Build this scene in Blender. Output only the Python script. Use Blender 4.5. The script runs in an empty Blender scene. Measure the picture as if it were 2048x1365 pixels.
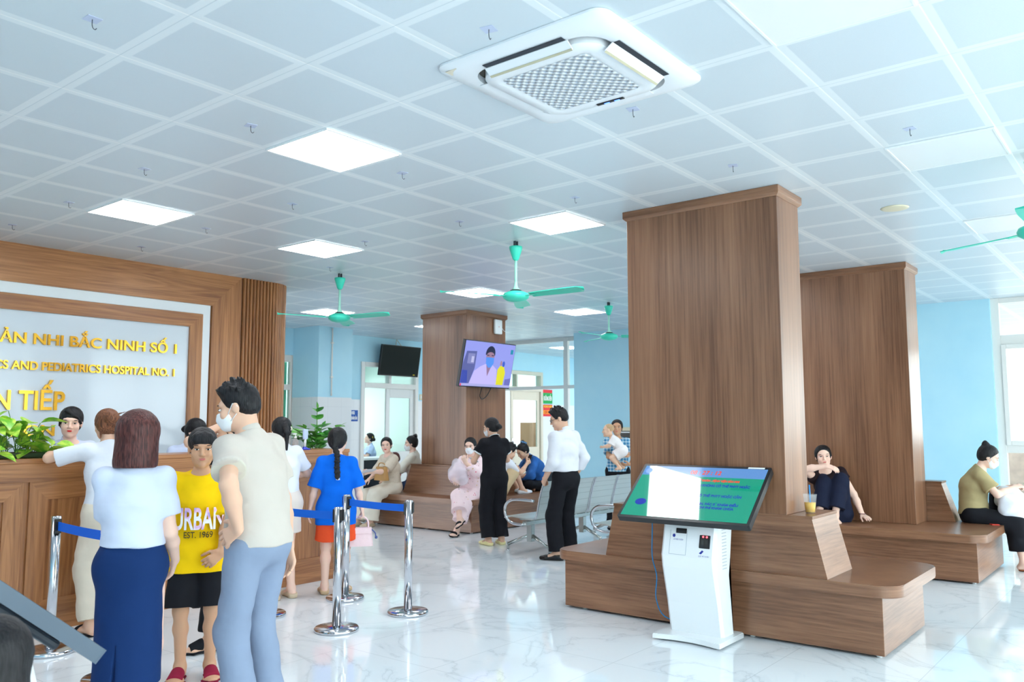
import bpy, bmesh, math, random
import numpy as np
from mathutils import Vector, Matrix
random.seed(7)
SC = bpy.context.scene
COL = SC.collection
R = math.radians
PI = math.pi

# ------------------------------------------------------------------ camera, world, exposure
CEIL = 3.199
cam_d = bpy.data.cameras.new('camera')
cam = bpy.data.objects.new('camera', cam_d)
COL.objects.link(cam)
cam.location = (0, 0, 1.5)
cam.rotation_euler = (R(90 + 5.689), R(0.086), R(38.64 - 90))
cam_d.sensor_width = 36.0
cam_d.lens = 36.0 * 1661.0 / 2048.0
cam_d.clip_start = 0.05
cam_d.dof.use_dof = True
cam_d.dof.focus_distance = 5.6
cam_d.dof.aperture_fstop = 4.5
SC.camera = cam

world = bpy.data.worlds.new('world')
SC.world = world
world.use_nodes = True
wb = world.node_tree.nodes['Background']
wb.inputs[0].default_value = (0.93, 0.97, 1.0, 1)
wb.inputs[1].default_value = 3.5
SC.view_settings.view_transform = 'Standard'
SC.view_settings.look = 'None'
SC.view_settings.exposure = 0.85
SC.view_settings.gamma = 1.0
SC.view_settings.use_curve_mapping = False
PANEL_POWER = 10.0

# ------------------------------------------------------------------ helpers
def lin(c):
    c = c / 255.0
    return c / 12.92 if c <= 0.04045 else ((c + 0.055) / 1.055) ** 2.4

def rgb(h):
    if isinstance(h, (tuple, list)):
        return (lin(h[0]), lin(h[1]), lin(h[2]), 1)
    h = h.lstrip('#')
    return tuple(lin(int(h[i:i + 2], 16)) for i in (0, 2, 4)) + (1,)

class NT:
    def __init__(s, m):
        s.t = m.node_tree; s.n = s.t.nodes; s.l = s.t.links
        s.b = s.n['Principled BSDF']
    def new(s, kind, **kw):
        nd = s.n.new(kind)
        for k, v in kw.items():
            if k.startswith('i_'):
                key = k[2:]
                nd.inputs[int(key) if key.isdigit() else key].default_value = v
            else:
                setattr(nd, k, v)
        return nd
    def link(s, a, ao, b, bi):
        s.l.new(a.outputs[ao], b.inputs[bi])
    def coords(s, scale=(1, 1, 1), loc=(0, 0, 0), rot=(0, 0, 0), out='Object'):
        tc = s.new('ShaderNodeTexCoord'); mp = s.new('ShaderNodeMapping')
        mp.inputs['Scale'].default_value = scale; mp.inputs['Location'].default_value = loc; mp.inputs['Rotation'].default_value = rot
        s.link(tc, out, mp, 'Vector'); return mp
    def ramp(s, stops, src=None, so=0):
        r = s.new('ShaderNodeValToRGB')
        e = r.color_ramp.elements
        while len(e) < len(stops): e.new(0.5)
        for el, (p, c) in zip(e, stops):
            el.position = p; el.color = c if len(c) == 4 else tuple(c) + (1,)
        if src: s.link(src, so, r, 'Fac')
        return r
    def math(s, op, a, b=None, c=None):
        m = s.new('ShaderNodeMath', operation=op)
        for i, v in enumerate((a, b, c)):
            if v is None: continue
            if isinstance(v, tuple): s.link(v[0], v[1], m, i)
            elif isinstance(v, (int, float)): m.inputs[i].default_value = v
            else: s.link(v, 0, m, i)
        return m
    def bump(s, src, so=0, strength=0.3, dist=0.01):
        b = s.new('ShaderNodeBump'); b.inputs['Strength'].default_value = strength; b.inputs['Distance'].default_value = dist
        s.link(src, so, b, 'Height'); s.link(b, 'Normal', s.b, 'Normal')

_M = {}
def mat(name, color=(200, 200, 200), rough=0.5, metal=0.0, spec=0.5, emit=None, power=0.0, alpha=None, trans=0.0, ior=1.45, coat=0.0, noise=0.0, nscale=40, bump=0.0, bscale=60, bdist=0.004):
    if name in _M: return _M[name]
    m = bpy.data.materials.new(name); m.use_nodes = True
    t = NT(m); b = t.b
    c = rgb(color)
    b.inputs['Base Color'].default_value = c
    b.inputs['Roughness'].default_value = rough
    b.inputs['Metallic'].default_value = metal
    b.inputs['Specular IOR Level'].default_value = spec
    b.inputs['IOR'].default_value = ior
    b.inputs['Transmission Weight'].default_value = trans
    b.inputs['Coat Weight'].default_value = coat
    if emit is not None:
        b.inputs['Emission Color'].default_value = rgb(emit); b.inputs['Emission Strength'].default_value = power
    if alpha is not None: b.inputs['Alpha'].default_value = alpha
    if noise > 0:
        mp = t.coords(); n = t.new('ShaderNodeTexNoise', i_Scale=nscale, i_Detail=3)
        t.link(mp, 0, n, 'Vector')
        lo = tuple(x * (1 - noise) for x in c[:3]) + (1,); hi = tuple(min(1, x * (1 + noise)) for x in c[:3]) + (1,)
        r = t.ramp([(0.3, lo), (0.7, hi)], n, 0); t.link(r, 0, b, 'Base Color')
    if bump > 0:
        mp = t.coords(); n = t.new('ShaderNodeTexNoise', i_Scale=bscale, i_Detail=2)
        t.link(mp, 0, n, 'Vector'); t.bump(n, 0, bump, bdist)
    _M[name] = m
    return m

def wood(name, light, mid, dark, axis, fine=55, rough=0.3, spec=0.5, wavy=0.0):
    """streaky wood whose grain runs along axis (0 x, 1 y, 2 z, None both horizontals)"""
    if name in _M: return _M[name]
    m = bpy.data.materials.new(name); m.use_nodes = True
    t = NT(m)
    sc = [fine, fine, fine]; sl = [6.0, 6.0, 6.0]
    if axis is None: sc = [2.2, 2.2, fine]; sl = [0.7, 0.7, 7]
    else: sc[axis] = 1.3; sl[axis] = 0.35
    mp = t.coords(tuple(sc)); mp2 = t.coords(tuple(sl))
    n1 = t.new('ShaderNodeTexNoise', i_Scale=1.0, i_Detail=5, i_Roughness=0.65)
    n2 = t.new('ShaderNodeTexNoise', i_Scale=1.0, i_Detail=3, i_Distortion=wavy)
    t.link(mp, 0, n1, 'Vector'); t.link(mp2, 0, n2, 'Vector')
    s = t.math('ADD', t.math('MULTIPLY', (n1, 0), 0.55), t.math('MULTIPLY', (n2, 0), 0.45))
    if wavy:
        w = t.math('SINE', t.math('MULTIPLY', (n2, 0), 60.0))
        s = t.math('ADD', s, t.math('MULTIPLY', w, 0.05))
    r = t.ramp([(0.32, rgb(dark)), (0.5, rgb(mid)), (0.68, rgb(light))], s)
    t.link(r, 0, t.b, 'Base Color')
    t.b.inputs['Roughness'].default_value = rough
    t.b.inputs['Specular IOR Level'].default_value = spec
    t.bump(n1, 0, 0.05, 0.002)
    _M[name] = m
    return m

def recalc(bm):
    bmesh.ops.recalc_face_normals(bm, faces=bm.faces)

def link(name, me, mats, parent=None, smooth=False):
    o = bpy.data.objects.new(name, me)
    COL.objects.link(o)
    for mm in (mats if isinstance(mats, (list, tuple)) else [mats]): me.materials.append(mm)
    if parent is not None: o.parent = parent
    if smooth:
        me.polygons.foreach_set('use_smooth', [True] * len(me.polygons))
    return o

def obj(name, bm, mats, parent=None, smooth=False, angle=None):
    me = bpy.data.meshes.new(name)
    recalc(bm); bm.to_mesh(me); bm.free()
    o = link(name, me, mats, parent, smooth)
    if angle is not None: me.set_sharp_from_angle(angle=R(angle))
    return o

def tag(o, label=None, cat=None, group=None, kind=None):
    if label: o['label'] = label
    if cat: o['category'] = cat
    if group: o['group'] = group
    if kind: o['kind'] = kind
    return o

def thing(name, label, cat, loc=(0, 0, 0), rz=0.0, group=None):
    o = bpy.data.objects.new(name, None); COL.objects.link(o)
    o.empty_display_size = 0.1
    o.location = loc; o.rotation_euler = (0, 0, rz)
    return tag(o, label, cat, group)

def B(): return bmesh.new()

def box(bm, lo, hi, bev=0.0, mi=0, seg=2):
    lo = Vector(lo); hi = Vector(hi)
    g = bmesh.ops.create_cube(bm, size=1.0)
    vs = g['verts']; d = hi - lo; c = (hi + lo) / 2
    for v in vs: v.co = Vector((v.co.x * d.x, v.co.y * d.y, v.co.z * d.z)) + c
    fs = list({f for v in vs for f in v.link_faces})
    for f in fs: f.material_index = mi
    if bev > 0:
        es = list({e for v in vs for e in v.link_edges})
        bmesh.ops.bevel(bm, geom=es, offset=bev, segments=seg, affect='EDGES', profile=0.5, clamp_overlap=True)
    return vs

def prism(bm, poly, z0, z1, mi=0, mat4=None, top=None):
    """extrude a 2D polygon from z0 to z1 (top: other polygon at z1); mat4 moves it"""
    a = [bm.verts.new((x, y, z0)) for x, y in poly]
    b = [bm.verts.new((x, y, z1)) for x, y in (top or poly)]
    n = len(a); fs = [bm.faces.new(a[::-1]), bm.faces.new(b)]
    for i in range(n): fs.append(bm.faces.new((a[i], a[(i + 1) % n], b[(i + 1) % n], b[i])))
    for f in fs: f.material_index = mi
    if mat4 is not None:
        for v in a + b: v.co = mat4 @ v.co
    return a + b

def rrect(x0, y0, x1, y1, r, n=6):
    p = []
    for cx, cy, a0 in ((x1 - r, y1 - r, 0), (x0 + r, y1 - r, 90), (x0 + r, y0 + r, 180), (x1 - r, y0 + r, 270)):
        for i in range(n + 1):
            a = R(a0 + 90 * i / n); p.append((cx + r * math.cos(a), cy + r * math.sin(a)))
    return p

def cyl(bm, p0, p1, r0, r1=None, n=20, mi=0, caps=True):
    p0 = Vector(p0); p1 = Vector(p1); r1 = r0 if r1 is None else r1
    d = (p1 - p0).normalized()
    q = d.to_track_quat('Z', 'Y').to_matrix()
    A = []; Bv = []
    for i in range(n):
        a = 2 * PI * i / n; w = q @ Vector((math.cos(a), math.sin(a), 0))
        A.append(bm.verts.new(p0 + w * r0)); Bv.append(bm.verts.new(p1 + w * r1))
    fs = []
    for i in range(n): fs.append(bm.faces.new((A[i], A[(i + 1) % n], Bv[(i + 1) % n], Bv[i])))
    if caps: fs += [bm.faces.new(A[::-1]), bm.faces.new(Bv)]
    for f in fs: f.material_index = mi; f.smooth = True
    if caps: fs[-1].smooth = fs[-2].smooth = False

def tube(bm, pts, r, n=10, mi=0, closed=False, flat=None):
    pts = [Vector(p) for p in pts]; rings = []
    N = len(pts)
    prev = None
    for i, p in enumerate(pts):
        if closed: d = (pts[(i + 1) % N] - pts[i - 1])
        else: d = pts[min(i + 1, N - 1)] - pts[max(i - 1, 0)]
        d.normalize()
        if prev is None:
            u = d.orthogonal().normalized()
        else:
            u = prev - d * prev.dot(d)
            u = u.normalized() if u.length > 1e-6 else d.orthogonal().normalized()
        prev = u; v = d.cross(u)
        rr = r[i] if isinstance(r, (list, tuple)) else r
        rings.append([bm.verts.new(p + (u * math.cos(2 * PI * k / n) + v * math.sin(2 * PI * k / n)) * rr) for k in range(n)])
    m = N if closed else N - 1
    for i in range(m):
        a = rings[i]; b = rings[(i + 1) % N]
        for k in range(n):
            f = bm.faces.new((a[k], a[(k + 1) % n], b[(k + 1) % n], b[k])); f.smooth = True; f.material_index = mi
    if not closed:
        f = bm.faces.new(rings[0][::-1]); f.material_index = mi
        f = bm.faces.new(rings[-1]); f.material_index = mi

def lathe(bm, prof, n=32, mi=0, c=(0, 0, 0)):
    c = Vector(c); rings = []
    for r, z in prof:
        if r <= 1e-6: rings.append([bm.verts.new(c + Vector((0, 0, z)))])
        else: rings.append([bm.verts.new(c + Vector((r * math.cos(2 * PI * k / n), r * math.sin(2 * PI * k / n), z))) for k in range(n)])
    for a, b in zip(rings[:-1], rings[1:]):
        for k in range(n):
            k2 = (k + 1) % n
            if len(a) == 1 and len(b) == 1: continue
            if len(a) == 1: f = bm.faces.new((a[0], b[k], b[k2]))
            elif len(b) == 1: f = bm.faces.new((a[k], a[k2], b[0]))
            else: f = bm.faces.new((a[k], a[k2], b[k2], b[k]))
            f.smooth = True; f.material_index = mi

def sphere(bm, c, r, mi=0, u=16, v=10, M=None):
    g = bmesh.ops.create_uvsphere(bm, u_segments=u, v_segments=v, radius=1.0)
    r = Vector(r) if isinstance(r, (tuple, list)) else Vector((r, r, r))
    for w in g['verts']:
        p = Vector((w.co.x * r.x, w.co.y * r.y, w.co.z * r.z))
        if M is not None: p = M @ p
        w.co = p + Vector(c)
    for f in {f for w in g['verts'] for f in w.link_faces}: f.material_index = mi; f.smooth = True

def smooth_path(pts, sub=6):
    pts = [Vector(p) for p in pts]; out = []
    for i in range(len(pts) - 1):
        p0 = pts[max(i - 1, 0)]; p1 = pts[i]; p2 = pts[i + 1]; p3 = pts[min(i + 2, len(pts) - 1)]
        for k in range(sub):
            t = k / sub
            out.append(0.5 * ((2 * p1) + (p2 - p0) * t + (2 * p0 - 5 * p1 + 4 * p2 - p3) * t * t + (3 * p1 - p0 - 3 * p2 + p3) * t ** 3))
    out.append(pts[-1]); return out

def text_mesh(body, size, depth=0.0, align='CENTER', bold=0.0, sx=1.0):
    c = bpy.data.curves.new('lettering', 'FONT')
    c.body = body; c.size = size; c.extrude = depth; c.align_x = align; c.offset = bold
    o = bpy.data.objects.new('lettering', c); COL.objects.link(o)
    dg = bpy.context.evaluated_depsgraph_get(); dg.update()
    me = bpy.data.meshes.new_from_object(o.evaluated_get(dg))
    bpy.data.objects.remove(o); bpy.data.curves.remove(c)
    if sx != 1.0:
        for v in me.vertices: v.co.x *= sx
    return me

def text(name, body, size, m, M, parent=None, depth=0.0008, align='CENTER', bold=0.0, width=None):
    me = text_mesh(body, size, depth, align, bold)
    if width:
        xs = [v.co.x for v in me.vertices]; k = width / max(1e-6, max(xs) - min(xs))
        for v in me.vertices: v.co.x *= k
    me.transform(M)
    return link(name, me, m, parent)

def frame_mat(o, x, y):
    """matrix whose x/y axes are the given directions, origin o"""
    x = Vector(x).normalized(); y = Vector(y); y = (y - x * y.dot(x)).normalized(); z = x.cross(y)
    M = Matrix.Identity(4)
    for i in range(3):
        M[i][0] = x[i]; M[i][1] = y[i]; M[i][2] = z[i]; M[i][3] = o[i]
    return M

def xform(bm, M):
    for v in bm.verts: v.co = M @ v.co

# ------------------------------------------------------------------ materials of the room
def ceiling_mat():
    m = bpy.data.materials.new('perforated_ceiling_tile'); m.use_nodes = True; t = NT(m)
    mp = t.coords((1 / 0.6, 1 / 0.6, 1), (-2.9168 + 60, -5.2006 + 60, 0))
    sp = t.new('ShaderNodeSeparateXYZ'); t.link(mp, 0, sp, 0)
    def dist(ax):
        f = t.math('FRACT', t.math('ADD', (sp, ax), 0.5)); return t.math('ABSOLUTE', t.math('SUBTRACT', f, 0.5))
    dx = dist(0); dy = dist(1)
    dm = t.math('MINIMUM', dx, dy)
    band = t.math('SUBTRACT', 1.0, t.new('ShaderNodeMapRange', interpolation_type='SMOOTHSTEP'))
    mr = band.inputs[1].links[0].from_node
    t.link(dm, 0, mr, 0); mr.inputs[1].default_value = 0.062; mr.inputs[2].default_value = 0.072
    mix = t.new('ShaderNodeMix', data_type='RGBA')
    t.link(band, 0, mix, 0)
    mix.inputs[6].default_value = rgb((212, 222, 230)); mix.inputs[7].default_value = rgb((230, 237, 242))
    # where tiles meet: bevel highlight painted bright along x, thin darker joint along y
    gy = t.math('LESS_THAN', dy, 0.006); gx = t.math('LESS_THAN', dx, 0.004)
    mix2 = t.new('ShaderNodeMix', data_type='RGBA'); t.link(t.math('MULTIPLY', gy, 0.9), 0, mix2, 0)
    t.link(mix, 2, mix2, 6); mix2.inputs[7].default_value = rgb((252, 253, 254))
    mix3 = t.new('ShaderNodeMix', data_type='RGBA'); t.link(t.math('MULTIPLY', gx, 0.55), 0, mix3, 0)
    t.link(mix2, 2, mix3, 6); mix3.inputs[7].default_value = rgb((186, 200, 210))
    # perforation: fine dot grid darkens the field
    mp2 = t.coords((220, 220, 220)); v = t.new('ShaderNodeTexVoronoi', i_Scale=1.0, i_Randomness=0.0); t.link(mp2, 0, v, 'Vector')
    dot = t.math('MULTIPLY', t.math('LESS_THAN', (v, 0), 0.28), t.math('SUBTRACT', 1.0, band))
    mix4 = t.new('ShaderNodeMix', data_type='RGBA'); t.link(t.math('MULTIPLY', dot, 0.35), 0, mix4, 0)
    t.link(mix3, 2, mix4, 6); mix4.inputs[7].default_value = rgb((150, 165, 176))
    t.link(mix4, 2, t.b, 'Base Color')
    t.b.inputs['Roughness'].default_value = 0.34
    t.b.inputs['Specular IOR Level'].default_value = 0.55
    h = t.math('MULTIPLY', t.math('SMOOTH_MIN', dm, 0.03, 0.02), 1.0)
    t.bump(h, 0, 0.5, 0.06)
    return m

def marble():
    m = bpy.data.materials.new('polished_white_marble_tile'); m.use_nodes = True; t = NT(m)
    mp = t.coords((1.1, 1.1, 1.1), rot=(0, 0, 0.5)); n = t.new('ShaderNodeTexNoise', i_Scale=0.8, i_Detail=7, i_Roughness=0.55, i_Distortion=1.6)
    t.link(mp, 0, n, 'Vector')
    vein = t.math('ABSOLUTE', t.math('SUBTRACT', (n, 0), 0.5))
    r = t.ramp([(0.0, rgb((212, 219, 225))), (0.010, rgb((226, 233, 239))), (0.04, rgb((232, 238, 243)))], vein)
    mp2 = t.coords((1 / 0.8, 1 / 0.8, 1), (0.23, 0.4, 0)); sp = t.new('ShaderNodeSeparateXYZ'); t.link(mp2, 0, sp, 0)
    def dist(ax):
        f = t.math('FRACT', t.math('ADD', (sp, ax), 60.5)); return t.math('ABSOLUTE', t.math('SUBTRACT', f, 0.5))
    g = t.math('LESS_THAN', t.math('MINIMUM', dist(0), dist(1)), 0.0028)
    mix = t.new('ShaderNodeMix', data_type='RGBA'); t.link(t.math('MULTIPLY', g, 0.6), 0, mix, 0)
    t.link(r, 0, mix, 6); mix.inputs[7].default_value = rgb((180, 190, 198))
    t.link(mix, 2, t.b, 'Base Color')
    t.b.inputs['Roughness'].default_value = 0.05; t.b.inputs['Specular IOR Level'].default_value = 0.6
    return m

def painted_wall(name, dado):
    """blue paint above, white glazed tiles below the dado height"""
    m = bpy.data.materials.new(name); m.use_nodes = True; t = NT(m)
    mp = t.coords(); sp = t.new('ShaderNodeSeparateXYZ'); t.link(mp, 0, sp, 0)
    n = t.new('ShaderNodeTexNoise', i_Scale=1.2, i_Detail=5); t.link(mp, 0, n, 'Vector')
    blue = t.ramp([(0.35, rgb((176, 225, 245))), (0.65, rgb((188, 232, 248)))], n)
    up = t.math('GREATER_THAN', (sp, 2), dado)
    def dist(ax, s):
        f = t.math('FRACT', t.math('MULTIPLY', (sp, ax), 1 / s)); return t.math('MULTIPLY', t.math('MINIMUM', f, t.math('SUBTRACT', 1.0, f)), s)
    g = t.math('LESS_THAN', t.math('MINIMUM', dist(2, 0.6), t.math('MINIMUM', dist(0, 0.3), dist(1, 0.3))), 0.002)
    tile = t.new('ShaderNodeMix', data_type='RGBA'); t.link(t.math('MULTIPLY', g, 0.5), 0, tile, 0)
    tile.inputs[6].default_value = rgb((228, 233, 236)); tile.inputs[7].default_value = rgb((196, 204, 210))
    mix = t.new('ShaderNodeMix', data_type='RGBA'); t.link(up, 0, mix, 0); t.link(tile, 2, mix, 6); t.link(blue, 0, mix, 7)
    t.link(mix, 2, t.b, 'Base Color')
    rr = t.new('ShaderNodeMapRange'); t.link(up, 0, rr, 0); rr.inputs[3].default_value = 0.2; rr.inputs[4].default_value = 0.6
    t.link(rr, 0, t.b, 'Roughness')
    return m

M_CEIL = ceiling_mat(); M_FLOOR = marble()
M_BLUE = painted_wall('blue_paint_over_white_tile', 1.965)
M_BLUE2 = painted_wall('light_blue_wall_paint', 0.12)
WAL_V = wood('walnut_laminate_upright', '#9C7054', '#855D44', '#5A3826', 2, rough=0.32)
WAL_H = wood('walnut_laminate_level', '#A07458', '#875F46', '#5E3C29', None, rough=0.28)
OAK_X = wood('oiled_oak_lengthwise', '#BC8150', '#A26A3E', '#784726', 0, fine=38, rough=0.33, wavy=0.8)
OAK_Z = wood('oiled_oak_upright', '#BC8150', '#A26A3E', '#784726', 2, fine=38, rough=0.33, wavy=0.8)
WHITE = mat('white_plastic', (240, 243, 245), 0.35)
WHITE_G = mat('white_gloss_panel', (206, 215, 224), 0.08)
FRAME = mat('white_painted_frame', (232, 232, 228), 0.4)
CREAM = mat('cream_plastic', (226, 218, 190), 0.45)
CHROME = mat('polished_steel', (205, 207, 212), 0.13, 1.0)
STEEL = mat('perforated_steel', (190, 193, 190), 0.24, 1.0)
BLACK = mat('black_plastic', (24, 26, 30), 0.35)
DARK = mat('dark_grey_metal', (58, 64, 74), 0.4)
def thin_glass(name, tint, refl=0.08):
    """window pane: lets light straight through, with a faint mirror sheen"""
    m = bpy.data.materials.new(name); m.use_nodes = True; t = NT(m)
    tr = t.new('ShaderNodeBsdfTransparent'); tr.inputs[0].default_value = rgb(tint)
    gl = t.new('ShaderNodeBsdfGlossy'); gl.inputs['Roughness'].default_value = 0.03
    fr = t.new('ShaderNodeFresnel', i_IOR=1.35); mx = t.new('ShaderNodeMixShader')
    geo = t.new('ShaderNodeNewGeometry'); front = t.math('SUBTRACT', 1.0, (geo, 6))
    t.link(t.math('MULTIPLY', (fr, 0), (front, 0)), 0, mx, 0); t.link(tr, 0, mx, 1); t.link(gl, 0, mx, 2)
    t.link(mx, 0, t.n['Material Output'], 'Surface'); return m
GLASS = thin_glass('clear_glass', (244, 250, 250))
GLASS_G = thin_glass('green_tinted_glass', (150, 220, 190))
GOLD = mat('mirror_gold_letter', (226, 174, 62), 0.16, 1.0)
TURQ = mat('turquoise_enamel', (64, 214, 186), 0.3)
LEDW = mat('lit_led_diffuser', (255, 255, 255), 0.5, emit=(250, 252, 255), power=PANEL_POWER)
LEDOFF = mat('unlit_led_diffuser', (236, 238, 240), 0.35)
BELT = mat('blue_webbing', (0, 104, 224), 0.7)

# ------------------------------------------------------------------ the setting
def struct(name, bm, m, label=None, smooth=False):
    o = obj(name, bm, m, None, smooth); o['kind'] = 'structure'
    if label: o['label'] = label
    return o

bm = B(); box(bm, (-4, -2.6, -0.12), (21, 16.5, 0.0)); struct('floor', bm, M_FLOOR, 'polished white marble tile floor with grey veins')
bm = B(); box(bm, (-4, -2.6, CEIL), (21, 16.5, CEIL + 0.1)); struct('ceiling', bm, M_CEIL, 'pale perforated metal tile ceiling in a square grid')
# back wall with two doors and one window, y = 12.25
YB = 12.25
bm = B()
def wpiece(x0, x1, z0, z1): box(bm, (x0, YB, z0), (x1, YB + 0.2, z1))
for x0, x1 in ((5.5, 7.9), (9.17, 10.66), (12.2, 14.55), (16.52, 21)): wpiece(x0, x1, 0, CEIL)
wpiece(7.9, 9.17, 2.72, CEIL); wpiece(10.66, 12.2, 2.70, CEIL); wpiece(14.55, 16.52, 2.76, CEIL); wpiece(7.9, 9.17, 0, 0.1)
struct('wall_back', bm, M_BLUE, 'blue back wall with white tiled dado')
bm = B(); box(bm, (9.08, 11.53, 0), (9.83, YB - 0.002, CEIL)); struct('trim_1', bm, M_BLUE, 'blue pier with white tiled lower part beside the counter plant')
bm = B(); cyl(bm, (9.36, 11.515, 1.99), (9.36, 11.515, CEIL - 0.02), 0.013)
for z in (2.3, 2.9): box(bm, (9.335, 11.5, z), (9.385, 11.53, z + 0.03), 0.004)
o = obj('conduit_pipe', bm, FRAME); tag(o, 'thin white conduit pipe running down the blue pier', 'pipe')
# blue wall on the right, x = 12.9, and the glazed facade beyond it
bm = B(); box(bm, (12.9, 1.93, 0), (13.1, 8.82, CEIL)); struct('wall_right', bm, M_BLUE2, 'plain light blue wall behind the steel chairs')
bm = B(); box(bm, (20.8, 8.8, 0), (21, YB, CEIL)); struct('wall_far', bm, M_BLUE, 'blue wall at the end of the corridor')
bm = B(); box(bm, (-4, 8.75, 0), (-3.8, 16, CEIL)); box(bm, (-4, 3.0, 0), (-3.8, 8.75, CEIL)); box(bm, (-4, -2.6, 0), (-3.8, 3.0, CEIL)); struct('wall_left', bm, M_BLUE2, 'light blue wall by the entrance')

def window_wall(name, lo, hi, axis, bars, rails, depth=0.08, label=None):
    """frame of bars (positions along the axis) and rails (heights) with panes of glass between them"""
    root = bpy.data.objects.new(name, None); COL.objects.link(root); root['kind'] = 'structure'
    if label: root['label'] = label
    fr = B()
    def bx(a0, a1, z0, z1, t=1.0, m=fr, bev=0.004):
        if axis == 1: box(m, (lo[0] + depth * (1 - t) / 2, a0, z0), (lo[0] + depth * (1 + t) / 2, a1, z1), bev)
        else: box(m, (a0, lo[1] + depth * (1 - t) / 2, z0), (a1, lo[1] + depth * (1 + t) / 2, z1), bev)
    for a in bars: bx(a[0], a[1], lo[2], hi[2])
    for b0, b1 in zip(bars[:-1], bars[1:]):
        for z in rails: bx(b0[1] + 0.0005, b1[0] - 0.0005, z[0], z[1], 0.9)
    obj('window_frame', fr, FRAME, root)
    for b0, b1 in zip(bars[:-1], bars[1:]):
        for r0, r1 in zip(rails[:-1], rails[1:]):
            g = B(); bx(b0[1] + 0.001, b1[0] - 0.001, r0[1] + 0.001, r1[0] - 0.001, 0.1, g, 0); obj('pane', g, GLASS, root)
    return root
rails = [(0.0, 0.22), (1.10, 1.20), (2.56, 2.69), (3.13, CEIL)]
window_wall('window_1', (12.95, 0, 0), (13.03, 0, CEIL), 1, [(-2.5, -2.4), (-1.2, -1.08), (0.02, 0.14), (1.83, 1.93)], rails, label='tall white framed window wall beside the blue wall')
# casement sash inside the first bay
bm = B()
for a in ((0.14, 0.2), (1.77, 1.83)): box(bm, (12.93, a[0], 1.2), (13.0, a[1], 2.56), 0.006)
for z in ((1.2, 1.26), (2.5, 2.56)): box(bm, (12.93, 0.2, z[0]), (13.0, 1.77, z[1]), 0.006)
o = obj('window_sash', bm, FRAME); o['kind'] = 'structure'
window_wall('window_2', (-3.9, -2.58, 0), (12.95, -2.5, CEIL), 0, [(-3.9, -3.8)] + [(x, x + 0.1) for x in (-1.2, 1.6, 4.4, 7.2, 10.0)] + [(12.85, 12.95)], [(0, 0.1), (2.5, 2.6), (3.13, CEIL)], label='glazed front facade')
# glazed partition, x = 13.4
window_wall('window_3', (13.38, 8.83, 0), (13.46, YB, CEIL), 1, [(8.83, 8.9), (9.30, 9.40), (11.2, 11.3), (12.14, 12.24)], [(2.185, 2.25), (3.12, CEIL)], label='glazed transom partition across the corridor beyond the blue wall')
# window at far left of the back wall
window_wall('window_4', (7.9, YB + 0.02, 0.1), (9.17, YB + 0.1, 2.72), 0, [(7.9, 7.98), (8.5, 8.56), (9.05, 9.17)], [(0.1, 0.2), (0.9, 1.0), (2.1, 2.2), (2.6, 2.72)], label='narrow green glazed window beside the fluted column')
bm = B(); box(bm, (7.98, YB + 0.13, 0.2), (9.05, YB + 0.14, 2.6)); o = obj('window_curtain', bm, mat('green_curtain', (84, 170, 140), 0.8)); tag(o, 'green curtain behind the narrow window', 'curtain')
# outside: ground, the pale house and the red planter wall seen through the window
bm = B(); box(bm, (13.2, -30, -0.3), (45, 8, -0.02)); box(bm, (-40, -40, -0.3), (13.2, -2.62, -0.02)); box(bm, (-40, -2.6, -0.3), (-4.02, 30, -0.02)); struct('ground', bm, mat('pale_paving', (222, 218, 210), 0.8, noise=0.08, nscale=2), 'pale paving outside the window')
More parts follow.
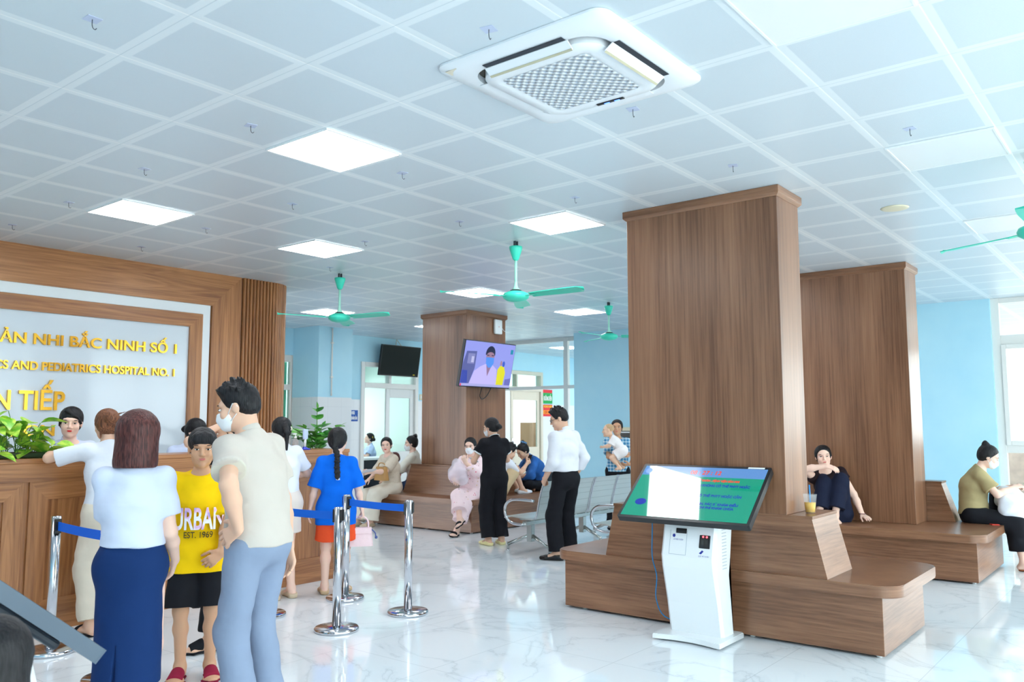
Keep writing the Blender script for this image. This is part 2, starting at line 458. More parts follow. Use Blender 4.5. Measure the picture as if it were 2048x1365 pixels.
# ------------------------------------------------------------------ doors, office behind the back wall
DW = mat('white_aluminium', (226, 229, 228), 0.35)
BEIGE_W = mat('cream_aluminium', (214, 208, 190), 0.4)
LITGLASS = mat('frosted_door_glass', (214, 232, 214), 0.25, trans=0.85, ior=1.05)
def door(name, label, x0, x1, ztop, ztr, leaf, m, leaf_m, glass_z, transom_split):
    root = bpy.data.objects.new(name, None); COL.objects.link(root); root['kind'] = 'structure'; root['label'] = label
    bm = B(); y0, y1 = YB - 0.03, YB + 0.12
    box(bm, (x0, y0, 0), (x0 + 0.09, y1, ztop), 0.006); box(bm, (x1 - 0.09, y0, 0), (x1, y1, ztop), 0.006)
    box(bm, (x0 + 0.09, y0, ztop - 0.09), (x1 - 0.09, y1, ztop), 0.006); box(bm, (x0 + 0.09, y0, ztr), (x1 - 0.09, y1, ztr + 0.1), 0.006)
    for s in transom_split: box(bm, (s - 0.03, y0 + 0.01, ztr + 0.1), (s + 0.03, y1 - 0.01, ztop - 0.09), 0.004)
    obj('door_frame', bm, m, root)
    xs = [x0 + 0.09] + [v for s in transom_split for v in (s - 0.03, s + 0.03)] + [x1 - 0.09]
    for a, b in zip(xs[::2], xs[1::2]):
        bm = B(); box(bm, (a, YB + 0.03, ztr + 0.1), (b, YB + 0.038, ztop - 0.09)); obj('pane', bm, GLASS, root)
    lx0, lx1 = leaf
    l = B(); w = 0.1; y0, y1 = YB + 0.01, YB + 0.055
    box(l, (lx0, y0, 0.02), (lx0 + w, y1, ztr - 0.005), 0.006); box(l, (lx1 - w, y0, 0.02), (lx1, y1, ztr - 0.005), 0.006)
    box(l, (lx0 + w, y0, glass_z[1]), (lx1 - w, y1, ztr - 0.005), 0.004); box(l, (lx0 + w, y0, 0.02), (lx1 - w, y1, glass_z[0]), 0.004)
    lo = obj('door_leaf', l, leaf_m, root)
    bm = B(); box(bm, (lx0 + w, YB + 0.028, glass_z[0]), (lx1 - w, YB + 0.036, glass_z[1])); obj('pane', bm, GLASS, lo)
    bm = B(); box(bm, (lx0 + 0.025, y0 - 0.012, 0.98), (lx0 + 0.075, y0, 1.16), 0.004); cyl(bm, (lx0 + 0.05, y0 - 0.012, 1.08), (lx0 + 0.05, y0 - 0.045, 1.08), 0.011); box(bm, (lx0 + 0.04, y0 - 0.055, 1.07), (lx0 + 0.16, y0 - 0.04, 1.09), 0.005)
    obj('handle', bm, CHROME, lo)
    return root
door('door_1', 'white door standing half open to the office', 10.66, 12.2, 2.70, 2.20, (11.34, 12.10), FRAME, DW, (0.95, 2.02), (11.42,))
door('door_2', 'cream glazed door behind the corridor partition', 14.55, 16.52, 2.76, 2.28, (15.3, 16.42), BEIGE_W, BEIGE_W, (0.94, 2.06), (15.5,))
bm = B(); box(bm, (14.64, YB + 0.02, 0.0), (15.29, YB + 0.06, 2.27), 0.006); o = obj('door_3', bm, FRAME); o['kind'] = 'structure'; o['label'] = 'plain white door panel left of the cream door'
# office
bm = B()
for q in ((9.2, 10.4, 0, CEIL), (13.4, 16.4, 0, CEIL), (20.85, 21, 0, CEIL), (10.4, 13.4, 0, 0.9), (10.4, 13.4, 2.5, CEIL), (16.4, 20.85, 0, 0.9), (16.4, 20.85, 2.5, CEIL)): box(bm, (q[0], 15.6, q[2]), (q[1], 15.8, q[3]))
struct('wall_office', bm, mat('pale_office_wall', (226, 232, 222), 0.7), 'pale wall at the back of the office')
bm = B(); box(bm, (9.2, 12.46, 0), (9.3, 15.6, CEIL)); box(bm, (13.5, 12.46, 0), (13.6, 15.6, CEIL)); struct('wall_office_side', bm, mat('green_office_wall', (214, 232, 220), 0.7), 'pale side walls of the office')
window_wall('window_5', (10.4, 15.66, 0.9), (13.4, 15.74, 2.5), 0, [(10.4, 10.48), (11.35, 11.42), (12.35, 12.42), (13.32, 13.4)], [(0.9, 0.98), (2.42, 2.5)], label='window at the back of the office')
window_wall('window_added', (16.4, 15.66, 0.9), (20.85, 15.74, 2.5), 0, [(16.4, 16.48), (17.9, 17.98), (19.4, 19.48), (20.77, 20.85)], [(0.9, 0.98), (2.42, 2.5)], label='window at the back of the room behind the cream door')  # added opening: daylight so the cream door glass looks bright
desk = thing('office_desk', 'white office desk with a dark panel front seen through the half open door', 'desk', (12.05, 13.35, 0))
bm = B(); box(bm, (-0.9, -0.35, 0.76), (0.75, 0.35, 0.80), 0.005); obj('desk_top', bm, WHITE, desk)
bm = B(); box(bm, (-0.85, -0.3, 0.0), (0.7, 0.3, 0.76), 0.004); obj('desk_panel', bm, mat('blue_black_panel', (30, 36, 48), 0.4), desk)
# carton behind the cream door, dim red marks stay on the glass
ct = thing('carton', 'brown cardboard carton behind the cream door glass', 'box', (17.0, 13.0, 0))
bm = B(); box(bm, (-0.16, -0.2, 0.86), (0.16, 0.2, 1.53), 0.004); obj('carton_body', bm, mat('cardboard', (176, 132, 92), 0.85), ct)
bm = B(); box(bm, (-0.03, -0.202, 0.87), (0.03, -0.2, 1.54)); obj('packing_tape', bm, mat('brown_tape', (150, 104, 66), 0.4), ct)
bm = B(); box(bm, (-0.5, -0.35, 0), (0.5, 0.35, 0.86), 0.01); o = obj('side_cabinet', bm, mat('grey_cabinet', (196, 196, 188), 0.5)); o.location = (17.0, 13.0, 0); tag(o, 'grey cabinet under the carton behind the cream door', 'cabinet')

# ------------------------------------------------------------------ reception wall with gilded lettering
YR = 8.43
XF = 5.13     # outer edge of white band
bm = B()
X0 = -3.8
rw = thing('reception_wall', 'oak framed reception wall with a white glass panel and gold lettering', 'wall panel', (0, 0, 0))
core = B(); box(core, (X0, YR + 0.04, 0), (5.55, YR + 0.55, CEIL)); obj('wall_core', core, OAK_Z, rw)
bm = B(); prism(bm, [(X0, 2.83), (XF + 0.01, 2.83), (5.51, CEIL), (X0, CEIL)], 0, 0.04, mat4=Matrix(((1, 0, 0, 0), (0, 0, -1, YR + 0.04), (0, 1, 0, 0), (0, 0, 0, 1))))
obj('top_board', bm, OAK_X, rw)
bm = B(); prism(bm, [(XF + 0.01, 0), (5.51, 0), (5.51, CEIL), (XF + 0.01, 2.83)], 0, 0.04, mat4=Matrix(((1, 0, 0, 0), (0, 0, -1, YR + 0.04), (0, 1, 0, 0), (0, 0, 0, 1))))
obj('side_board', bm, OAK_Z, rw)
bm = B(); box(bm, (X0, YR + 0.022, 2.725), (XF, YR + 0.03, 2.83)); box(bm, (XF - 0.1, YR + 0.022, 0), (XF, YR + 0.03, 2.725)); obj('white_band', bm, mat('white_band_paint', (226, 232, 236), 0.4), rw)
bm = B(); prism(bm, [(X0, 2.57), (4.88, 2.57), (XF - 0.1, 2.72), (X0, 2.72)], -0.015, 0.04, mat4=Matrix(((1, 0, 0, 0), (0, 0, -1, YR + 0.04), (0, 1, 0, 0), (0, 0, 0, 1)))); obj('inner_board', bm, OAK_X, rw)
bm = B(); prism(bm, [(4.88, 0), (XF - 0.1, 0), (XF - 0.1, 2.72), (4.88, 2.57)], -0.015, 0.04, mat4=Matrix(((1, 0, 0, 0), (0, 0, -1, YR + 0.04), (0, 1, 0, 0), (0, 0, 0, 1)))); obj('inner_board', bm, OAK_Z, rw)
bm = B(); box(bm, (X0, YR + 0.028, 0), (4.88, YR + 0.038, 2.57)); gp = obj('glass_panel', bm, WHITE_G, rw); gp['label'] = 'white back-painted glass panel'
# gold letters, each line one sign
def gold_line(body, x_right, zb, cap, width, label):
    me = text_mesh(body, 1.0, 0.02, 'RIGHT', 0.018)
    xs = [v.co.x for v in me.vertices]
    k = cap / 0.729
    kx = width / (max(xs) - min(xs))
    mx = max(xs)
    M = Matrix(((kx, 0, 0, x_right - mx * kx), (0, 0, -0.75, YR + 0.028 - 0.012), (0, k, 0, zb), (0, 0, 0, 1)))
    me.transform(M)
    o = thing('wall_lettering', label, 'lettering', (x_right - width / 2, YR + 0.016, zb), group='gold letters on the reception wall')
    # one part per letter: loose pieces whose widths overlap belong together
    bm = B(); bm.from_mesh(me); bpy.data.meshes.remove(me); todo = set(bm.verts); isl = []
    while todo:
        st = [todo.pop()]; cur = [st[0]]
        while st:
            v = st.pop()
            for e in v.link_edges:
                w = e.other_vert(v)
                if w in todo: todo.discard(w); st.append(w); cur.append(w)
        isl.append(cur)
    rng = sorted(((min(v.co.x for v in c), max(v.co.x for v in c), c) for c in isl), key=lambda r: r[0]); groups = []
    for a, b, c in rng:
        if groups and min(b, groups[-1][1]) - max(a, groups[-1][0]) > 0.45 * min(b - a, groups[-1][1] - groups[-1][0]): groups[-1][1] = max(b, groups[-1][1]); groups[-1][2].extend(c)
        else: groups.append([a, b, list(c)])
    off = Vector(o.location)
    for a, b, c in groups:
        nb = B(); mp = {v: nb.verts.new(v.co - off) for v in c}
        for f in {f for v in c for f in v.link_faces}:
            try: nb.faces.new([mp[v] for v in f.verts])
            except ValueError: pass
        obj('letter', nb, GOLD, o)
    bm.free()
    return o
gold_line('SẢN NHI BẮC NINH SỐ 1', 4.735, 2.262, 0.105, 1.81, 'top line of gold letters ending NINH SỐ 1 on the white glass')
gold_line('OBSTETRICS AND PEDIATRICS HOSPITAL NO. 1', 4.72, 2.015, 0.082, 2.22, 'small gold line reading PEDIATRICS HOSPITAL NO. 1')
gold_line('ĐÓN TIẾP', 3.60, 1.640, 0.185, 0.96, 'large gold letters TIẾP above the receptionist')
gold_line('RECEPTION', 3.52, 1.393, 0.105, 0.93, 'gold word RECEPTION behind the leafy counter plant')
# fluted end of the wall
fl = thing('fluted_column', 'rounded column of vertical oak flutes at the end of the reception wall', 'column', (0, 0, 0))
rr = 0.35; cx = 5.93; pts = []
path = []
L1 = cx - 5.525
nst = 9
for i in range(nst): path.append((5.525 + L1 * (i + 0.5) / nst, YR, 0, -1))
for i in range(13):
    a = R(-90 + 90 * (i + 0.5) / 13); path.append((cx + rr * math.cos(a), YR + rr + rr * math.sin(a), math.cos(a), math.sin(a)))
for i in range(5): path.append((cx + rr, YR + rr + 0.03 + 0.045 * i, 1, 0))
bm = B(); poly = [(5.52, YR + 0.02)] + [(cx + (rr - 0.02) * math.cos(R(a)), YR + rr + (rr - 0.02) * math.sin(R(a))) for a in range(-90, 1, 10)] + [(cx + rr - 0.02, YR + 0.6), (5.52, YR + 0.6)]
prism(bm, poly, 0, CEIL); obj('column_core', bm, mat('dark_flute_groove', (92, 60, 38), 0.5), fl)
for (x, y, nx, ny) in path:
    bm = B(); a = math.atan2(ny, nx); w = 0.0165
    p = [(-0.03, -w), (0.004, -w), (0.016, -w * 0.45), (0.016, w * 0.45), (0.004, w), (-0.03, w)]
    prism(bm, [(x + px * math.cos(a) - py * math.sin(a), y + px * math.sin(a) + py * math.cos(a)) for px, py in p], 0, CEIL)
    obj('flute', bm, OAK_Z, fl)

# ------------------------------------------------------------------ reception counter
CY = 6.54
ctr = thing('reception_counter', 'long oak panelled reception counter with a moulded front', 'counter', (0, 0, 0))
bm = B(); box(bm, (-1.0, CY + 0.02, 0.0), (5.545, CY + 0.42, 1.215), 0.003); obj('counter_body', bm, OAK_Z, ctr)
bm = B(); box(bm, (-1.0, CY - 0.006, 1.215), (5.56, CY + 0.44, 1.25), 0.005); obj('counter_top', bm, OAK_X, ctr)
bm = B(); box(bm, (-1.0, CY, 1.08), (5.55, CY + 0.02, 1.215), 0.002); box(bm, (-1.0, CY, 0.0), (5.55, CY + 0.02, 0.10), 0.002); obj('front_rail', bm, OAK_X, ctr)
bounds = [0.1, 2.56, 4.06, 5.55]
FM = Matrix(((1, 0, 0, 0), (0, 0, -1, CY + 0.02), (0, 1, 0, 0), (0, 0, 0, 1)))
for a, b in zip(bounds[:-1], bounds[1:]):
    a += 0.02; b -= 0.02; w = 0.13
    pan = B(); prism(pan, [(a + w, 0.1 + w), (b - w, 0.1 + w), (b - w, 1.08 - w), (a + w, 1.08 - w)], -0.0005, 0.006, mat4=FM); po = obj('front_panel', pan, OAK_Z, ctr)
    for q, m in (([(a, 1.08), (b, 1.08), (b - w, 1.08 - w), (a + w, 1.08 - w)], OAK_X), ([(a, 0.1), (b, 0.1), (b - w, 0.1 + w), (a + w, 0.1 + w)], OAK_X),
                 ([(a, 0.1), (a + w, 0.1 + w), (a + w, 1.08 - w), (a, 1.08)], OAK_Z), ([(b, 0.1), (b - w, 0.1 + w), (b - w, 1.08 - w), (b, 1.08)], OAK_Z)):
        bm = B(); prism(bm, q, 0, 0.02, mat4=FM); obj('panel_moulding', bm, m, po)
bm = B(); box(bm, (-1.0, CY + 0.42, 0.70), (5.4, CY + 0.75, 0.74)); obj('work_shelf', bm, WHITE, ctr)

# ------------------------------------------------------------------ pillars and the benches built round them
def pillar(name_label, x0, y0, x1, y1, z0):
    o = thing('pillar', name_label, 'pillar', ((x0 + x1) / 2, (y0 + y1) / 2, z0)); o['kind'] = 'structure'
    hx, hy = (x1 - x0) / 2, (y1 - y0) / 2
    bm = B(); box(bm, (-hx, -hy, 0), (hx, hy, CEIL - z0 - 0.06), 0.004); obj('pillar_shaft', bm, WAL_V, o)
    bm = B(); e = 0.024
    prism(bm, [(-hx - 0.004, -hy - 0.004), (hx + 0.004, -hy - 0.004), (hx + 0.004, hy + 0.004), (-hx - 0.004, hy + 0.004)], CEIL - z0 - 0.075, CEIL - z0 - 0.055, top=[(-hx - e, -hy - e), (hx + e, -hy - e), (hx + e, hy + e), (-hx - e, hy + e)])
    box(bm, (-hx - e, -hy - e, CEIL - z0 - 0.055), (hx + e, hy + e, CEIL - z0 - 0.001), 0.003); obj('crown_moulding', bm, WAL_H, o)
    return o
def bench(label, base, slab, r, bot, top, zb=0.87):
    """base, slab: x0 y0 x1 y1; bot/top: outline of the backrest at the seat and at its top"""
    o = thing('bench', label, 'bench', (base[0], base[1], 0), group=None)
    def rel(q): return [q[0] - base[0], q[1] - base[1], q[2] - base[0], q[3] - base[1]]
    b = rel(base); s = rel(slab); bo = rel(bot); to = rel(top)
    bm = B(); box(bm, (b[0], b[1], 0.018), (b[2], b[3], 0.385), 0.003); obj('base', bm, WAL_H, o)
    bm = B(); prism(bm, rrect(s[0], s[1], s[2], s[3], r), 0.385, 0.462)
    bmesh.ops.bevel(bm, geom=[e for e in bm.edges if abs(e.verts[0].co.z - e.verts[1].co.z) < 1e-5], offset=0.006, segments=2, affect='EDGES')
    obj('seat', bm, WAL_H, o, False, 40)
    P = lambda q: [(q[0], q[1]), (q[2], q[1]), (q[2], q[3]), (q[0], q[3])]
    bm = B(); prism(bm, P(bo), 0.462, zb - 0.02, top=P(to)); bk = obj('backrest', bm, WAL_H, o)
    bm = B(); e = 0.006; box(bm, (to[0] - e, to[1] - e, zb - 0.02), (to[2] + e, to[3] + e, zb), 0.002); obj('top_cap', bm, WAL_H, bk)
    for i, (x, y) in enumerate(((b[0] + .06, b[1] + .05), (b[2] - .06, b[1] + .05), (b[0] + .06, b[3] - .15), (b[2] - .06, b[3] - .15), (b[0] + .06, b[1] + 0.9))):
        bm = B(); cyl(bm, (x, y, 0), (x, y, 0.018), 0.02, n=12); obj('foot', bm, WHITE, o)
    return o
pillar('wide walnut pillar behind the touch screen kiosk', 5.72, 2.15, 6.15, 3.385, 0.87)
bench('walnut bench round the near pillar, behind the touch screen kiosk', (5.74, 1.556, 6.81, 4.03), (5.705, 1.45, 6.87, 4.13), 0.15, (5.735, 1.895, 6.27, 3.63), (5.735, 1.985, 6.24, 3.545))
pillar('walnut pillar farther off on the right, with the woman in black against it', 9.36, 2.17, 9.83, 3.42, 0.462)
bench('walnut bench where the woman in black and the woman in olive sit', (8.87, 1.545, 10.28, 4.05), (8.80, 1.46, 10.36, 4.13), 0.14, (9.84, 1.90, 10.12, 3.66), (9.845, 2.02, 10.06, 3.54), 0.88)
pillar('walnut pillar carrying the lit television', 9.2, 8.22, 10.12, 9.14, 0.89)
bench('long walnut bench under the lit television', (8.64, 7.62, 10.64, 9.72), (8.59, 7.56, 10.70, 9.78), 0.1, (9.01, 8.0, 10.33, 9.34), (9.10, 8.10, 10.22, 9.26), 0.89)

# ------------------------------------------------------------------ ceiling lights, speaker, hooks
def cell(a, b): return ((a + 0.5 + 2.9168) * 0.6, (b + 0.5 + 5.2006) * 0.6)
def ceiling_light(a, b, label, lit=True):
    x, y = cell(a, b)
    o = thing('ceiling_light', label, 'ceiling light', (x, y, CEIL), group='square ceiling light panels')
    bm = B(); h = 0.297; w = 0.012
    for q in ((-h, -h, h, -h + w), (-h, h - w, h, h), (-h, -h + w, -h + w, h - w), (h - w, -h + w, h, h - w)): box(bm, (q[0], q[1], -0.012), (q[2], q[3], -0.001), 0.001)
    obj('frame', bm, WHITE, o)
    bm = B(); box(bm, (-h + w, -h + w, -0.009), (h - w, h - w, -0.002)); obj('diffuser', bm, LEDW if lit else LEDOFF, o)
for a, b, l in ((2, 1, 'largest lit ceiling panel, left of the air conditioner'), (2, 5, 'lit ceiling panel above the reception lettering'), (5, 5, 'lit ceiling panel between the fluted column and the middle fan'),
                (6, 1, 'lit ceiling panel beside the top of the near pillar'), (10, 6, 'lit ceiling panel behind the middle fan hub'), (10, 11, 'lit ceiling panel behind the left fan, nearest the back wall'),
                (-2, 1, 'added lit ceiling panel over the entrance'), (-2, 5, 'added lit ceiling panel left of the reception wall'), (14, 1, 'added lit ceiling panel behind the pillars'), (14, 6, 'added lit ceiling panel over the steel chairs near the blue wall'), (14, 11, 'added lit ceiling panel hidden by the television pillar'), (10, 1, 'added lit ceiling panel hidden between the two pillars')):  # this row of panels is added to brighten the deep interior
    ceiling_light(a, b, l)
for a, b, l in ((2, -4, 'unlit ceiling panel cut by the top of the view, right of the air conditioner'), (6, -4, 'unlit ceiling panel above the second pillar'), (10, -4, 'unlit ceiling panel above the right hand fan')):
    ceiling_light(a, b, l, False)
for a, b, l in ((16, 17, 'added ceiling panel to light the office'), (22, 12, 'added ceiling panel to light the corridor, nearest'), (27, 12, 'added ceiling panel to light the far end of the corridor'), (23, 17, 'added ceiling panel to light the room behind the cream door')):  # panels added to lift the dark office, corridor and back room
    ceiling_light(a, b, l)
sp = thing('ceiling_speaker', 'round cream speaker grille flush in the ceiling right of the near pillar', 'speaker', (6.933, 1.654, CEIL))
bm = B(); lathe(bm, [(0.0, -0.010), (0.085, -0.010), (0.10, -0.006), (0.105, -0.001), (0, -0.001)], 36); obj('grille', bm, mat('cream_speaker', (224, 216, 190), 0.5), sp)
hk = None
HOOKS = [(1.511, 3.466), (2.625, 2.223 - 0.9), (2.662, 4.035), (3.815, 2.207 - 0.0), (2.692, 5.294), (3.836, 4.018), (5.094, 2.198), (5.083, 3.453), (5.083, 1.111), (3.859, 5.261), (5.088, 4.632), (2.753, 6.559), (3.885, 6.518), (5.104, 5.837), (3.914, 7.689), (5.732, 7.119), (2.776, 7.684)]
HOOKS[1] = (2.625, 2.223)
HLAB = ['nearest ceiling hook, upper left of the view', 'ceiling hook beside the far left corner of the air conditioner', 'ceiling hook left of the largest lit panel', 'ceiling hook just right of the air conditioner display', 'ceiling hook above the left lit panel', 'ceiling hook right of the largest lit panel', 'ceiling hook above the near pillar', 'ceiling hook above the lit panel beside the near pillar',
        'ceiling hook in the tile right of the near pillar', 'ceiling hook above the small lit panel left of centre', 'ceiling hook left of the lit panel beside the near pillar', 'ceiling hook left of the lit panel over the lettering', 'ceiling hook right of the lit panel over the lettering', 'ceiling hook right of the small lit panel left of centre', 'ceiling hook above the oak top board of the reception wall', 'ceiling hook beside the bracket of the left fan', 'ceiling hook at the left edge above the oak board']
def make_hook():
    o = thing('ceiling_hook', '', 'hook', (0, 0, CEIL), group='adhesive ceiling hooks')
    bm = B(); box(bm, (-0.03, -0.03, -0.0025), (0.03, 0.03, -0.0005)); obj('adhesive_pad', bm, mat('lilac_clear_pad', (200, 210, 236), 0.2), o)
    bm = B(); tube(bm, smooth_path([(0, 0, -0.0025), (0, 0, -0.025), (0.004, 0.0, -0.038), (0.013, 0, -0.042), (0.019, 0, -0.034)], 4), 0.0018, 6); obj('hook_wire', bm, DARK, o)
    return o
proto = make_hook()
def clone(o):
    c = o.copy(); COL.objects.link(c)
    for ch in list(o.children):
        d = ch.copy(); COL.objects.link(d); d.parent = c
        for g in list(ch.children):
            e = g.copy(); COL.objects.link(e); e.parent = d
    return c
for i, ((x, y), l) in enumerate(zip(HOOKS, HLAB)):
    h = proto if i == 0 else clone(proto)
    h.location = (x, y, CEIL); h['label'] = l; h.rotation_euler = (0, 0, 0.3 * math.sin(i * 2.3))

# ------------------------------------------------------------------ cassette air conditioner
ac = thing('air_conditioner', 'white square cassette air conditioner in the ceiling', 'air conditioner', (3.222, 2.2, CEIL))
ACW = mat('air_conditioner_white', (238, 241, 246), 0.28)
bm = B()
H = 0.475; hi_ = 0.362; nn = 7
outer = rrect(-H, -H, H, H, 0.07, nn); inner = rrect(-hi_, -hi_, hi_, hi_, 0.13, nn)
def ringloft(bm, polys, close_last=False, mi=0):
    rings = [[bm.verts.new((x, y, z)) for x, y in p] for p, z in polys]
    for a, b in zip(rings[:-1], rings[1:]):
        n = len(a)
        for i in range(n):
            f = bm.faces.new((a[i], a[(i + 1) % n], b[(i + 1) % n], b[i])); f.smooth = True; f.material_index = mi
    if close_last: f = bm.faces.new(rings[-1]); f.material_index = mi
ringloft(bm, [(outer, -0.001), (outer, -0.012), (rrect(-H + .015, -H + .015, H - .015, H - .015, 0.065, nn), -0.024), (rrect(-hi_ - .03, -hi_ - .03, hi_ + .03, hi_ + .03, 0.135, nn), -0.040), (inner, -0.036), (inner, -0.004)])
obj('outer_panel', bm, ACW, ac, False, 50)
bm = B(); ringloft(bm, [(rrect(-hi_ + .0, -hi_ + .0, hi_ - .0, hi_ - .0, 0.13, nn), -0.005), (rrect(-hi_ + .01, -hi_ + .01, hi_ - .01, hi_ - .01, 0.12, nn), -0.0055)], True)
obj('air_slot', bm, mat('dark_air_slot', (72, 68, 60), 0.6), ac)
g = 0.333
bm = B(); ringloft(bm, [(rrect(-g, -g, g, g, 0.12, nn), -0.006), (rrect(-g, -g, g, g, 0.12, nn), -0.046), (rrect(-g + .012, -g + .012, g - .012, g - .012, 0.11, nn), -0.056), (rrect(-0.262, -0.262, 0.262, 0.262, 0.035, nn), -0.060), (rrect(-0.25, -0.25, 0.25, 0.25, 0.03, nn), -0.056)], True)
obj('centre_panel', bm, ACW, ac, False, 45)
m = bpy.data.materials.new('woven_intake_grille'); m.use_nodes = True; t = NT(m)
mp = t.coords((42, 42, 42)); sp_ = t.new('ShaderNodeSeparateXYZ'); t.link(mp, 0, sp_, 0)
sx = t.math('SINE', t.math('MULTIPLY', (sp_, 0), PI)); sy = t.math('SINE', t.math('MULTIPLY', (sp_, 1), PI))
pr_ = t.math('MULTIPLY', sx, sy); rp = t.ramp([(0.1, rgb((176, 188, 205))), (0.6, rgb((240, 243, 247)))], t.math('ADD', t.math('MULTIPLY', pr_, 0.5), 0.5))
t.link(rp, 0, t.b, 'Base Color'); t.bump(pr_, 0, 0.9, 0.012); t.b.inputs['Roughness'].default_value = 0.3
bm = B(); ringloft(bm, [(rrect(-0.245, -0.245, 0.245, 0.245, 0.03, nn), -0.057), (rrect(-0.24, -0.24, 0.24, 0.24, 0.03, nn), -0.0605)], True); obj('intake_grille', bm, m, ac)
OLIVE = mat('louvre_shadow_side', (196, 188, 160), 0.4)  # shaded underside of the open flaps, put into the colour
for k in range(4):
    M = Matrix.Rotation(k * PI / 2, 4, 'Z')
    opened = k in (1, 2)
    bm = B(); box(bm, (-0.235, 0.322, -0.0475), (0.235, 0.374, -0.0425), 0.002)
    if opened: bmesh.ops.rotate(bm, verts=bm.verts, cent=(0, 0.372, -0.040), matrix=Matrix.Rotation(R(32), 3, 'X'))
    else: bmesh.ops.translate(bm, verts=bm.verts, vec=(0, 0.012, 0.004))
    xform(bm, M); lv = obj('louvre', bm, ACW, ac)
    if opened:
        bm = B(); box(bm, (-0.225, 0.374, -0.0425), (0.225, 0.406, -0.0405)); xform(bm, M); obj('outlet_shade', bm, mat('outlet_shade_dark', (46, 50, 60), 0.6), ac)  # dark strip painted for the shade inside the open slot
        bm = B(); box(bm, (-0.232, 0.319, -0.050), (0.232, 0.331, -0.0474), 0.001); bmesh.ops.rotate(bm, verts=bm.verts, cent=(0, 0.372, -0.040), matrix=Matrix.Rotation(R(32), 3, 'X')); xform(bm, M); obj('louvre_underside_shade', bm, OLIVE, lv)
# near side faces -y and -x; the display strip sits on the +x edge
bm = B(); box(bm, (0.285, -0.115, -0.0645), (0.305, 0.045, -0.0585), 0.003); dsp = obj('display_strip', bm, BLACK, ac)
for yy in (-0.09, -0.03): 
    bm = B(); box(bm, (0.29, yy, -0.0655), (0.30, yy + 0.03, -0.0643)); obj('indicator', bm, mat('blue_indicator', (80, 120, 255), 0.4, emit=(80, 120, 255), power=2.0), dsp)
bm = B(); box(bm, (-0.44, 0.36, -0.0300), (-0.39, 0.43, -0.0285)); obj('sticker', bm, mat('pale_beige_sticker', (224, 214, 196), 0.6), ac)

# ------------------------------------------------------------------ ceiling fans
def fan(label, x, y, zh, a0, L=0.70):
    o = thing('ceiling_fan', label, 'ceiling fan', (x, y, CEIL), group='turquoise ceiling fans')
    d = zh - CEIL
    bm = B(); box(bm, (-0.02, -0.012, -0.05), (-0.012, 0.012, 0)); box(bm, (0.012, -0.012, -0.05), (0.02, 0.012, 0)); box(bm, (-0.02, -0.012, -0.055), (0.02, 0.012, -0.047)); obj('bracket', bm, DARK, o)
    bm = B(); lathe(bm, [(0.0, -0.05), (0.062, -0.052), (0.06, -0.075), (0.03, -0.17), (0.016, -0.185), (0, -0.185)], 28); obj('canopy', bm, TURQ, o)
    bm = B(); cyl(bm, (0, 0, -0.18), (0, 0, d + 0.06), 0.0125, n=14); lathe(bm, [(0.0125, d + 0.13), (0.018, d + 0.08), (0.045, d + 0.05), (0, d + 0.05)], 24); obj('down_rod', bm, mat('mint_rod', (170, 232, 212), 0.35), o)
    bm = B(); lathe(bm, [(0, d + 0.055), (0.05, d + 0.052), (0.06, d + 0.042), (0.062, d + 0.036)], 28); obj('collar', bm, BLACK, o)
    bm = B(); lathe(bm, [(0, d + 0.04), (0.07, d + 0.038), (0.115, d + 0.018), (0.125, d - 0.004), (0.118, d - 0.026), (0.085, d - 0.048), (0.03, d - 0.06), (0, d - 0.06)], 36); obj('motor_housing', bm, TURQ, o)
    for k in range(3):
        bm = B(); a = R(a0 + 120 * k)
        n = 14; top = []; bot = []
        prof = []
        for i in range(n + 1):
            s = i / n; xx = 0.17 + (L - 0.17) * s
            w = 0.045 + 0.026 * min(1, s * 1.6)
            if s > 0.9: w *= math.sqrt(max(0.0, 1 - ((s - 0.9) / 0.1) ** 2)) * 0.9 + 0.1
            prof.append((xx, w))
        for sgn, lst in ((1, top), (-1, bot)):
            for xx, w in prof:
                lst.append(([bm.verts.new((xx, -w, 0.012 + sgn * 0.003)), bm.verts.new((xx, 0, 0.002 + sgn * 0.003)), bm.verts.new((xx, w, -0.012 + sgn * 0.003))]))
        for i in range(n):
            for j in range(2):
                bm.faces.new((top[i][j], top[i + 1][j], top[i + 1][j + 1], top[i][j + 1])); bm.faces.new((bot[i][j], bot[i][j + 1], bot[i + 1][j + 1], bot[i + 1][j]))
            bm.faces.new((top[i][0], bot[i][0], bot[i + 1][0], top[i + 1][0])); bm.faces.new((top[i][2], top[i + 1][2], bot[i + 1][2], bot[i][2]))
        for i in (0, n): bm.faces.new((top[i][0], top[i][1], top[i][2], bot[i][2], bot[i][1], bot[i][0]))
        box(bm, (0.09, -0.022, -0.006), (0.22, 0.022, -0.002), 0.001)
        xform(bm, Matrix.Translation((0, 0, d - 0.005)) @ Matrix.Rotation(a, 4, 'Z')); obj('blade', bm, TURQ, o)
    return o
fan('turquoise ceiling fan on the left, beside the fluted column', 6.05, 7.33, 2.70, -80)
fan('turquoise ceiling fan in the middle, the largest of the fans', 5.99, 4.74, 2.685, -88, 0.74)
fan('turquoise ceiling fan in front of the blue wall', 9.9, 6.17, 2.72, -60)
fan('turquoise ceiling fan cut by the right edge of the view', 6.04, 0.605, 2.70, 62, 0.70)

# ------------------------------------------------------------------ televisions, wall devices, signs

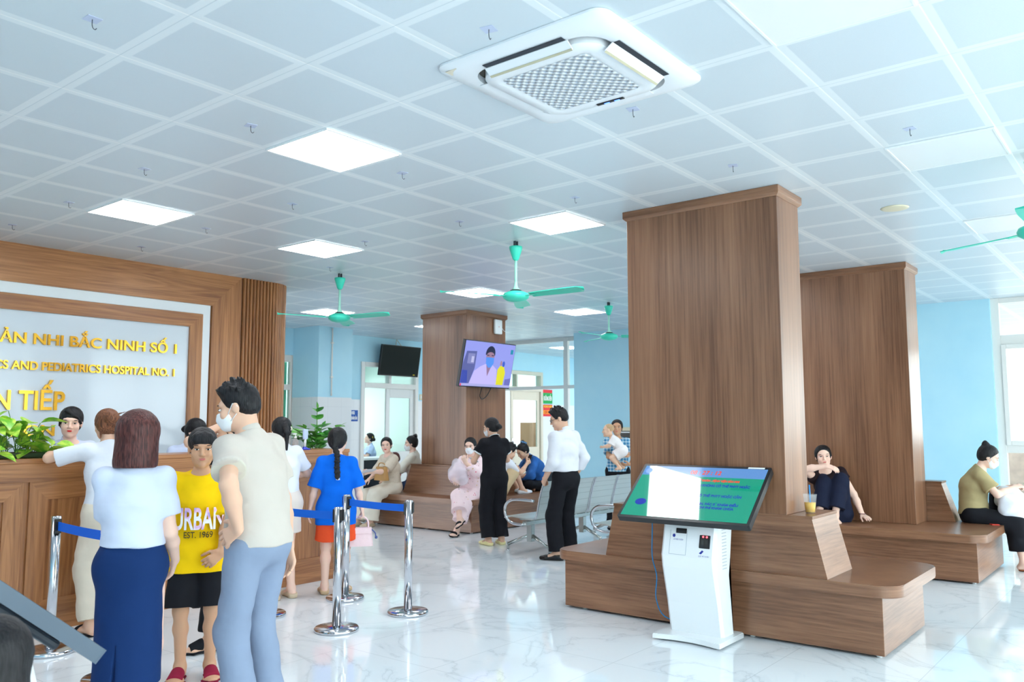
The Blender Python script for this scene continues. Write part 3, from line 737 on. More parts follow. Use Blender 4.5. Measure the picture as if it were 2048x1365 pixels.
tv = thing('television', 'lit television on the pillar showing a masked doctor in a white coat', 'television', (9.42, 7.975, 2.37))
TM = Matrix.Rotation(R(90 + 12), 4, 'X')      # local x right, y up, z out of the screen
def tvobj(name, bm, m, parent): xform(bm, TM); return obj(name, bm, m, parent)
W, Hh = 0.58, 0.345
bm = B(); box(bm, (-W, -Hh, -0.06), (W, Hh, -0.005), 0.006); tvobj('housing', bm, BLACK, tv)
def emat(name, c, p=0.58): return mat(name, (10, 10, 12), 0.15, emit=c, power=p)
bm = B(); box(bm, (-W + .012, -Hh + .016, -0.005), (W - .012, Hh - .012, -0.002)); scr = tvobj('screen', bm, emat('screen_lilac', (150, 156, 236), 0.58), tv)
def flat(poly, z, m, name='picture', par=None, d=0.0006, T=TM):
    bm = B(); prism(bm, poly, z, z + d); xform(bm, T); return obj(name, bm, m, par or scr)
def ell(cx, cy, rx, ry, n=24, a0=0, a1=360): return [(cx + rx * math.cos(R(a0 + (a1 - a0) * i / n)), cy + ry * math.sin(R(a0 + (a1 - a0) * i / n))) for i in range(n if a1 - a0 == 360 else n + 1)]
flat([(-0.568, -0.29), (-0.568, 0.0), (-0.52, 0.18), (-0.30, 0.19), (-0.30, -0.06), (-0.38, -0.29)], -0.0018, emat('screen_cabinet', (92, 96, 160)))
flat([(-0.48, 0.0), (-0.48, 0.15), (-0.33, 0.15), (-0.33, 0.0)], -0.0011, emat('screen_cabinet_door', (132, 134, 190)))
flat([(-0.40, 0.02), (-0.40, 0.11), (-0.345, 0.11), (-0.345, 0.02)], -0.0004, emat('screen_note', (190, 190, 230)))
flat([(-0.568, -0.29), (-0.568, -0.1), (-0.45, -0.1), (-0.42, -0.29)], -0.0011, emat('screen_blue_shade', (58, 70, 170)))
flat([(-0.38, -0.29), (-0.30, -0.10), (-0.18, -0.03), (-0.05, 0.02), (0.10, 0.0), (0.20, -0.06), (0.24, -0.29)], -0.0004, emat('screen_white_coat', (196, 186, 246)))
flat([(-0.06, 0.03), (0.0, -0.17), (0.085, 0.03)], 0.0003, emat('screen_neck', (150, 116, 150)))
flat(ell(0.01, 0.13, 0.095, 0.125), 0.0003, emat('screen_face', (168, 130, 150)))
flat(ell(0.005, 0.165, 0.108, 0.12, 20, -8, 188), 0.001, emat('screen_hair', (34, 32, 66)))
flat(ell(0.01, 0.145, 0.085, 0.05, 20), 0.0017, emat('screen_forehead', (160, 122, 146)))
flat([(-0.085, 0.115), (0.1, 0.115), (0.105, 0.03), (0.06, -0.035), (-0.01, -0.04), (-0.07, 0.02)], 0.0024, emat('screen_mask', (84, 146, 240)))
for sx_ in (-0.045, 0.06): flat(ell(sx_, 0.145, 0.028, 0.008), 0.0024, emat('screen_eye', (52, 40, 72)))
flat([(0.23, -0.29), (0.22, -0.06), (0.27, 0.0), (0.36, -0.0), (0.41, -0.10), (0.39, -0.29)], 0.001, emat('screen_yellow_gown', (226, 222, 20)))
flat(ell(0.345, 0.03, 0.03, 0.045), 0.0017, emat('screen_blue_cap', (60, 90, 200))); flat(ell(0.285, 0.04, 0.022, 0.04), 0.0017, emat('screen_face', (168, 130, 150)))
flat([(0.43, -0.29), (0.43, -0.2), (0.56, -0.18), (0.56, -0.29)], -0.0011, emat('screen_bed', (110, 110, 190)))
flat([(0.47, 0.19), (0.47, 0.26), (0.53, 0.26), (0.53, 0.19)], 0.0003, emat('screen_teal_badge', (20, 140, 170)))
flat([(-0.568, -0.326), (-0.568, -0.29), (0.568, -0.29), (0.568, -0.326)], 0.0003, emat('screen_caption_bar', (172, 172, 226)))
flat([(-0.565, -0.33), (-0.565, -0.295), (-0.54, -0.295), (-0.54, -0.33)], 0.001, emat('screen_red_badge', (226, 50, 70)))
bm = B(); box(bm, (W + 0.001, 0.18, -0.05), (W + 0.016, 0.30, -0.02), 0.001); tvobj('side_tag', bm, mat('teal_tag', (60, 190, 160), 0.5), tv)
bm = B(); box(bm, (-0.10, -0.1, -0.14), (0.30, 0.1, -0.06), 0.004); tvobj('wall_bracket', bm, DARK, tv)
bm = B(); tube(bm, smooth_path([(-0.03, 0.10, -0.32), (0.0, 0.17, -0.45), (0.09, 0.2, -0.5), (0.18, 0.18, -0.44), (0.22, 0.12, -0.3)], 6), 0.006, 8); obj('power_cord', bm, BLACK, tv)

tv2 = thing('television', 'dark switched off television hanging over the office door', 'television', (11.52, 12.05, 2.745))
T2 = Matrix.Rotation(R(90 + 9), 4, 'X')
bm = B(); box(bm, (-0.53, -0.305, -0.05), (0.53, 0.305, 0.0), 0.006); xform(bm, T2); obj('housing', bm, BLACK, tv2)
bm = B(); box(bm, (-0.515, -0.285, 0.0), (0.515, 0.292, 0.003)); xform(bm, T2); obj('screen', bm, mat('dark_screen', (12, 26, 26), 0.3, spec=0.08), tv2)
bm = B(); box(bm, (0.38, -0.27, 0.003), (0.43, -0.255, 0.004)); xform(bm, T2); obj('sticker', bm, mat('yellow_sticker', (240, 214, 30), 0.6), tv2)
bm = B(); box(bm, (-0.12, 0.03, -0.12), (0.12, 0.17, 0.2), 0.004); obj('wall_bracket', bm, DARK, tv2)
bm = B(); tube(bm, [(-0.1, 0.05, 0.26), (0.0, 0.12, 0.44)], 0.006, 6); tube(bm, [(0.12, 0.05, 0.26), (0.0, 0.12, 0.44)], 0.006, 6); obj('hanging_strap', bm, mat('beige_strap', (210, 196, 170), 0.7), tv2)

rt = thing('wifi_router', 'white wireless router high on the television pillar', 'router', (9.90, 8.215, 3.0))
bm = B(); box(bm, (-0.09, -0.045, -0.115), (0.09, 0, 0.115), 0.018, seg=3); obj('case', bm, WHITE, rt)
bm = B(); cyl(bm, (0, -0.046, 0.0), (0, -0.0445, 0.0), 0.008); obj('led', bm, mat('red_dot', (220, 90, 90), 0.4), rt)
bm = B(); tube(bm, smooth_path([(0.09, -0.02, 0.0), (0.13, -0.01, -0.02), (0.17, -0.008, -0.05), (0.21, -0.005, -0.05)], 5), 0.004, 6); obj('cable', bm, WHITE, rt)

BLUE_S = mat('blue_sign', (0, 84, 176), 0.4)
WHITE_T = mat('white_print', (244, 246, 248), 0.5)
sg = thing('door_sign', 'small blue room sign reading P.102 left of the half open door', 'sign', (10.44, YB - 0.012, 1.655))
SM = frame_mat((0, -0.004, 0), (1, 0, 0), (0, 0, 1))
bm = B(); box(bm, (-0.155, -0.003, -0.105), (0.155, 0.011, 0.105), 0.002); obj('plate', bm, BLUE_S, sg)
text('lettering', 'P.102', 0.075, WHITE_T, SM @ Matrix.Translation((0, 0.03, 0)), sg, bold=0.004, width=0.15)
text('lettering', 'PHÒNG KHÁM SẢN', 0.075, WHITE_T, SM @ Matrix.Translation((0, -0.07, 0)), sg, bold=0.004, width=0.27)
nt = thing('notice_sign', 'green notice above a red and orange one beside the cream door', 'sign', (16.73, YB - 0.012, 2.0))
bm = B(); box(bm, (-0.2, 0, 0.26), (0.2, 0.008, 0.34)); obj('top_strip', bm, mat('red_notice', (226, 36, 52), 0.5), nt)
bm = B(); box(bm, (-0.2, -0.002, -0.005), (0.2, 0.01, 0.26)); obj('green_board', bm, mat('green_notice', (0, 166, 80), 0.5), nt)
bm = B(); box(bm, (-0.2, 0, -0.32), (0.2, 0.008, -0.03)); obj('red_board', bm, mat('red_notice', (226, 36, 52), 0.5), nt)
bm = B(); box(bm, (-0.18, -0.003, -0.265), (0.18, 0.0, -0.17)); obj('orange_band', bm, mat('orange_notice', (250, 160, 20), 0.5), nt)
text('lettering', 'ĐƯỜNG ĐẾN', 0.14, WHITE_T, SM @ Matrix.Translation((0, 0.075, 0)), nt, bold=0.006, width=0.34)
text('lettering', 'PHÒNG KHÁM', 0.08, mat('orange_print', (255, 196, 60), 0.5), SM @ Matrix.Translation((0, -0.105, 0)), nt, bold=0.003, width=0.34)
text('lettering', 'CẤP CỨU', 0.08, mat('red_print', (210, 20, 30), 0.5), SM @ Matrix.Translation((0, -0.25, 0.001)), nt, bold=0.003, width=0.3)
fb = thing('fuse_box', 'cream fuse box with a dark window on the blue wall', 'fuse box', (12.9, 7.70, 1.30))
bm = B(); box(bm, (-0.05, -0.17, -0.135), (0, 0.13, 0.135), 0.008); obj('case', bm, CREAM, fb)
bm = B(); box(bm, (-0.054, -0.10, -0.06), (-0.0495, 0.10, 0.07), 0.002); obj('window', bm, mat('smoked_window', (62, 62, 60), 0.2), fb)
bm = B(); box(bm, (-0.0555, -0.095, 0.035), (-0.0535, 0.095, 0.055)); obj('breaker_strip', bm, WHITE, fb)
sw = thing('wall_switch', 'small cream light switch right of the half open office door', 'switch', (12.29, YB, 2.05))
bm = B(); box(bm, (-0.04, -0.014, -0.06), (0.04, 0, 0.06), 0.004); obj('plate', bm, CREAM, sw)
bm = B(); box(bm, (-0.016, -0.019, -0.03), (0.016, -0.0138, 0.03), 0.003); obj('rocker', bm, WHITE, sw)
# ------------------------------------------------------------------ touch screen kiosks
KW = mat('kiosk_white', (236, 240, 243), 0.22, coat=0.3)
SCRG = mat('screen_green', (4, 30, 26), 0.04, emit=(0, 158, 128), power=0.6, coat=1.0)
SCRB = mat('screen_banner_blue', (10, 20, 40), 0.04, emit=(96, 150, 214), power=0.6, coat=1.0)
INK = mat('screen_blue_text', (6, 16, 60), 0.04, emit=(10, 40, 190), power=0.5, coat=1.0)
INKR = mat('screen_red_text', (60, 10, 10), 0.04, emit=(236, 70, 50), power=0.6, coat=1.0)
PRINT = mat('blue_kiosk_print', (36, 52, 150), 0.5)
def kiosk(label, x, y, heading, ui):
    o = thing('touch_screen_kiosk', label, 'kiosk', (x, y, 0), R(heading - 90))
    bm = B()      # base plate with a concave front edge
    p = []
    for i in range(13):
        s = -1 + 2 * i / 12; p.append((0.25 * s, 0.235 - 0.05 * (1 - s * s) ** 1.0 if abs(s) < 0.97 else 0.225))
    p = p + [(0.25, 0.2), (0.25, -0.17), (0.235, -0.19), (-0.235, -0.19), (-0.25, -0.17), (-0.25, 0.2)]
    prism(bm, p[::-1], 0.012, 0.045); bmesh.ops.bevel(bm, geom=[e for e in bm.edges if abs(e.verts[0].co.z - e.verts[1].co.z) < 1e-5 and e.verts[0].co.z > 0.03], offset=0.006, segments=2, affect='EDGES')
    obj('base_plate', bm, KW, o, False, 40)
    for sx in (-0.2, 0.2):
        for sy in (-0.14, 0.15):
            bm = B(); cyl(bm, (sx, sy, 0), (sx, sy, 0.012), 0.022, n=12); obj('foot', bm, BLACK, o)
    # waisted pedestal
    prof = [(0.045, 0.02), (0.16, 0.38), (0.285 - 0.10, 0.52), (0.60, 0.16 + 0.02), (0.87, 0.10)]
    front = [(0.06, 0.045), (0.10, 0.25), (0.165, 0.50), (0.175, 0.58), (0.155, 0.66), (0.10, 0.885)]
    back = [(-0.13, 1.045), (-0.13, 0.75), (-0.10, 0.58), (-0.07, 0.45), (-0.12, 0.045)]
    bm = B(); hw = 0.205
    ch = 0.02
    def ring(xx, ins):
        c = Vector((0.02, 0.5)); out = []
        for (yy, zz) in front + back:
            v = Vector((yy, zz)); out.append(bm.verts.new((xx, yy + (-ins if yy > 0 else ins), zz)))
        return out
    r = [ring(-hw, ch), ring(-hw + ch, 0), ring(hw - ch, 0), ring(hw, ch)]
    n = len(r[0])
    for a, b in zip(r[:-1], r[1:]):
        for i in range(n): bm.faces.new((a[i], a[(i + 1) % n], b[(i + 1) % n], b[i]))
    bm.faces.new(r[0][::-1]); bm.faces.new(r[-1])
    bmesh.ops.triangulate(bm, faces=[f for f in bm.faces if len(f.verts) > 4])
    body = obj('pedestal', bm, KW, o, False)
    # screen: local frame x right, y up the slope, z out
    c = Vector((0.012, 0.035, 1.012)); up = Vector((0, -0.767, 0.641)); nrm = Vector((0, 0.641, 0.767))
    T = frame_mat(c, (-1, 0, 0), up)
    W, H = 0.50, 0.28
    bm = B(); prism(bm, rrect(-W, -H, W, H, 0.012, 4), -0.045, 0.0); xform(bm, T); hs = obj('screen_bezel', bm, BLACK if ui else mat('slate_grey_bezel', (84, 98, 112), 0.3), o)
    bm = B(); box(bm, (-0.38, -0.2, -0.075), (0.38, 0.2, -0.045), 0.01); xform(bm, T); obj('rear_housing', bm, DARK, hs)
    bm = B(); box(bm, (-W + 0.022, -H + 0.022, 0.0), (W - 0.022, H - 0.022, 0.0012)); xform(bm, T); sc = obj('screen', bm, SCRG if ui else mat('dark_kiosk_glass', (14, 20, 28), 0.06), o)
    if ui:
        flat([(-W + .022, 0.16), (W - .022, 0.16), (W - .022, H - .022), (-W + .022, H - .022)], 0.0010, SCRB, 'banner', sc, 0.0006, T)
        flat(ell(-W + 0.065, 0.205, 0.028, 0.028), 0.0014, mat('screen_crest', (10, 20, 60), 0.2, emit=(30, 110, 210), power=0.8), 'crest', sc, 0.0006, T)
        def L(body, size, m, px, py, width): text('lettering', body, size, m, T @ Matrix.Translation((px, py, 0.0018)), sc, 0.0003, 'CENTER', 0.0015, width)
        L('08 : 27 : 12', 0.055, INKR, 0.03, 0.185, 0.24)
        L('HỆ THỐNG ĐĂNG KÝ KHÁM - BỆNH VIỆN SẢN NHI', 0.026, INKR, 0.06, 0.115, 0.5)
        L('KHI BỆNH NHÂN KHÔNG CÓ THẺ BHYT HOẶC', 0.03, INK, 0.12, 0.065, 0.56)
        L('BỆNH NHÂN CÓ THẺ BHYT HOẶC CĂN', 0.03, INK, 0.12, -0.035, 0.5)
        L('KHÁM CHỮA BỆNH, BÁC SĨ KHÁM ĐIỀU', 0.028, INK, 0.12, -0.115, 0.5)
        L('TRỊ, TIỀN ĐIỆN, CHI PHÍ KHÁM CHỮA', 0.028, INK, 0.12, -0.15, 0.46)
        flat(ell(-0.37, -0.12, 0.045, 0.032), 0.0014, INK, 'logo', sc, 0.0006, T)
        bm = B(); box(bm, (0.33, H - 0.018, 0.0), (0.45, H - 0.004, 0.0016)); xform(bm, T); obj('label_strip', bm, WHITE, hs)
        # upper pedestal face frame for the printer, reader and prints
        d = Vector((0, 0.10 - 0.155, 0.885 - 0.66)).normalized()
        def face(zz): k = (zz - 0.66) / (0.885 - 0.66); return Vector((0, 0.155 + k * (0.10 - 0.155), zz))
        FT = frame_mat(face(0.705), (-1, 0, 0), d)
        bm = B(); box(bm, (-0.095, 0.03, -0.004), (-0.015, 0.065, 0.006), 0.003); xform(bm, FT); obj('ticket_slot', bm, BLACK, body)
        bm = B()
        for q in ((-0.14, -0.115, -0.137, 0.05), (-0.013, -0.115, -0.01, 0.05), (-0.14, -0.118, -0.01, -0.115)): box(bm, (q[0], q[1], 0.0), (q[2], q[3], 0.0012))
        xform(bm, FT); obj('printer_door_seam', bm, mat('pale_seam', (176, 186, 196), 0.5), body)
        bm = B(); box(bm, (0.085, -0.06, -0.004), (0.165, 0.03, 0.005), 0.006); xform(bm, FT); rd = obj('barcode_reader', bm, BLACK, body)
        bm = B(); box(bm, (0.1, -0.035, 0.005), (0.15, 0.0, 0.0065)); xform(bm, FT); obj('reader_window', bm, mat('smoked_window', (62, 62, 60), 0.2), rd)
        bm = B()
        for xx in (0.113, 0.14): sphere(bm, (xx, 0.018, 0.004), 0.0075, u=10, v=6)
        xform(bm, FT); obj('reader_light', bm, mat('red_reader_light', (255, 60, 60), 0.4, emit=(255, 60, 70), power=4.0), rd)
        flat(ell(-0.11, 0.012, 0.011, 0.012, 12), 0.0, PRINT, 'pictogram', body, 0.0008, FT)
        flat([(0.088, -0.095), (0.11, -0.072), (0.122, -0.08), (0.104, -0.1)], 0.0, PRINT, 'pictogram', body, 0.0008, FT)
        text('lettering', 'LẤY PHIẾU TẠI ĐÂY', 0.014, PRINT, FT @ Matrix.Translation((-0.075, -0.018, 0)), body, 0.0005, width=0.075)
        text('lettering', 'QUÉT MÃ TẠI ĐÂY', 0.014, PRINT, FT @ Matrix.Translation((0.125, -0.118, 0)), body, 0.0005, width=0.08)
        vt = B()
        for i in range(14):
            z = 0.5 + 0.022 * i; box(vt, (-0.2062, -0.02, z), (-0.2048, 0.05, z + 0.006))
        obj('vent_slot', vt, mat('pale_seam', (176, 186, 196), 0.5), body)
        bm = B(); tube(bm, smooth_path([(0.37, -0.02, 0.90), (0.385, -0.04, 0.7), (0.40, -0.06, 0.52), (0.36, -0.05, 0.38), (0.38, -0.07, 0.22), (0.33, -0.10, 0.09), (0.15, -0.13, 0.05)], 6), 0.0042, 8); obj('network_cable', bm, mat('blue_cable', (0, 128, 190), 0.4), o)
    return o
kiosk('white touch screen kiosk with a green screen in front of the near pillar', 5.50, 2.715, 180, True)
kiosk('dark screen kiosk seen from its side in the bottom left corner', 1.06, 3.06, -8.4, False)

# ------------------------------------------------------------------ queue barriers
def stanchion(label, x, y, to=None, dark_cap=True):
    o = thing('barrier_post', label, 'queue barrier', (x, y, 0), group='steel queue barrier posts')
    bm = B(); lathe(bm, [(0, 0), (0.158, 0), (0.162, 0.006), (0.162, 0.020), (0.155, 0.028), (0.06, 0.036), (0.036, 0.04), (0, 0.04)], 48); obj('base', bm, CHROME, o)
    bm = B(); cyl(bm, (0, 0, 0.036), (0, 0, 0.88), 0.032, n=32); lathe(bm, [(0.032, 0.88), (0.029, 0.888), (0, 0.889)], 32); obj('post', bm, CHROME, o)
    if to is not None: a = math.atan2(to[1] - y, to[0] - x)
    else: a = PI * 0.75
    M = Matrix.Rotation(a, 4, 'Z')
    bm = B(); box(bm, (0.024, -0.022, 0.775), (0.042, 0.022, 0.872), 0.004); xform(bm, M); obj('belt_cassette', bm, BLACK, o)
    bm = B(); box(bm, (-0.042, -0.018, 0.79), (-0.026, 0.018, 0.872), 0.004); xform(bm, M); obj('belt_receiver', bm, BLACK, o)
    if to is not None:
        L = math.hypot(to[0] - x, to[1] - y) - 0.044
        bm = B(); n = 12; tp = []
        for i in range(n + 1):
            s = i / n; xx = 0.042 + (L - 0.042) * s; sag = -0.006 * 4 * s * (1 - s)
            tp.append([bm.verts.new((xx, sy, z + sag)) for sy, z in ((-0.0012, 0.795), (0.0012, 0.795), (0.0012, 0.853), (-0.0012, 0.853))])
        for p, q in zip(tp[:-1], tp[1:]):
            for k in range(4): bm.faces.new((p[k], p[(k + 1) % 4], q[(k + 1) % 4], q[k]))
        bm.faces.new(tp[0][::-1]); bm.faces.new(tp[-1]); xform(bm, M); bl = obj('belt', bm, BELT, o); bl['label'] = 'blue webbing belt'
        bm = B(); box(bm, (L - 0.01, -0.006, 0.792), (L + 0.006, 0.006, 0.86), 0.003); xform(bm, M); obj('belt_clip', bm, BLACK, bl)
    return o
S1 = (4.775, 4.879); S2 = (4.069, 4.895); S3 = (4.825, 5.70); S4 = (2.512, 5.922); S5 = (4.02, 5.70); S6 = (2.475, 5.001)
stanchion('steel barrier post standing alone right of the girl in blue, holding the belt end', *S1)
stanchion('steel barrier post in front of the girl in blue, nearer of the two', S2[0], S2[1], S5)
stanchion('steel barrier post just behind the nearer one by the girl in blue', S3[0], S3[1], S1)
stanchion('steel barrier post in front of the woman in beige trousers, belt to the right', S4[0], S4[1], S6)
stanchion('steel barrier post mostly hidden behind the man in the polo shirt', *S5)
stanchion('steel barrier post hidden behind the navy skirt', *S6)

# ------------------------------------------------------------------ steel waiting chairs
m = bpy.data.materials.new('perforated_seat_steel'); m.use_nodes = True; t = NT(m)
mp = t.coords((1 / 0.02, 1 / 0.02, 1 / 0.02)); v = t.new('ShaderNodeTexVoronoi', i_Scale=1.0, i_Randomness=0.0); t.link(mp, 0, v, 'Vector')
rp = t.ramp([(0.16, rgb((120, 124, 122))), (0.22, rgb((206, 210, 206)))], v, 0); t.link(rp, 0, t.b, 'Base Color')
t.b.inputs['Metallic'].default_value = 0.85; t.b.inputs['Roughness'].default_value = 0.3
SEAT = m
def chair_row(label, x, y, n):
    o = thing('waiting_chairs', label, 'waiting chairs', (x, y, 0))
    P = 0.54; w = 0.51
    prof = [(0.46, 0.395), (0.44, 0.412), (0.36, 0.415), (0.2, 0.400), (0.06, 0.392), (0.015, 0.405), (-0.012, 0.45), (-0.03, 0.54), (-0.065, 0.68), (-0.105, 0.80), (-0.125, 0.835)]
    def shell(x0, x1, pr, name, m):
        bm = B(); A = []; th = 0.010
        for i, (yy, zz) in enumerate(pr):
            j = max(0, i - 1); k = min(len(pr) - 1, i + 1)
            d = Vector((pr[k][0] - pr[j][0], pr[k][1] - pr[j][1])).normalized(); nn = Vector((-d.y, d.x)) * -th
            A.append([bm.verts.new((x0, yy, zz)), bm.verts.new((x1, yy, zz)), bm.verts.new((x1, yy + nn.x, zz + nn.y)), bm.verts.new((x0, yy + nn.x, zz + nn.y))])
        for p, q in zip(A[:-1], A[1:]):
            for k in range(4): bm.faces.new((p[k], p[(k + 1) % 4], q[(k + 1) % 4], q[k]))
        bm.faces.new(A[0][::-1]); bm.faces.new(A[-1])
        return obj(name, bm, m, o, False, 35)
    for i in range(n):
        a = i * P + 0.015; b = a + w
        shell(a, b, prof[:6], 'seat', SEAT); bk = shell(a, b, prof[5:], 'backrest', SEAT)
        for e in (a, b):
            bm = B(); tube(bm, smooth_path([(e, yy, zz + 0.004) for yy, zz in prof[5:]], 3), 0.011, 8); obj('edge_rail', bm, CHROME, bk)
    bm = B(); box(bm, (0.02, 0.14, 0.325), (n * P - 0.02, 0.20, 0.375), 0.006); obj('beam', bm, STEEL, o)
    bm = B()
    for i in range(n):
        for e in (0.1, 0.42): box(bm, (i * P + e, 0.1, 0.374), (i * P + e + 0.03, 0.3, 0.39))
    obj('seat_bracket', bm, STEEL, o)
    lx = [0.14, 1.22] if n > 2 else [0.14]
    if n > 3: lx.append(n * P - 0.14)
    for xx in lx:
        bm = B(); box(bm, (xx - 0.035, 0.135, 0.13), (xx + 0.035, 0.205, 0.33), 0.005)
        for sy, ye in ((1, 0.51), (-1, -0.10)):
            y0_ = 0.17 + sy * 0.03
            tube(bm, [(xx, y0_, 0.20), (xx, ye, 0.075)], 0.021, 8)
            cyl(bm, (xx, ye, 0.02), (xx, ye, 0.10), 0.017, n=14)
        obj('leg', bm, STEEL, o)
        for ye in (0.51, -0.10):
            bm = B(); lathe(bm, [(0, 0), (0.026, 0), (0.026, 0.008), (0.01, 0.02), (0, 0.02)], 18, c=(xx, ye, 0)); obj('foot', bm, CHROME, o)
    for e in (0.0, n * P):
        bm = B(); pts = [(e, 0.02, 0.615), (e, 0.24, 0.62), (e, 0.36, 0.605), (e, 0.43, 0.55), (e, 0.445, 0.47), (e, 0.41, 0.39), (e, 0.33, 0.345), (e, 0.22, 0.335), (e, 0.18, 0.335)]
        tube(bm, smooth_path(pts, 5), 0.016, 12); obj('armrest', bm, CHROME, o)
    return o
chair_row('row of steel waiting chairs beside the man in the white shirt', 7.70, 5.82, 4)
chair_row('row of steel waiting chairs half hidden behind the kiosk screen', 7.72, 4.62, 3)

# ------------------------------------------------------------------ plants on the counter
def leaf_bm(bm, M, L, W, fold=0.25, droop=0.2, mi=0):
    n = 6; rows = []
    for i in range(n + 1):
        s = i / n; w = W * math.sin(PI * min(1, s ** 0.75)) if 0 < s < 1 else 0.0
        z = -droop * L * s * s
        rows.append((s * L, w, z))
    V = []
    for (x, w, z) in rows:
        if w < 1e-5: V.append([bm.verts.new(M @ Vector((x, 0, z)))])
        else: V.append([bm.verts.new(M @ Vector((x, sw * w, z + fold * w * abs(sw)))) for sw in (-1, 0, 1)])
    for a, b in zip(V[:-1], V[1:]):
        if len(a) == 1 and len(b) == 3: fs = [(a[0], b[0], b[1]), (a[0], b[1], b[2])]
        elif len(a) == 3 and len(b) == 1: fs = [(a[0], b[0], a[1]), (a[1], b[0], a[2])]
        else: fs = [(a[0], b[0], b[1], a[1]), (a[1], b[1], b[2], a[2])]
        for f in fs: ff = bm.faces.new(f); ff.smooth = True; ff.material_index = mi
def leafM(p, d, roll=0.0, up=(0, 0, 1)):
    d = Vector(d).normalized(); upv = Vector(up)
    y = upv.cross(d); y = y.normalized() if y.length > 1e-3 else Vector((0, 1, 0)); z = d.cross(y)
    M = Matrix.Identity(4)
    for i in range(3): M[i][0] = d[i]; M[i][1] = y[i]; M[i][2] = z[i]; M[i][3] = p[i]
    return M @ Matrix.Rotation(roll, 4, 'X')
def leaf_mat(name, a, b, sc=18):
    m = bpy.data.materials.new(name); m.use_nodes = True; t = NT(m)
    mp = t.coords(); n = t.new('ShaderNodeTexNoise', i_Scale=sc, i_Detail=3); t.link(mp, 0, n, 'Vector')
    r = t.ramp([(0.4, rgb(a)), (0.62, rgb(b))], n, 0); t.link(r, 0, t.b, 'Base Color'); t.b.inputs['Roughness'].default_value = 0.35
    return m
POTH = leaf_mat('variegated_leaf', (112, 184, 44), (204, 234, 92)); ZZL = leaf_mat('glossy_dark_leaf', (56, 140, 54), (120, 196, 84), 8)
STEM = mat('green_stem', (86, 140, 56), 0.5)
rnd = random.Random(3)
pl = thing('potted_plant', 'leafy yellow green plant in a low trough at the left end of the counter', 'plant', (2.40, 6.80, 1.25))
bm = B(); box(bm, (-0.55, -0.10, 0.0), (0.36, 0.10, 0.04), 0.01); obj('trough', bm, mat('dark_green_trough', (60, 80, 50), 0.6), pl)
bm = B(); box(bm, (-0.53, -0.09, 0.04), (0.34, 0.09, 0.043)); obj('soil', bm, mat('potting_soil', (70, 54, 42), 0.9), pl)
stems = B()
for i in range(98):
    bx = -0.52 + 0.88 * (i + 0.5) / 98; by = rnd.uniform(-0.09, 0.09)
    hgt = (0.02 + 0.25 * ((i * 7) % 13) / 12.0) * (1.0 if bx < 0.2 else 0.85)
    if abs(bx - 0.2) < 0.04: hgt += 0.05
    a = rnd.uniform(0, 2 * PI); rr_ = rnd.uniform(0.02, 0.13)
    tip = Vector((bx + rr_ * math.cos(a) * 0.8, by + rr_ * math.sin(a) - 0.05, 0.03 + hgt))
    tube(stems, smooth_path([(bx, by, 0.03), (bx + 0.3 * rr_ * math.cos(a), by + 0.3 * rr_ * math.sin(a), 0.03 + hgt * 0.6), tip], 3), 0.003, 5)
    d = Vector((math.cos(a), math.sin(a) * 0.8 - 0.25, rnd.uniform(-0.45, 0.45)))
    bm = B(); leaf_bm(bm, leafM(tip, d, rnd.uniform(-0.6, 0.6)), rnd.uniform(0.14, 0.20), rnd.uniform(0.048, 0.068), 0.25, rnd.uniform(0.15, 0.5)); obj('leaf', bm, POTH, pl)
obj('stem', stems, STEM, pl)
zz = thing('potted_plant', 'upright glossy green plant behind the right end of the counter', 'plant', (5.60, 7.14, 0.0))
bm = B(); lathe(bm, [(0, 0), (0.12, 0), (0.15, 1.16), (0.16, 1.19), (0.14, 1.19), (0.13, 1.14), (0, 1.14)], 28); obj('pot', bm, WHITE, zz)
fronds = [(0.02, 0.0, 0.92, 0.03), (0.22, -1.2, 0.70, 0.0), (0.25, 1.9, 0.68, 0), (0.16, 0.4, 0.74, 0), (0.30, -0.3, 0.62, 0), (0.30, 2.7, 0.66, 0), (0.22, 3.6, 0.72, 0), (0.17, -2.2, 0.66, 0), (0.33, 3.1, 0.74, 0), (0.26, -0.8, 0.74, 0), (0.12, 4.4, 0.64, 0), (0.2, 2.2, 0.62, 0)]
for (lean, az, hh, _) in fronds:
    bm = B(); dx, dy = math.cos(az), math.sin(az)
    p0 = Vector((0.03 * dx, 0.03 * dy, 1.14)); p2 = Vector((dx * lean, dy * lean, hh + 0.74)); p1 = (p0 + p2) / 2 + Vector((-dx * lean * 0.18, -dy * lean * 0.18, 0.05))
    path_ = smooth_path([p0, p1, p2], 8); tube(bm, path_, [0.008 - 0.005 * i / (len(path_) - 1) for i in range(len(path_))], 6, mi=1)
    N = len(path_)
    for k in range(N // 3, N, 3):
        p = path_[k]; d = (path_[min(k + 1, N - 1)] - path_[max(k - 1, 0)]).normalized(); s = d.cross(Vector((dy, -dx, 0.2))).normalized()
        side = d.cross(s).normalized()
        for sg_ in (-1, 1):
            leaf_bm(bm, leafM(p, d * 0.55 + side * sg_ * 0.9 + Vector((0, 0, 0.1)), rnd.uniform(-0.4, 0.4)), rnd.uniform(0.10, 0.13), 0.040, 0.2, 0.15)
    leaf_bm(bm, leafM(path_[-1], path_[-1] - path_[-2]), 0.08, 0.02, 0.2, 0.1)
    obj('frond', bm, [ZZL, STEM], zz)
bt = thing('fan_bottle', 'small blue and white desk device standing in front of the glossy plant', 'desk device', (5.10, 6.66, 1.25))
bm = B(); lathe(bm, [(0, 0), (0.055, 0), (0.055, 0.012), (0.02, 0.02), (0.018, 0.03)], 24); obj('base', bm, mat('blue_plastic', (40, 60, 190), 0.3), bt)
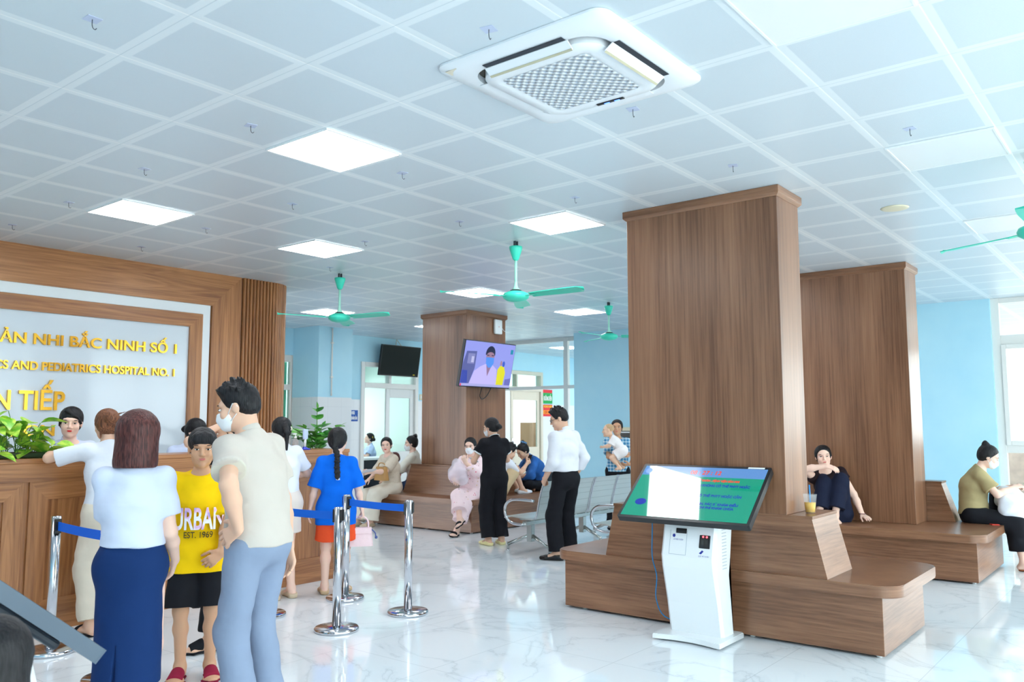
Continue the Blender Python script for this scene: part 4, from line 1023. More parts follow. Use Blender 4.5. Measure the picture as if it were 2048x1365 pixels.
bm = B(); cyl(bm, (0, 0, 0.02), (0.005, 0, 0.11), 0.012, n=14); obj('stem', bm, WHITE, bt)
bm = B(); box(bm, (-0.022, -0.012, 0.10), (0.032, 0.012, 0.20), 0.008); obj('head', bm, mat('pale_blue_plastic', (190, 206, 240), 0.3), bt)
cb = thing('sanitizer_bottle', 'clear pump bottle on the counter behind the man in the polo shirt', 'bottle', (4.99, 6.66, 1.25))
bm = B(); lathe(bm, [(0, 0), (0.03, 0), (0.032, 0.01), (0.032, 0.09), (0.012, 0.11), (0.012, 0.12), (0, 0.12)], 22); obj('bottle_body', bm, mat('milky_clear_plastic', (226, 232, 236), 0.1, trans=0.7), cb)
bm = B(); lathe(bm, [(0.0135, 0.118), (0.0135, 0.13), (0, 0.13)], 16); cyl(bm, (0, 0, 0.12), (0, 0, 0.15), 0.004, n=8); box(bm, (-0.03, -0.006, 0.148), (0.01, 0.006, 0.158), 0.002); obj('pump', bm, WHITE, cb)
# orange juice cup on the ledge of the near bench
cp = thing('juice_cup', 'clear plastic cup of orange juice with a blue straw on the bench ledge', 'cup', (5.97, 2.075, 0.87))
bm = B(); lathe(bm, [(0, 0.0), (0.033, 0.0), (0.047, 0.125), (0.050, 0.128), (0.048, 0.131), (0.0455, 0.125), (0.032, 0.003), (0, 0.003)], 32); obj('cup_wall', bm, mat('clear_cup_plastic', (244, 248, 250), 0.08, alpha=0.13), cp)
bm = B(); lathe(bm, [(0, 0.004), (0.0315, 0.004), (0.0385, 0.072), (0, 0.072)], 32); obj('juice', bm, mat('orange_juice', (250, 196, 20), 0.25), cp)
bm = B(); tube(bm, [(0.012, 0.0, 0.01), (0.004, 0, 0.10), (-0.004, 0.0, 0.195)], 0.0045, 10); obj('straw', bm, mat('blue_straw', (40, 150, 230), 0.35), cp)

# ------------------------------------------------------------------ outside the right hand window
hs = thing('house', 'pale overexposed house seen through the tall window', 'house', (24.0, 3.2, 0))
bm = B(); box(bm, (0, -3, -0.3), (5, 3, 7.0)); obj('house_wall', bm, mat('cream_house_wall', (238, 232, 222), 0.8), hs)
bm = B(); box(bm, (-0.9, -3.2, 3.1), (0, 3.2, 3.25)); box(bm, (-1.0, -3.2, 7.0), (5.2, 3.2, 7.2)); obj('roof_slab', bm, mat('white_slab', (240, 240, 238), 0.8), hs)
for yy in (-2.2, -0.4, 1.4):
    for zz_ in (0.9, 4.2):
        bm = B(); box(bm, (-0.03, yy, zz_), (0, yy + 0.9, zz_ + 1.5)); w_ = obj('house_window', bm, mat('teal_house_window', (206, 228, 226), 0.4), hs)
        bm = B(); box(bm, (-0.05, yy - 0.06, zz_ - 0.06), (-0.03, yy, zz_ + 1.56)); box(bm, (-0.05, yy + 0.9, zz_ - 0.06), (-0.03, yy + 0.96, zz_ + 1.56)); obj('window_trim', bm, FRAME, w_)
cond = thing('outdoor_condenser', 'air conditioning unit hung on the house outside the window', 'air conditioner unit', (23.6, 3.5, 3.7))
bm = B(); box(bm, (0, -0.4, 0), (0.35, 0.4, 0.6), 0.02); obj('casing', bm, mat('condenser_grey', (222, 226, 226), 0.5), cond)
bm = B()
for i in range(9): box(bm, (-0.012, -0.3, 0.06 + 0.055 * i), (0, 0.12, 0.085 + 0.055 * i))
obj('fan_grille', bm, mat('condenser_grille', (150, 170, 176), 0.5), cond)
bm = B()
for i in range(10): cyl(bm, (17.0, 0.5 + 0.0, 0), (17.0, 0.5, 0.02), 0.01, n=4) if False else None
box(bm, (16.6, -3.0, 0), (16.8, 2.6, 1.15), 0.01)
o = obj('planter_wall', bm, mat('terracotta_wall', (246, 204, 184), 0.8, noise=0.12, nscale=8)); tag(o, 'low terracotta wall outside the tall window', 'garden wall')
for i, yy in enumerate((0.4, 1.1, 1.75)):
    bs = thing('garden_bush', ['yellow green bush outside the window, right one', 'yellow green bush outside the window, middle one', 'yellow green bush outside the window, by the blue wall'][i], 'bush', (16.0, yy, 0), group='bushes outside the window')
    bm = B()
    for k in range(70):
        a = rnd.uniform(0, 2 * PI); e = rnd.uniform(-0.2, 1.2); d = Vector((math.cos(a) * math.cos(e), math.sin(a) * math.cos(e), math.sin(e)))
        leaf_bm(bm, leafM(Vector((0, 0, 0.28)) + d * rnd.uniform(0.05, 0.24), d, rnd.uniform(-1, 1)), rnd.uniform(0.10, 0.18), 0.035, 0.2, 0.4)
    obj('foliage', bm, leaf_mat('bush_leaf', (120, 170, 50), (220, 216, 90), 3), bs)
    bm = B(); cyl(bm, (0, 0, -0.02), (0, 0, 0.3), 0.02, n=8); obj('stem', bm, STEM, bs)
# ------------------------------------------------------------------ people: distance-field bodies meshed as one surface
def V3(*a): return np.array(a if len(a) == 3 else a[0], float)
def nrm(v):
    v = np.asarray(v, float); n = np.linalg.norm(v); return v / n if n > 1e-9 else v
def rotv(v, ax, ang):
    ax = nrm(ax); c, s = math.cos(ang), math.sin(ang); v = np.asarray(v, float)
    return v * c + np.cross(ax, v) * s + ax * np.dot(ax, v) * (1 - c)

class Cone:
    """elliptic tapered capsule a->b; ra, rb = (half width along side, half depth)"""
    def __init__(s, a, b, ra, rb=None, side=(1, 0, 0), k=0.02, op=1, cuts=()):
        s.a = V3(a); s.b = V3(b)
        rb = ra if rb is None else rb
        s.ra = (ra, ra) if np.isscalar(ra) else ra; s.rb = (rb, rb) if np.isscalar(rb) else rb
        d = s.b - s.a; s.L = np.linalg.norm(d)
        if s.L < 1e-5: s.b = s.a + V3(0, 0, 1e-4); d = s.b - s.a; s.L = 1e-4
        s.u = d / s.L
        sd = V3(side) - s.u * np.dot(V3(side), s.u)
        if np.linalg.norm(sd) < 1e-3: sd = np.cross(s.u, V3(0, 1, 0)) if abs(s.u[1]) < 0.9 else np.cross(s.u, V3(1, 0, 0))
        s.v = nrm(sd); s.w = np.cross(s.u, s.v); s.k = k; s.op = op; s.cuts = cuts
    def bounds(s):
        m = max(max(s.ra), max(s.rb)); return np.minimum(s.a, s.b) - m, np.maximum(s.a, s.b) + m
    def d(s, X, Y, Z):
        def dot(e): return (X - s.a[0])[:, None, None] * e[0] + (Y - s.a[1])[None, :, None] * e[1] + (Z - s.a[2])[None, None, :] * e[2]
        q = dot(s.u); t = np.clip(q / s.L, 0, 1); du = q - t * s.L
        A = s.ra[0] + (s.rb[0] - s.ra[0]) * t; Bd = s.ra[1] + (s.rb[1] - s.ra[1]) * t
        m = np.minimum(A, Bd)
        r = np.sqrt((dot(s.v) / A) ** 2 + (dot(s.w) / Bd) ** 2 + (du / m) ** 2)
        out = (r - 1) * m
        return _cut(out, s.cuts, X, Y, Z)
    def grow(s, e, scale=1.0, **kw):
        c = Cone(s.a, s.b, (s.ra[0] * scale + e, s.ra[1] * scale + e), (s.rb[0] * scale + e, s.rb[1] * scale + e), s.v, s.k, s.op, s.cuts)
        for k_, v_ in kw.items(): setattr(c, k_, v_)
        return c

class Ell:
    def __init__(s, c, r, M=None, k=0.012, op=1, cuts=()):
        s.c = V3(c); s.r = (r, r, r) if np.isscalar(r) else r; s.M = np.eye(3) if M is None else M; s.k = k; s.op = op; s.cuts = cuts
    def bounds(s):
        m = max(s.r); return s.c - m, s.c + m
    def d(s, X, Y, Z):
        def dot(e): return (X - s.c[0])[:, None, None] * e[0] + (Y - s.c[1])[None, :, None] * e[1] + (Z - s.c[2])[None, None, :] * e[2]
        q = np.sqrt((dot(s.M[0]) / s.r[0]) ** 2 + (dot(s.M[1]) / s.r[1]) ** 2 + (dot(s.M[2]) / s.r[2]) ** 2)
        return _cut((q - 1) * min(s.r), s.cuts, X, Y, Z)

def _ell_grow(s, e): return Ell(s.c, tuple(x + e for x in s.r), s.M, s.k, s.op, s.cuts)
Ell.grow = _ell_grow
def _cut(out, cuts, X, Y, Z):
    for p, n in cuts:
        h = (X - p[0])[:, None, None] * n[0] + (Y - p[1])[None, :, None] * n[1] + (Z - p[2])[None, None, :] * n[2]
        out = np.maximum(out, h)
    return out

def field_mesh(prims, h, cuts=(), noise=0.0, nfreq=60.0):
    """surface-nets mesh of the smooth union of prims (op -1 carves), cut by half spaces"""
    lo = np.min([p.bounds()[0] for p in prims if p.op > 0], 0) - 2.5 * h
    hi = np.max([p.bounds()[1] for p in prims if p.op > 0], 0) + 2.5 * h
    ax = [np.arange(lo[i], hi[i] + h, h) for i in range(3)]
    F = np.full([len(a) for a in ax], 0.2, np.float32)
    for p in prims:
        b0, b1 = p.bounds(); mg = p.k + 2.5 * h
        sl = []
        for i in range(3):
            i0 = max(0, int((b0[i] - mg - lo[i]) / h)); i1 = min(len(ax[i]), int((b1[i] + mg - lo[i]) / h) + 2)
            sl.append(slice(i0, max(i0 + 1, i1)))
        sl = tuple(sl); d = p.d(ax[0][sl[0]], ax[1][sl[1]], ax[2][sl[2]]).astype(np.float32)
        f = F[sl]
        k = max(p.k, 1e-4)
        if p.op > 0:
            t = np.clip(0.5 + 0.5 * (f - d) / k, 0, 1); F[sl] = f * (1 - t) + d * t - k * t * (1 - t)
        else:
            t = np.clip(0.5 - 0.5 * (f + d) / k, 0, 1); F[sl] = f * (1 - t) - d * t + k * t * (1 - t)
    if noise > 0:
        X, Y, Z = ax
        F += (noise * np.sin(X * nfreq + 1.0)[:, None, None] * np.sin(Y * nfreq * 1.13)[None, :, None] * np.sin(Z * nfreq * 0.9 + 0.5)[None, None, :]).astype(np.float32)
    F = _cut(F, cuts, *ax)
    S = F < 0
    nx, ny, nz = F.shape
    c = np.zeros((nx - 1, ny - 1, nz - 1), np.int8)
    for i in (0, 1):
        for j in (0, 1):
            for k in (0, 1): c += S[i:nx - 1 + i, j:ny - 1 + j, k:nz - 1 + k]
    act = (c > 0) & (c < 8)
    idx = np.argwhere(act); ids = np.full(act.shape, -1, np.int64); ids[act] = np.arange(len(idx))
    P = np.zeros((len(idx), 3)); N = np.zeros(len(idx))
    I, J, K = idx.T
    for axis in range(3):
        o = [q for q in range(3) if q != axis]
        for da in (0, 1):
            for db in (0, 1):
                off0 = [0, 0, 0]; off0[o[0]] = da; off0[o[1]] = db; off1 = list(off0); off1[axis] = 1
                f0 = F[I + off0[0], J + off0[1], K + off0[2]]; f1 = F[I + off1[0], J + off1[1], K + off1[2]]
                m = (f0 < 0) != (f1 < 0)
                t = f0[m] / (f0[m] - f1[m]); q = np.tile(np.array(off0, float), (m.sum(), 1)); q[:, axis] = t
                P[m] += q; N[m] += 1
    verts = lo + (idx + P / N[:, None]) * h
    quads = []
    for axis in range(3):
        o = [q for q in range(3) if q != axis]
        sa = [slice(None)] * 3; sb = [slice(None)] * 3; sa[axis] = slice(0, -1); sb[axis] = slice(1, None)
        A = S[tuple(sa)]; Bq = S[tuple(sb)]; ch = A != Bq
        e = np.argwhere(ch); e = e[(e[:, o[0]] > 0) & (e[:, o[1]] > 0)]
        e = e[(e[:, o[0]] < F.shape[o[0]] - 1) & (e[:, o[1]] < F.shape[o[1]] - 1)]
        if not len(e): continue
        def cid(d0, d1):
            q = e.copy(); q[:, o[0]] -= d0; q[:, o[1]] -= d1; return ids[q[:, 0], q[:, 1], q[:, 2]]
        qd = np.stack([cid(1, 1), cid(0, 1), cid(0, 0), cid(1, 0)], 1)
        flip = A[e[:, 0], e[:, 1], e[:, 2]]
        if axis == 1: flip = ~flip
        qd[~flip] = qd[~flip][:, ::-1]
        quads.append(qd)
    quads = np.concatenate(quads); quads = quads[(quads >= 0).all(1)]
    return verts, quads

def add_folds(v, q, amp, seed=0.0):
    """cloth folds: push the surface along its normals by slanted ripples"""
    a, b, c = v[q[:, 0]], v[q[:, 1]], v[q[:, 2]]
    fn = np.cross(b - a, c - a); n = np.zeros_like(v)
    for i in range(4): np.add.at(n, q[:, i], fn)
    n /= np.maximum(np.linalg.norm(n, axis=1, keepdims=True), 1e-12)
    x, y, z = v[:, 0] + seed, v[:, 1], v[:, 2]
    w = np.sin(23 * (z + 0.7 * x) + 3.0 * np.sin(9 * y + 5 * z)) * 0.5 + np.sin(41 * (0.6 * z - x) + 2.5 * np.sin(13 * y - 7 * z) + 1.3) * 0.32 + np.sin(70 * (z + 0.3 * y) + 3 * np.sin(11 * x)) * 0.18
    return v + n * (amp * w)[:, None]

def np_mesh(name, verts, quads):
    me = bpy.data.meshes.new(name)
    me.vertices.add(len(verts)); me.vertices.foreach_set('co', verts.astype(np.float32).ravel())
    me.loops.add(quads.size); me.loops.foreach_set('vertex_index', quads.astype(np.int32).ravel())
    me.polygons.add(len(quads)); me.polygons.foreach_set('loop_start', np.arange(0, quads.size, 4, dtype=np.int32))
    me.polygons.foreach_set('use_smooth', np.ones(len(quads), bool))
    me.update(calc_edges=True); me.validate()
    return me

def ik(S, T, l1, l2, pole):
    S = V3(S); T = V3(T); d = T - S; L = np.linalg.norm(d); Lm = (l1 + l2) * 0.998
    if L > Lm: T = S + d / L * Lm; L = Lm; d = T - S
    L = max(L, abs(l1 - l2) + 1e-3); u = d / np.linalg.norm(d)
    a = (l1 * l1 - l2 * l2 + L * L) / (2 * L); hh = math.sqrt(max(0, l1 * l1 - a * a))
    p = V3(pole); p = p - u * np.dot(p, u); p = nrm(p)
    return S + u * a + p * hh, T

def cloth(name, color, rough=0.85, noise=0.03, bump=0.45, bscale=9, bdist=0.02, **kw):
    return mat('cloth_' + name, color, rough, noise=noise, nscale=5, bump=bump, bscale=bscale, bdist=bdist, spec=0.25, **kw)
def skinmat(name, c):
    n = 'skin_' + name
    if n in _M: return _M[n]
    m = mat(n, c, 0.5, spec=0.35); b = m.node_tree.nodes['Principled BSDF']
    b.inputs['Subsurface Weight'].default_value = 0.12; b.inputs['Subsurface Radius'].default_value = (0.02, 0.008, 0.004)
    return m
def hairmat(name, a, b):
    n = 'hair_' + name
    if n in _M: return _M[n]
    m = bpy.data.materials.new(n); m.use_nodes = True; t = NT(m)
    mp = t.coords((170, 170, 9)); ns = t.new('ShaderNodeTexNoise', i_Scale=1.0, i_Detail=3); t.link(mp, 0, ns, 'Vector')
    r = t.ramp([(0.35, rgb(a)), (0.68, rgb(b))], ns, 0); t.link(r, 0, t.b, 'Base Color'); t.b.inputs['Roughness'].default_value = 0.48; t.b.inputs['Specular IOR Level'].default_value = 0.3
    t.bump(ns, 0, 0.5, 0.006); _M[n] = m; return m
SK_L = skinmat('fair', (238, 200, 182)); SK_M = skinmat('warm', (226, 182, 156)); SK_T = skinmat('tan', (208, 160, 128))
HAIR = hairmat('black', (12, 12, 15), (34, 32, 36)); HAIR_B = hairmat('brown', (74, 42, 28), (150, 96, 66)); HAIR_R = hairmat('red_brown', (46, 22, 22), (104, 58, 54)); HAIR_S = hairmat('baby', (196, 160, 120), (214, 178, 140))
EYE_W = mat('eye_white', (236, 232, 228), 0.2); EYE_D = mat('eye_iris', (34, 22, 18), 0.1); LASH = mat('eyelash', (40, 28, 26), 0.6); BROW = mat('eyebrow', (58, 42, 38), 0.8)
LIP = mat('lip', (204, 116, 108), 0.4); LIP_R = mat('red_lipstick', (222, 36, 44), 0.3)
MASK = mat('white_face_mask', (238, 241, 245), 0.8, bump=0.3, bscale=30, bdist=0.004)

class Human:
    """local frame: x right, y forward, z up, origin on the floor"""
    def __init__(s, label, loc, heading, H=1.6, sex='f', skin=None, h=0.006, group=None, **kw):
        s.label = label; s.loc = loc; s.rz = R(heading - 90); s.H = H; s.k = H / 1.65; s.sex = sex; s.h = h; s.group = group
        s.skin = skin or SK_M; g = lambda n, d: kw.get(n, d)
        k = s.k; s.hs = g('headsize', 0.5 * k + 0.5) ; gi = g('girth', 1.0); s.gi = gi
        m = sex == 'm'
        s.face = g('face', {})
        # --- skeleton
        pel = V3(g('pelvis', (0, 0, 0.905 * k)))
        lean = R(g('lean', 0)); side = R(g('side', 0)); twist = R(g('twist', 0)); slump = R(g('slump', 0))
        pyaw = R(g('pyaw', 0))
        def frame(lean, side, yaw):
            f = rotv(V3(0, 1, 0), V3(0, 0, 1), yaw); r = rotv(V3(1, 0, 0), V3(0, 0, 1), yaw); u = V3(0, 0, 1)
            f, u = rotv(f, r, -lean), rotv(u, r, -lean)
            r, u = rotv(r, f, side), rotv(u, f, side)
            return r, f, u
        pr, pf, pu = frame(R(kw['plean']) if 'plean' in kw else lean * 0.4, side * 0.4, pyaw)
        cr, cf, cu = frame(lean, side, twist)
        ur, uf, uu = frame(lean + slump, side, twist)
        T = g('torso', 1.0) * k
        s.pel = pel; s.wst = pel + pu * 0.13 * T; s.chs = s.wst + cu * 0.17 * T; s.nb = s.chs + uu * 0.195 * T
        s.pr, s.pf, s.pu, s.cr, s.cf, s.cu, s.ur, s.uf, s.uu = pr, pf, pu, cr, cf, cu, ur, uf, uu
        sw = g('shoulder', 0.176 if m else 0.150) * k
        shr = g('shrug', {})
        s.sh = {q: s.nb - uu * 0.058 * k + ur * sg_ * sw + uu * shr.get(q, 0) + uf * g('shfwd', {}).get(q, 0) for q, sg_ in (('R', 1), ('L', -1))}
        # head
        hy, hp, hr = [R(v) for v in g('head', (0, 0, 0))]
        f = rotv(V3(0, 1, 0), V3(0, 0, 1), hy); r = rotv(V3(1, 0, 0), V3(0, 0, 1), hy); u = V3(0, 0, 1)
        f, u = rotv(f, r, hp), rotv(u, r, hp); r, u = rotv(r, f, hr), rotv(u, f, hr)
        s.hr, s.hf, s.hu = r, f, u
        nk = nrm(uu * 0.7 + u * 0.5)
        s.hc = s.nb + nk * (0.088 * k + 0.02 * g('neck', 1.0)) + u * 0.052 * s.hs + f * 0.022 * s.hs
        s.hM = np.array([r, f, u])
        # arms
        la, lf = 0.272 * k, 0.235 * k
        s.el = {}; s.wr = {}; s.hand = {}
        arms = g('arms', {})
        for q, sg_ in (('R', 1), ('L', -1)):
            a = arms.get(q, {})
            tgt = V3(a['wrist']) if 'wrist' in a else s.sh[q] + V3(sg_ * 0.07, 0.03, -0.49) * k
            el, wr = ik(s.sh[q], tgt, la, lf, a.get('pole', (sg_ * 0.35, -1, 0)))
            s.el[q] = el; s.wr[q] = wr
            fd = nrm(wr - el); hd = nrm(a.get('dir', fd)); pn = V3(a.get('palm', (-sg_, 0.15, 0))); pn = nrm(pn - hd * np.dot(pn, hd))
            s.hand[q] = (hd, pn, a.get('curl', 0.35), a.get('spread', 1.0))
        # legs
        lt, ls = 0.405 * k, 0.40 * k
        s.hip = {q: pel + pr * sg_ * 0.088 * k - pu * 0.03 * k for q, sg_ in (('R', 1), ('L', -1))}
        s.kn = {}; s.an = {}; s.ft = {}
        legs = g('legs', {})
        for q, sg_ in (('R', 1), ('L', -1)):
            a = legs.get(q, {})
            tgt = V3(a['ankle']) if 'ankle' in a else V3(pel[0] + sg_ * 0.095 * k, pel[1] - 0.02, 0.085 * k)
            kn, an = ik(s.hip[q], tgt, lt, ls, a.get('pole', (sg_ * 0.1, 1, 0)))
            s.kn[q] = kn; s.an[q] = an
            yw = R(-sg_ * a.get('out', 10)); fd = V3(a['foot']) if 'foot' in a else rotv(V3(0, 1, 0), V3(0, 0, 1), yw)
            s.ft[q] = nrm(fd)
        s.build_prims(gi, m)

    def head_pt(s, p): return s.hc + s.hs * (s.hr * p[0] + s.hf * p[1] + s.hu * p[2])
    def HE(s, c, r, k=0.012, op=1, cuts=()): return Ell(s.head_pt(c), tuple(np.array((r, r, r) if np.isscalar(r) else r) * s.hs), s.hM, k * s.hs, op, cuts)
    def HC(s, a, b, ra, rb=None, k=0.01, op=1, side=None): 
        sc = lambda r: None if r is None else (r * s.hs if np.isscalar(r) else tuple(x * s.hs for x in r))
        return Cone(s.head_pt(a), s.head_pt(b), sc(ra), sc(rb), s.hr if side is None else side, k * s.hs, op)

    def build_prims(s, gi, m):
        k = s.k; gk = gi * k; P = {}
        wch = (0.166 if m else 0.145) * gk; wws = (0.150 if m else 0.122) * gk; whp = (0.160 if m else 0.165) * gk
        P['torso'] = [
            Cone(s.pel - s.pr * 0.05 * k - s.pu * 0.03 * k, s.pel + s.pr * 0.05 * k - s.pu * 0.03 * k, (0.118 * gk, 0.112 * gk), None, s.pf, 0.05 * k),
            Cone(s.pel, s.wst, (whp * 0.96, 0.115 * gk), (wws, 0.100 * gk), s.pr, 0.05 * k),
            Cone(s.wst, s.chs, (wws, 0.100 * gk), (wch, 0.113 * gk), s.cr, 0.05 * k),
            Cone(s.chs, s.nb - s.uu * 0.085 * k, (wch, 0.112 * gk), (wch * 0.98, 0.086 * gk), s.ur, 0.05 * k),
            Cone(s.sh['L'], s.sh['R'], (0.052 if m else 0.046) * gk, None, s.uf, 0.04 * k),
            Cone(s.nb - s.uu * 0.075 * k, s.nb + s.uu * 0.0 * k, (0.10 * gk, 0.066 * k), (0.052 * k, 0.055 * k), s.ur, 0.05 * k)]
        if not m and s.H > 1.48:
            for sg_ in (-1, 1): P['torso'].append(Ell(s.chs + s.cr * sg_ * 0.072 * k + s.cf * 0.085 * gk - s.cu * 0.01, 0.058 * k, None, 0.045))
        P['neck'] = [Cone(s.nb - s.uu * 0.03 * k, s.head_pt((0, -0.025, -0.055)), (0.048 if not m or s.H < 1.5 else 0.060) * k, (0.045 if not m else 0.055 if s.H > 1.5 else 0.043) * s.hs, s.ur, 0.025)]
        for q, sg_ in (('R', 1), ('L', -1)):
            hd, pn, curl, spread = s.hand[q]; f = 1.0 if not m else 1.12
            el, wr = s.el[q], s.wr[q]; fd = nrm(wr - el)
            P['ua' + q] = [Cone(s.sh[q], el, 0.045 * gk * f, 0.036 * gk * f, s.cf, 0.03)]
            P['fa' + q] = [Cone(el, el + (wr - el) * 0.35, 0.037 * gk * f, 0.038 * gk * f, s.cf, 0.02), Cone(el + (wr - el) * 0.35, wr, 0.038 * gk * f, (0.028 * k * f, 0.021 * k * f), np.cross(hd, pn), 0.02)]
            th = np.cross(hd, pn) * sg_; hk = k * (1.0 if not m else 1.08) * (1.0 if s.H > 1.2 else 0.9)
            kn0 = wr + hd * 0.082 * hk
            H_ = [Cone(wr + hd * 0.012 * hk, kn0, (0.030 * hk, 0.016 * hk), (0.037 * hk, 0.0125 * hk), th, 0.014)]
            for off, ln, ex in ((0.0285, 0.068, 0.0), (0.0095, 0.076, 0.003), (-0.0095, 0.070, 0.0), (-0.027, 0.054, -0.007)):
                p = kn0 + th * off * hk + hd * (ex - 0.004) * hk; d = nrm(hd + th * off * 3.0 * spread); ang = curl
                for sl, r0, r1 in ((0.45, 0.0092, 0.0084), (0.31, 0.0084, 0.0078), (0.24, 0.0078, 0.0066)):
                    dd = nrm(rotv(d, th * sg_, 0) * math.cos(ang) + pn * math.sin(ang))
                    e = p + dd * ln * sl * hk; H_.append(Cone(p, e, r0 * hk, r1 * hk, None if False else th, 0.004)); p = e; ang += curl * 0.95
            tb = wr + hd * 0.022 * hk + th * 0.024 * hk; d1 = nrm(hd * 0.75 + th * 0.62 * spread + pn * (0.25 + 0.3 * curl)); t1 = tb + d1 * 0.042 * hk; d2 = nrm(hd * 0.9 + th * 0.2 * spread + pn * (0.25 + 0.5 * curl)); t2 = t1 + d2 * 0.032 * hk; t3 = t2 + nrm(d2 + pn * 0.3 * curl) * 0.024 * hk
            H_ += [Cone(tb, t1, 0.0145 * hk, 0.0105 * hk, th, 0.010), Cone(t1, t2, 0.0105 * hk, 0.0095 * hk, th, 0.004), Cone(t2, t3, 0.0095 * hk, 0.0075 * hk, th, 0.003)]
            P['hand' + q] = H_
            s.hand[q] = (hd, pn, curl, spread, kn0, th)
            hp, kn, an = s.hip[q], s.kn[q], s.an[q]
            P['th' + q] = [Cone(hp, kn, (0.085 if not m else 0.086) * gk, 0.056 * gk, s.pr, 0.04)]
            cb = np.cross(nrm(an - kn), s.pr)
            bk = nrm((an - hp) * 0 + (kn - (hp + an) / 2)) if np.linalg.norm(kn - (hp + an) / 2) > 0.02 else V3(0, 1, 0)
            P['sh' + q] = [Cone(kn, kn + (an - kn) * 0.33, 0.052 * gk, 0.053 * gk, s.pr, 0.03), Cone(kn + (an - kn) * 0.33 - bk * 0.006, an, 0.052 * gk, 0.034 * k, s.pr, 0.03)]
            fd = s.ft[q]; dn = nrm(an - kn); dn = nrm(dn - fd * np.dot(dn, fd)); sd = np.cross(fd, -dn)
            s.ft[q] = (fd, dn, sd)
            hl = an - fd * 0.035 * k + dn * 0.05 * k; ball = an + fd * 0.115 * k + dn * 0.063 * k; toe = an + fd * 0.165 * k + dn * 0.066 * k
            P['ft' + q] = [Cone(an, hl, 0.034 * k, 0.030 * k, sd, 0.03), Cone(an + fd * 0.01 * k + dn * 0.015 * k, ball, (0.032 * k, 0.032 * k), (0.042 * k, 0.019 * k), sd, 0.03), Cone(hl, ball, (0.028 * k, 0.028 * k), (0.040 * k, 0.018 * k), sd, 0.02), Cone(ball, toe, (0.042 * k, 0.018 * k), (0.032 * k, 0.013 * k), sd, 0.02)]
        P['head'] = [s.HE((0, -0.014, 0.036), (0.075, 0.094, 0.078)), s.HE((0, 0.018, -0.03), (0.064, 0.068, 0.078), 0.02), s.HE((0, 0.034, -0.072), (0.046, 0.046, 0.038), 0.03),
                     s.HE((0, 0.078, -0.097), 0.016, 0.025), s.HE((0, 0.074, 0.026), (0.048, 0.018, 0.012), 0.02)]
        for sg_ in (-1, 1):
            P['head'] += [s.HE((sg_ * 0.033, 0.100, 0.004), (0.017, 0.014, 0.010), 0.012, -1), s.HE((sg_ * 0.038, 0.062, -0.028), 0.026, 0.02),
                          s.HE((sg_ * 0.077, -0.004, -0.008), (0.009, 0.019, 0.030), 0.008)]
        P['head'] += [s.HC((0, 0.088, 0.006), (0, 0.105, -0.028), 0.008, 0.0115, 0.012), s.HE((0.011, 0.096, -0.033), 0.008, 0.006), s.HE((-0.011, 0.096, -0.033), 0.008, 0.006),
                      s.HE((0, 0.087, -0.054), (0.021, 0.010, 0.0055), 0.008), s.HE((0, 0.085, -0.064), (0.018, 0.010, 0.006), 0.008)]
        s.P = P

    def body(s, skip=()):
        order = ['torso', 'neck', 'head'] + [p + q for q in 'RL' for p in ('ua', 'fa', 'hand', 'th', 'sh', 'ft')]
        pr = []
        for o in order:
            if o in skip: continue
            pr += s.P[o]
        v, q = field_mesh(pr, s.h)
        s.root_me = me = np_mesh('person', v, q)
        me.materials.append(s.skin)
        f = s.face
        if f is not None:
            bm = bmesh.new(); bm.from_mesh(me)
            mats = [s.skin, EYE_W, EYE_D, LASH, BROW, LIP_R if f.get('lipstick') else LIP]
            Mr = Matrix([list(s.hr), list(s.hf), list(s.hu)]).transposed().to_3x3()
            def bit(c, r, mi, u=12, vv=8, rot=0.0):
                Q = Mr @ Matrix.Rotation(rot, 3, 'Y')
                g = bmesh.ops.create_uvsphere(bm, u_segments=u, v_segments=vv, radius=1.0)
                for w in g['verts']: w.co = Q @ Vector((w.co.x * r[0] * s.hs, w.co.y * r[1] * s.hs, w.co.z * r[2] * s.hs)) + Vector(s.head_pt(c))
                for fc in {fc for w in g['verts'] for fc in w.link_faces}: fc.material_index = mi; fc.smooth = True
            for sg_ in (-1, 1):
                if not f.get('closed'):
                    bit((sg_ * 0.033, 0.0835, 0.002), (0.0140, 0.0075, 0.0055), 1, rot=-sg_ * 0.06)
                    bit((sg_ * 0.0325, 0.0895, 0.002), (0.0058, 0.0034, 0.0056), 2)
                bit((sg_ * 0.034, 0.0885, 0.0066 if not f.get('closed') else 0.001), (0.0150, 0.0035, 0.0020), 3, rot=-sg_ * 0.05)
                bit((sg_ * 0.035, 0.0865, 0.0265), (0.019, 0.006, 0.0028), 4, rot=-sg_ * 0.06)
            bit((0, 0.0945, -0.0555), (0.0200, 0.0045, 0.0040), 5); bit((0, 0.0935, -0.0615), (0.0165, 0.0048, 0.0045), 5)
            bm.to_mesh(me); bm.free()
            for mm in mats[1:]: me.materials.append(mm)
        o = bpy.data.objects.new('person', me); COL.objects.link(o)
        o.location = s.loc; o.rotation_euler = (0, 0, s.rz); tag(o, s.label, 'person', s.group)
        s.root = o
        return o
    def part(s, name, prims, m, cuts=(), h=None, noise=0.0, nfreq=60, label=None, parent=None, folds=0.0):
        v, q = field_mesh(prims, h or s.h, cuts, noise, nfreq)
        if folds: v = add_folds(v, q, folds * s.k, s.loc[0] * 3.1)
        o = link(name, np_mesh(name, v, q), m, parent or s.root)
        if label: o['label'] = label
        return o
    def add(s, name, bm, m, parent=None, smooth=True): return obj(name, bm, m, parent or s.root, smooth)

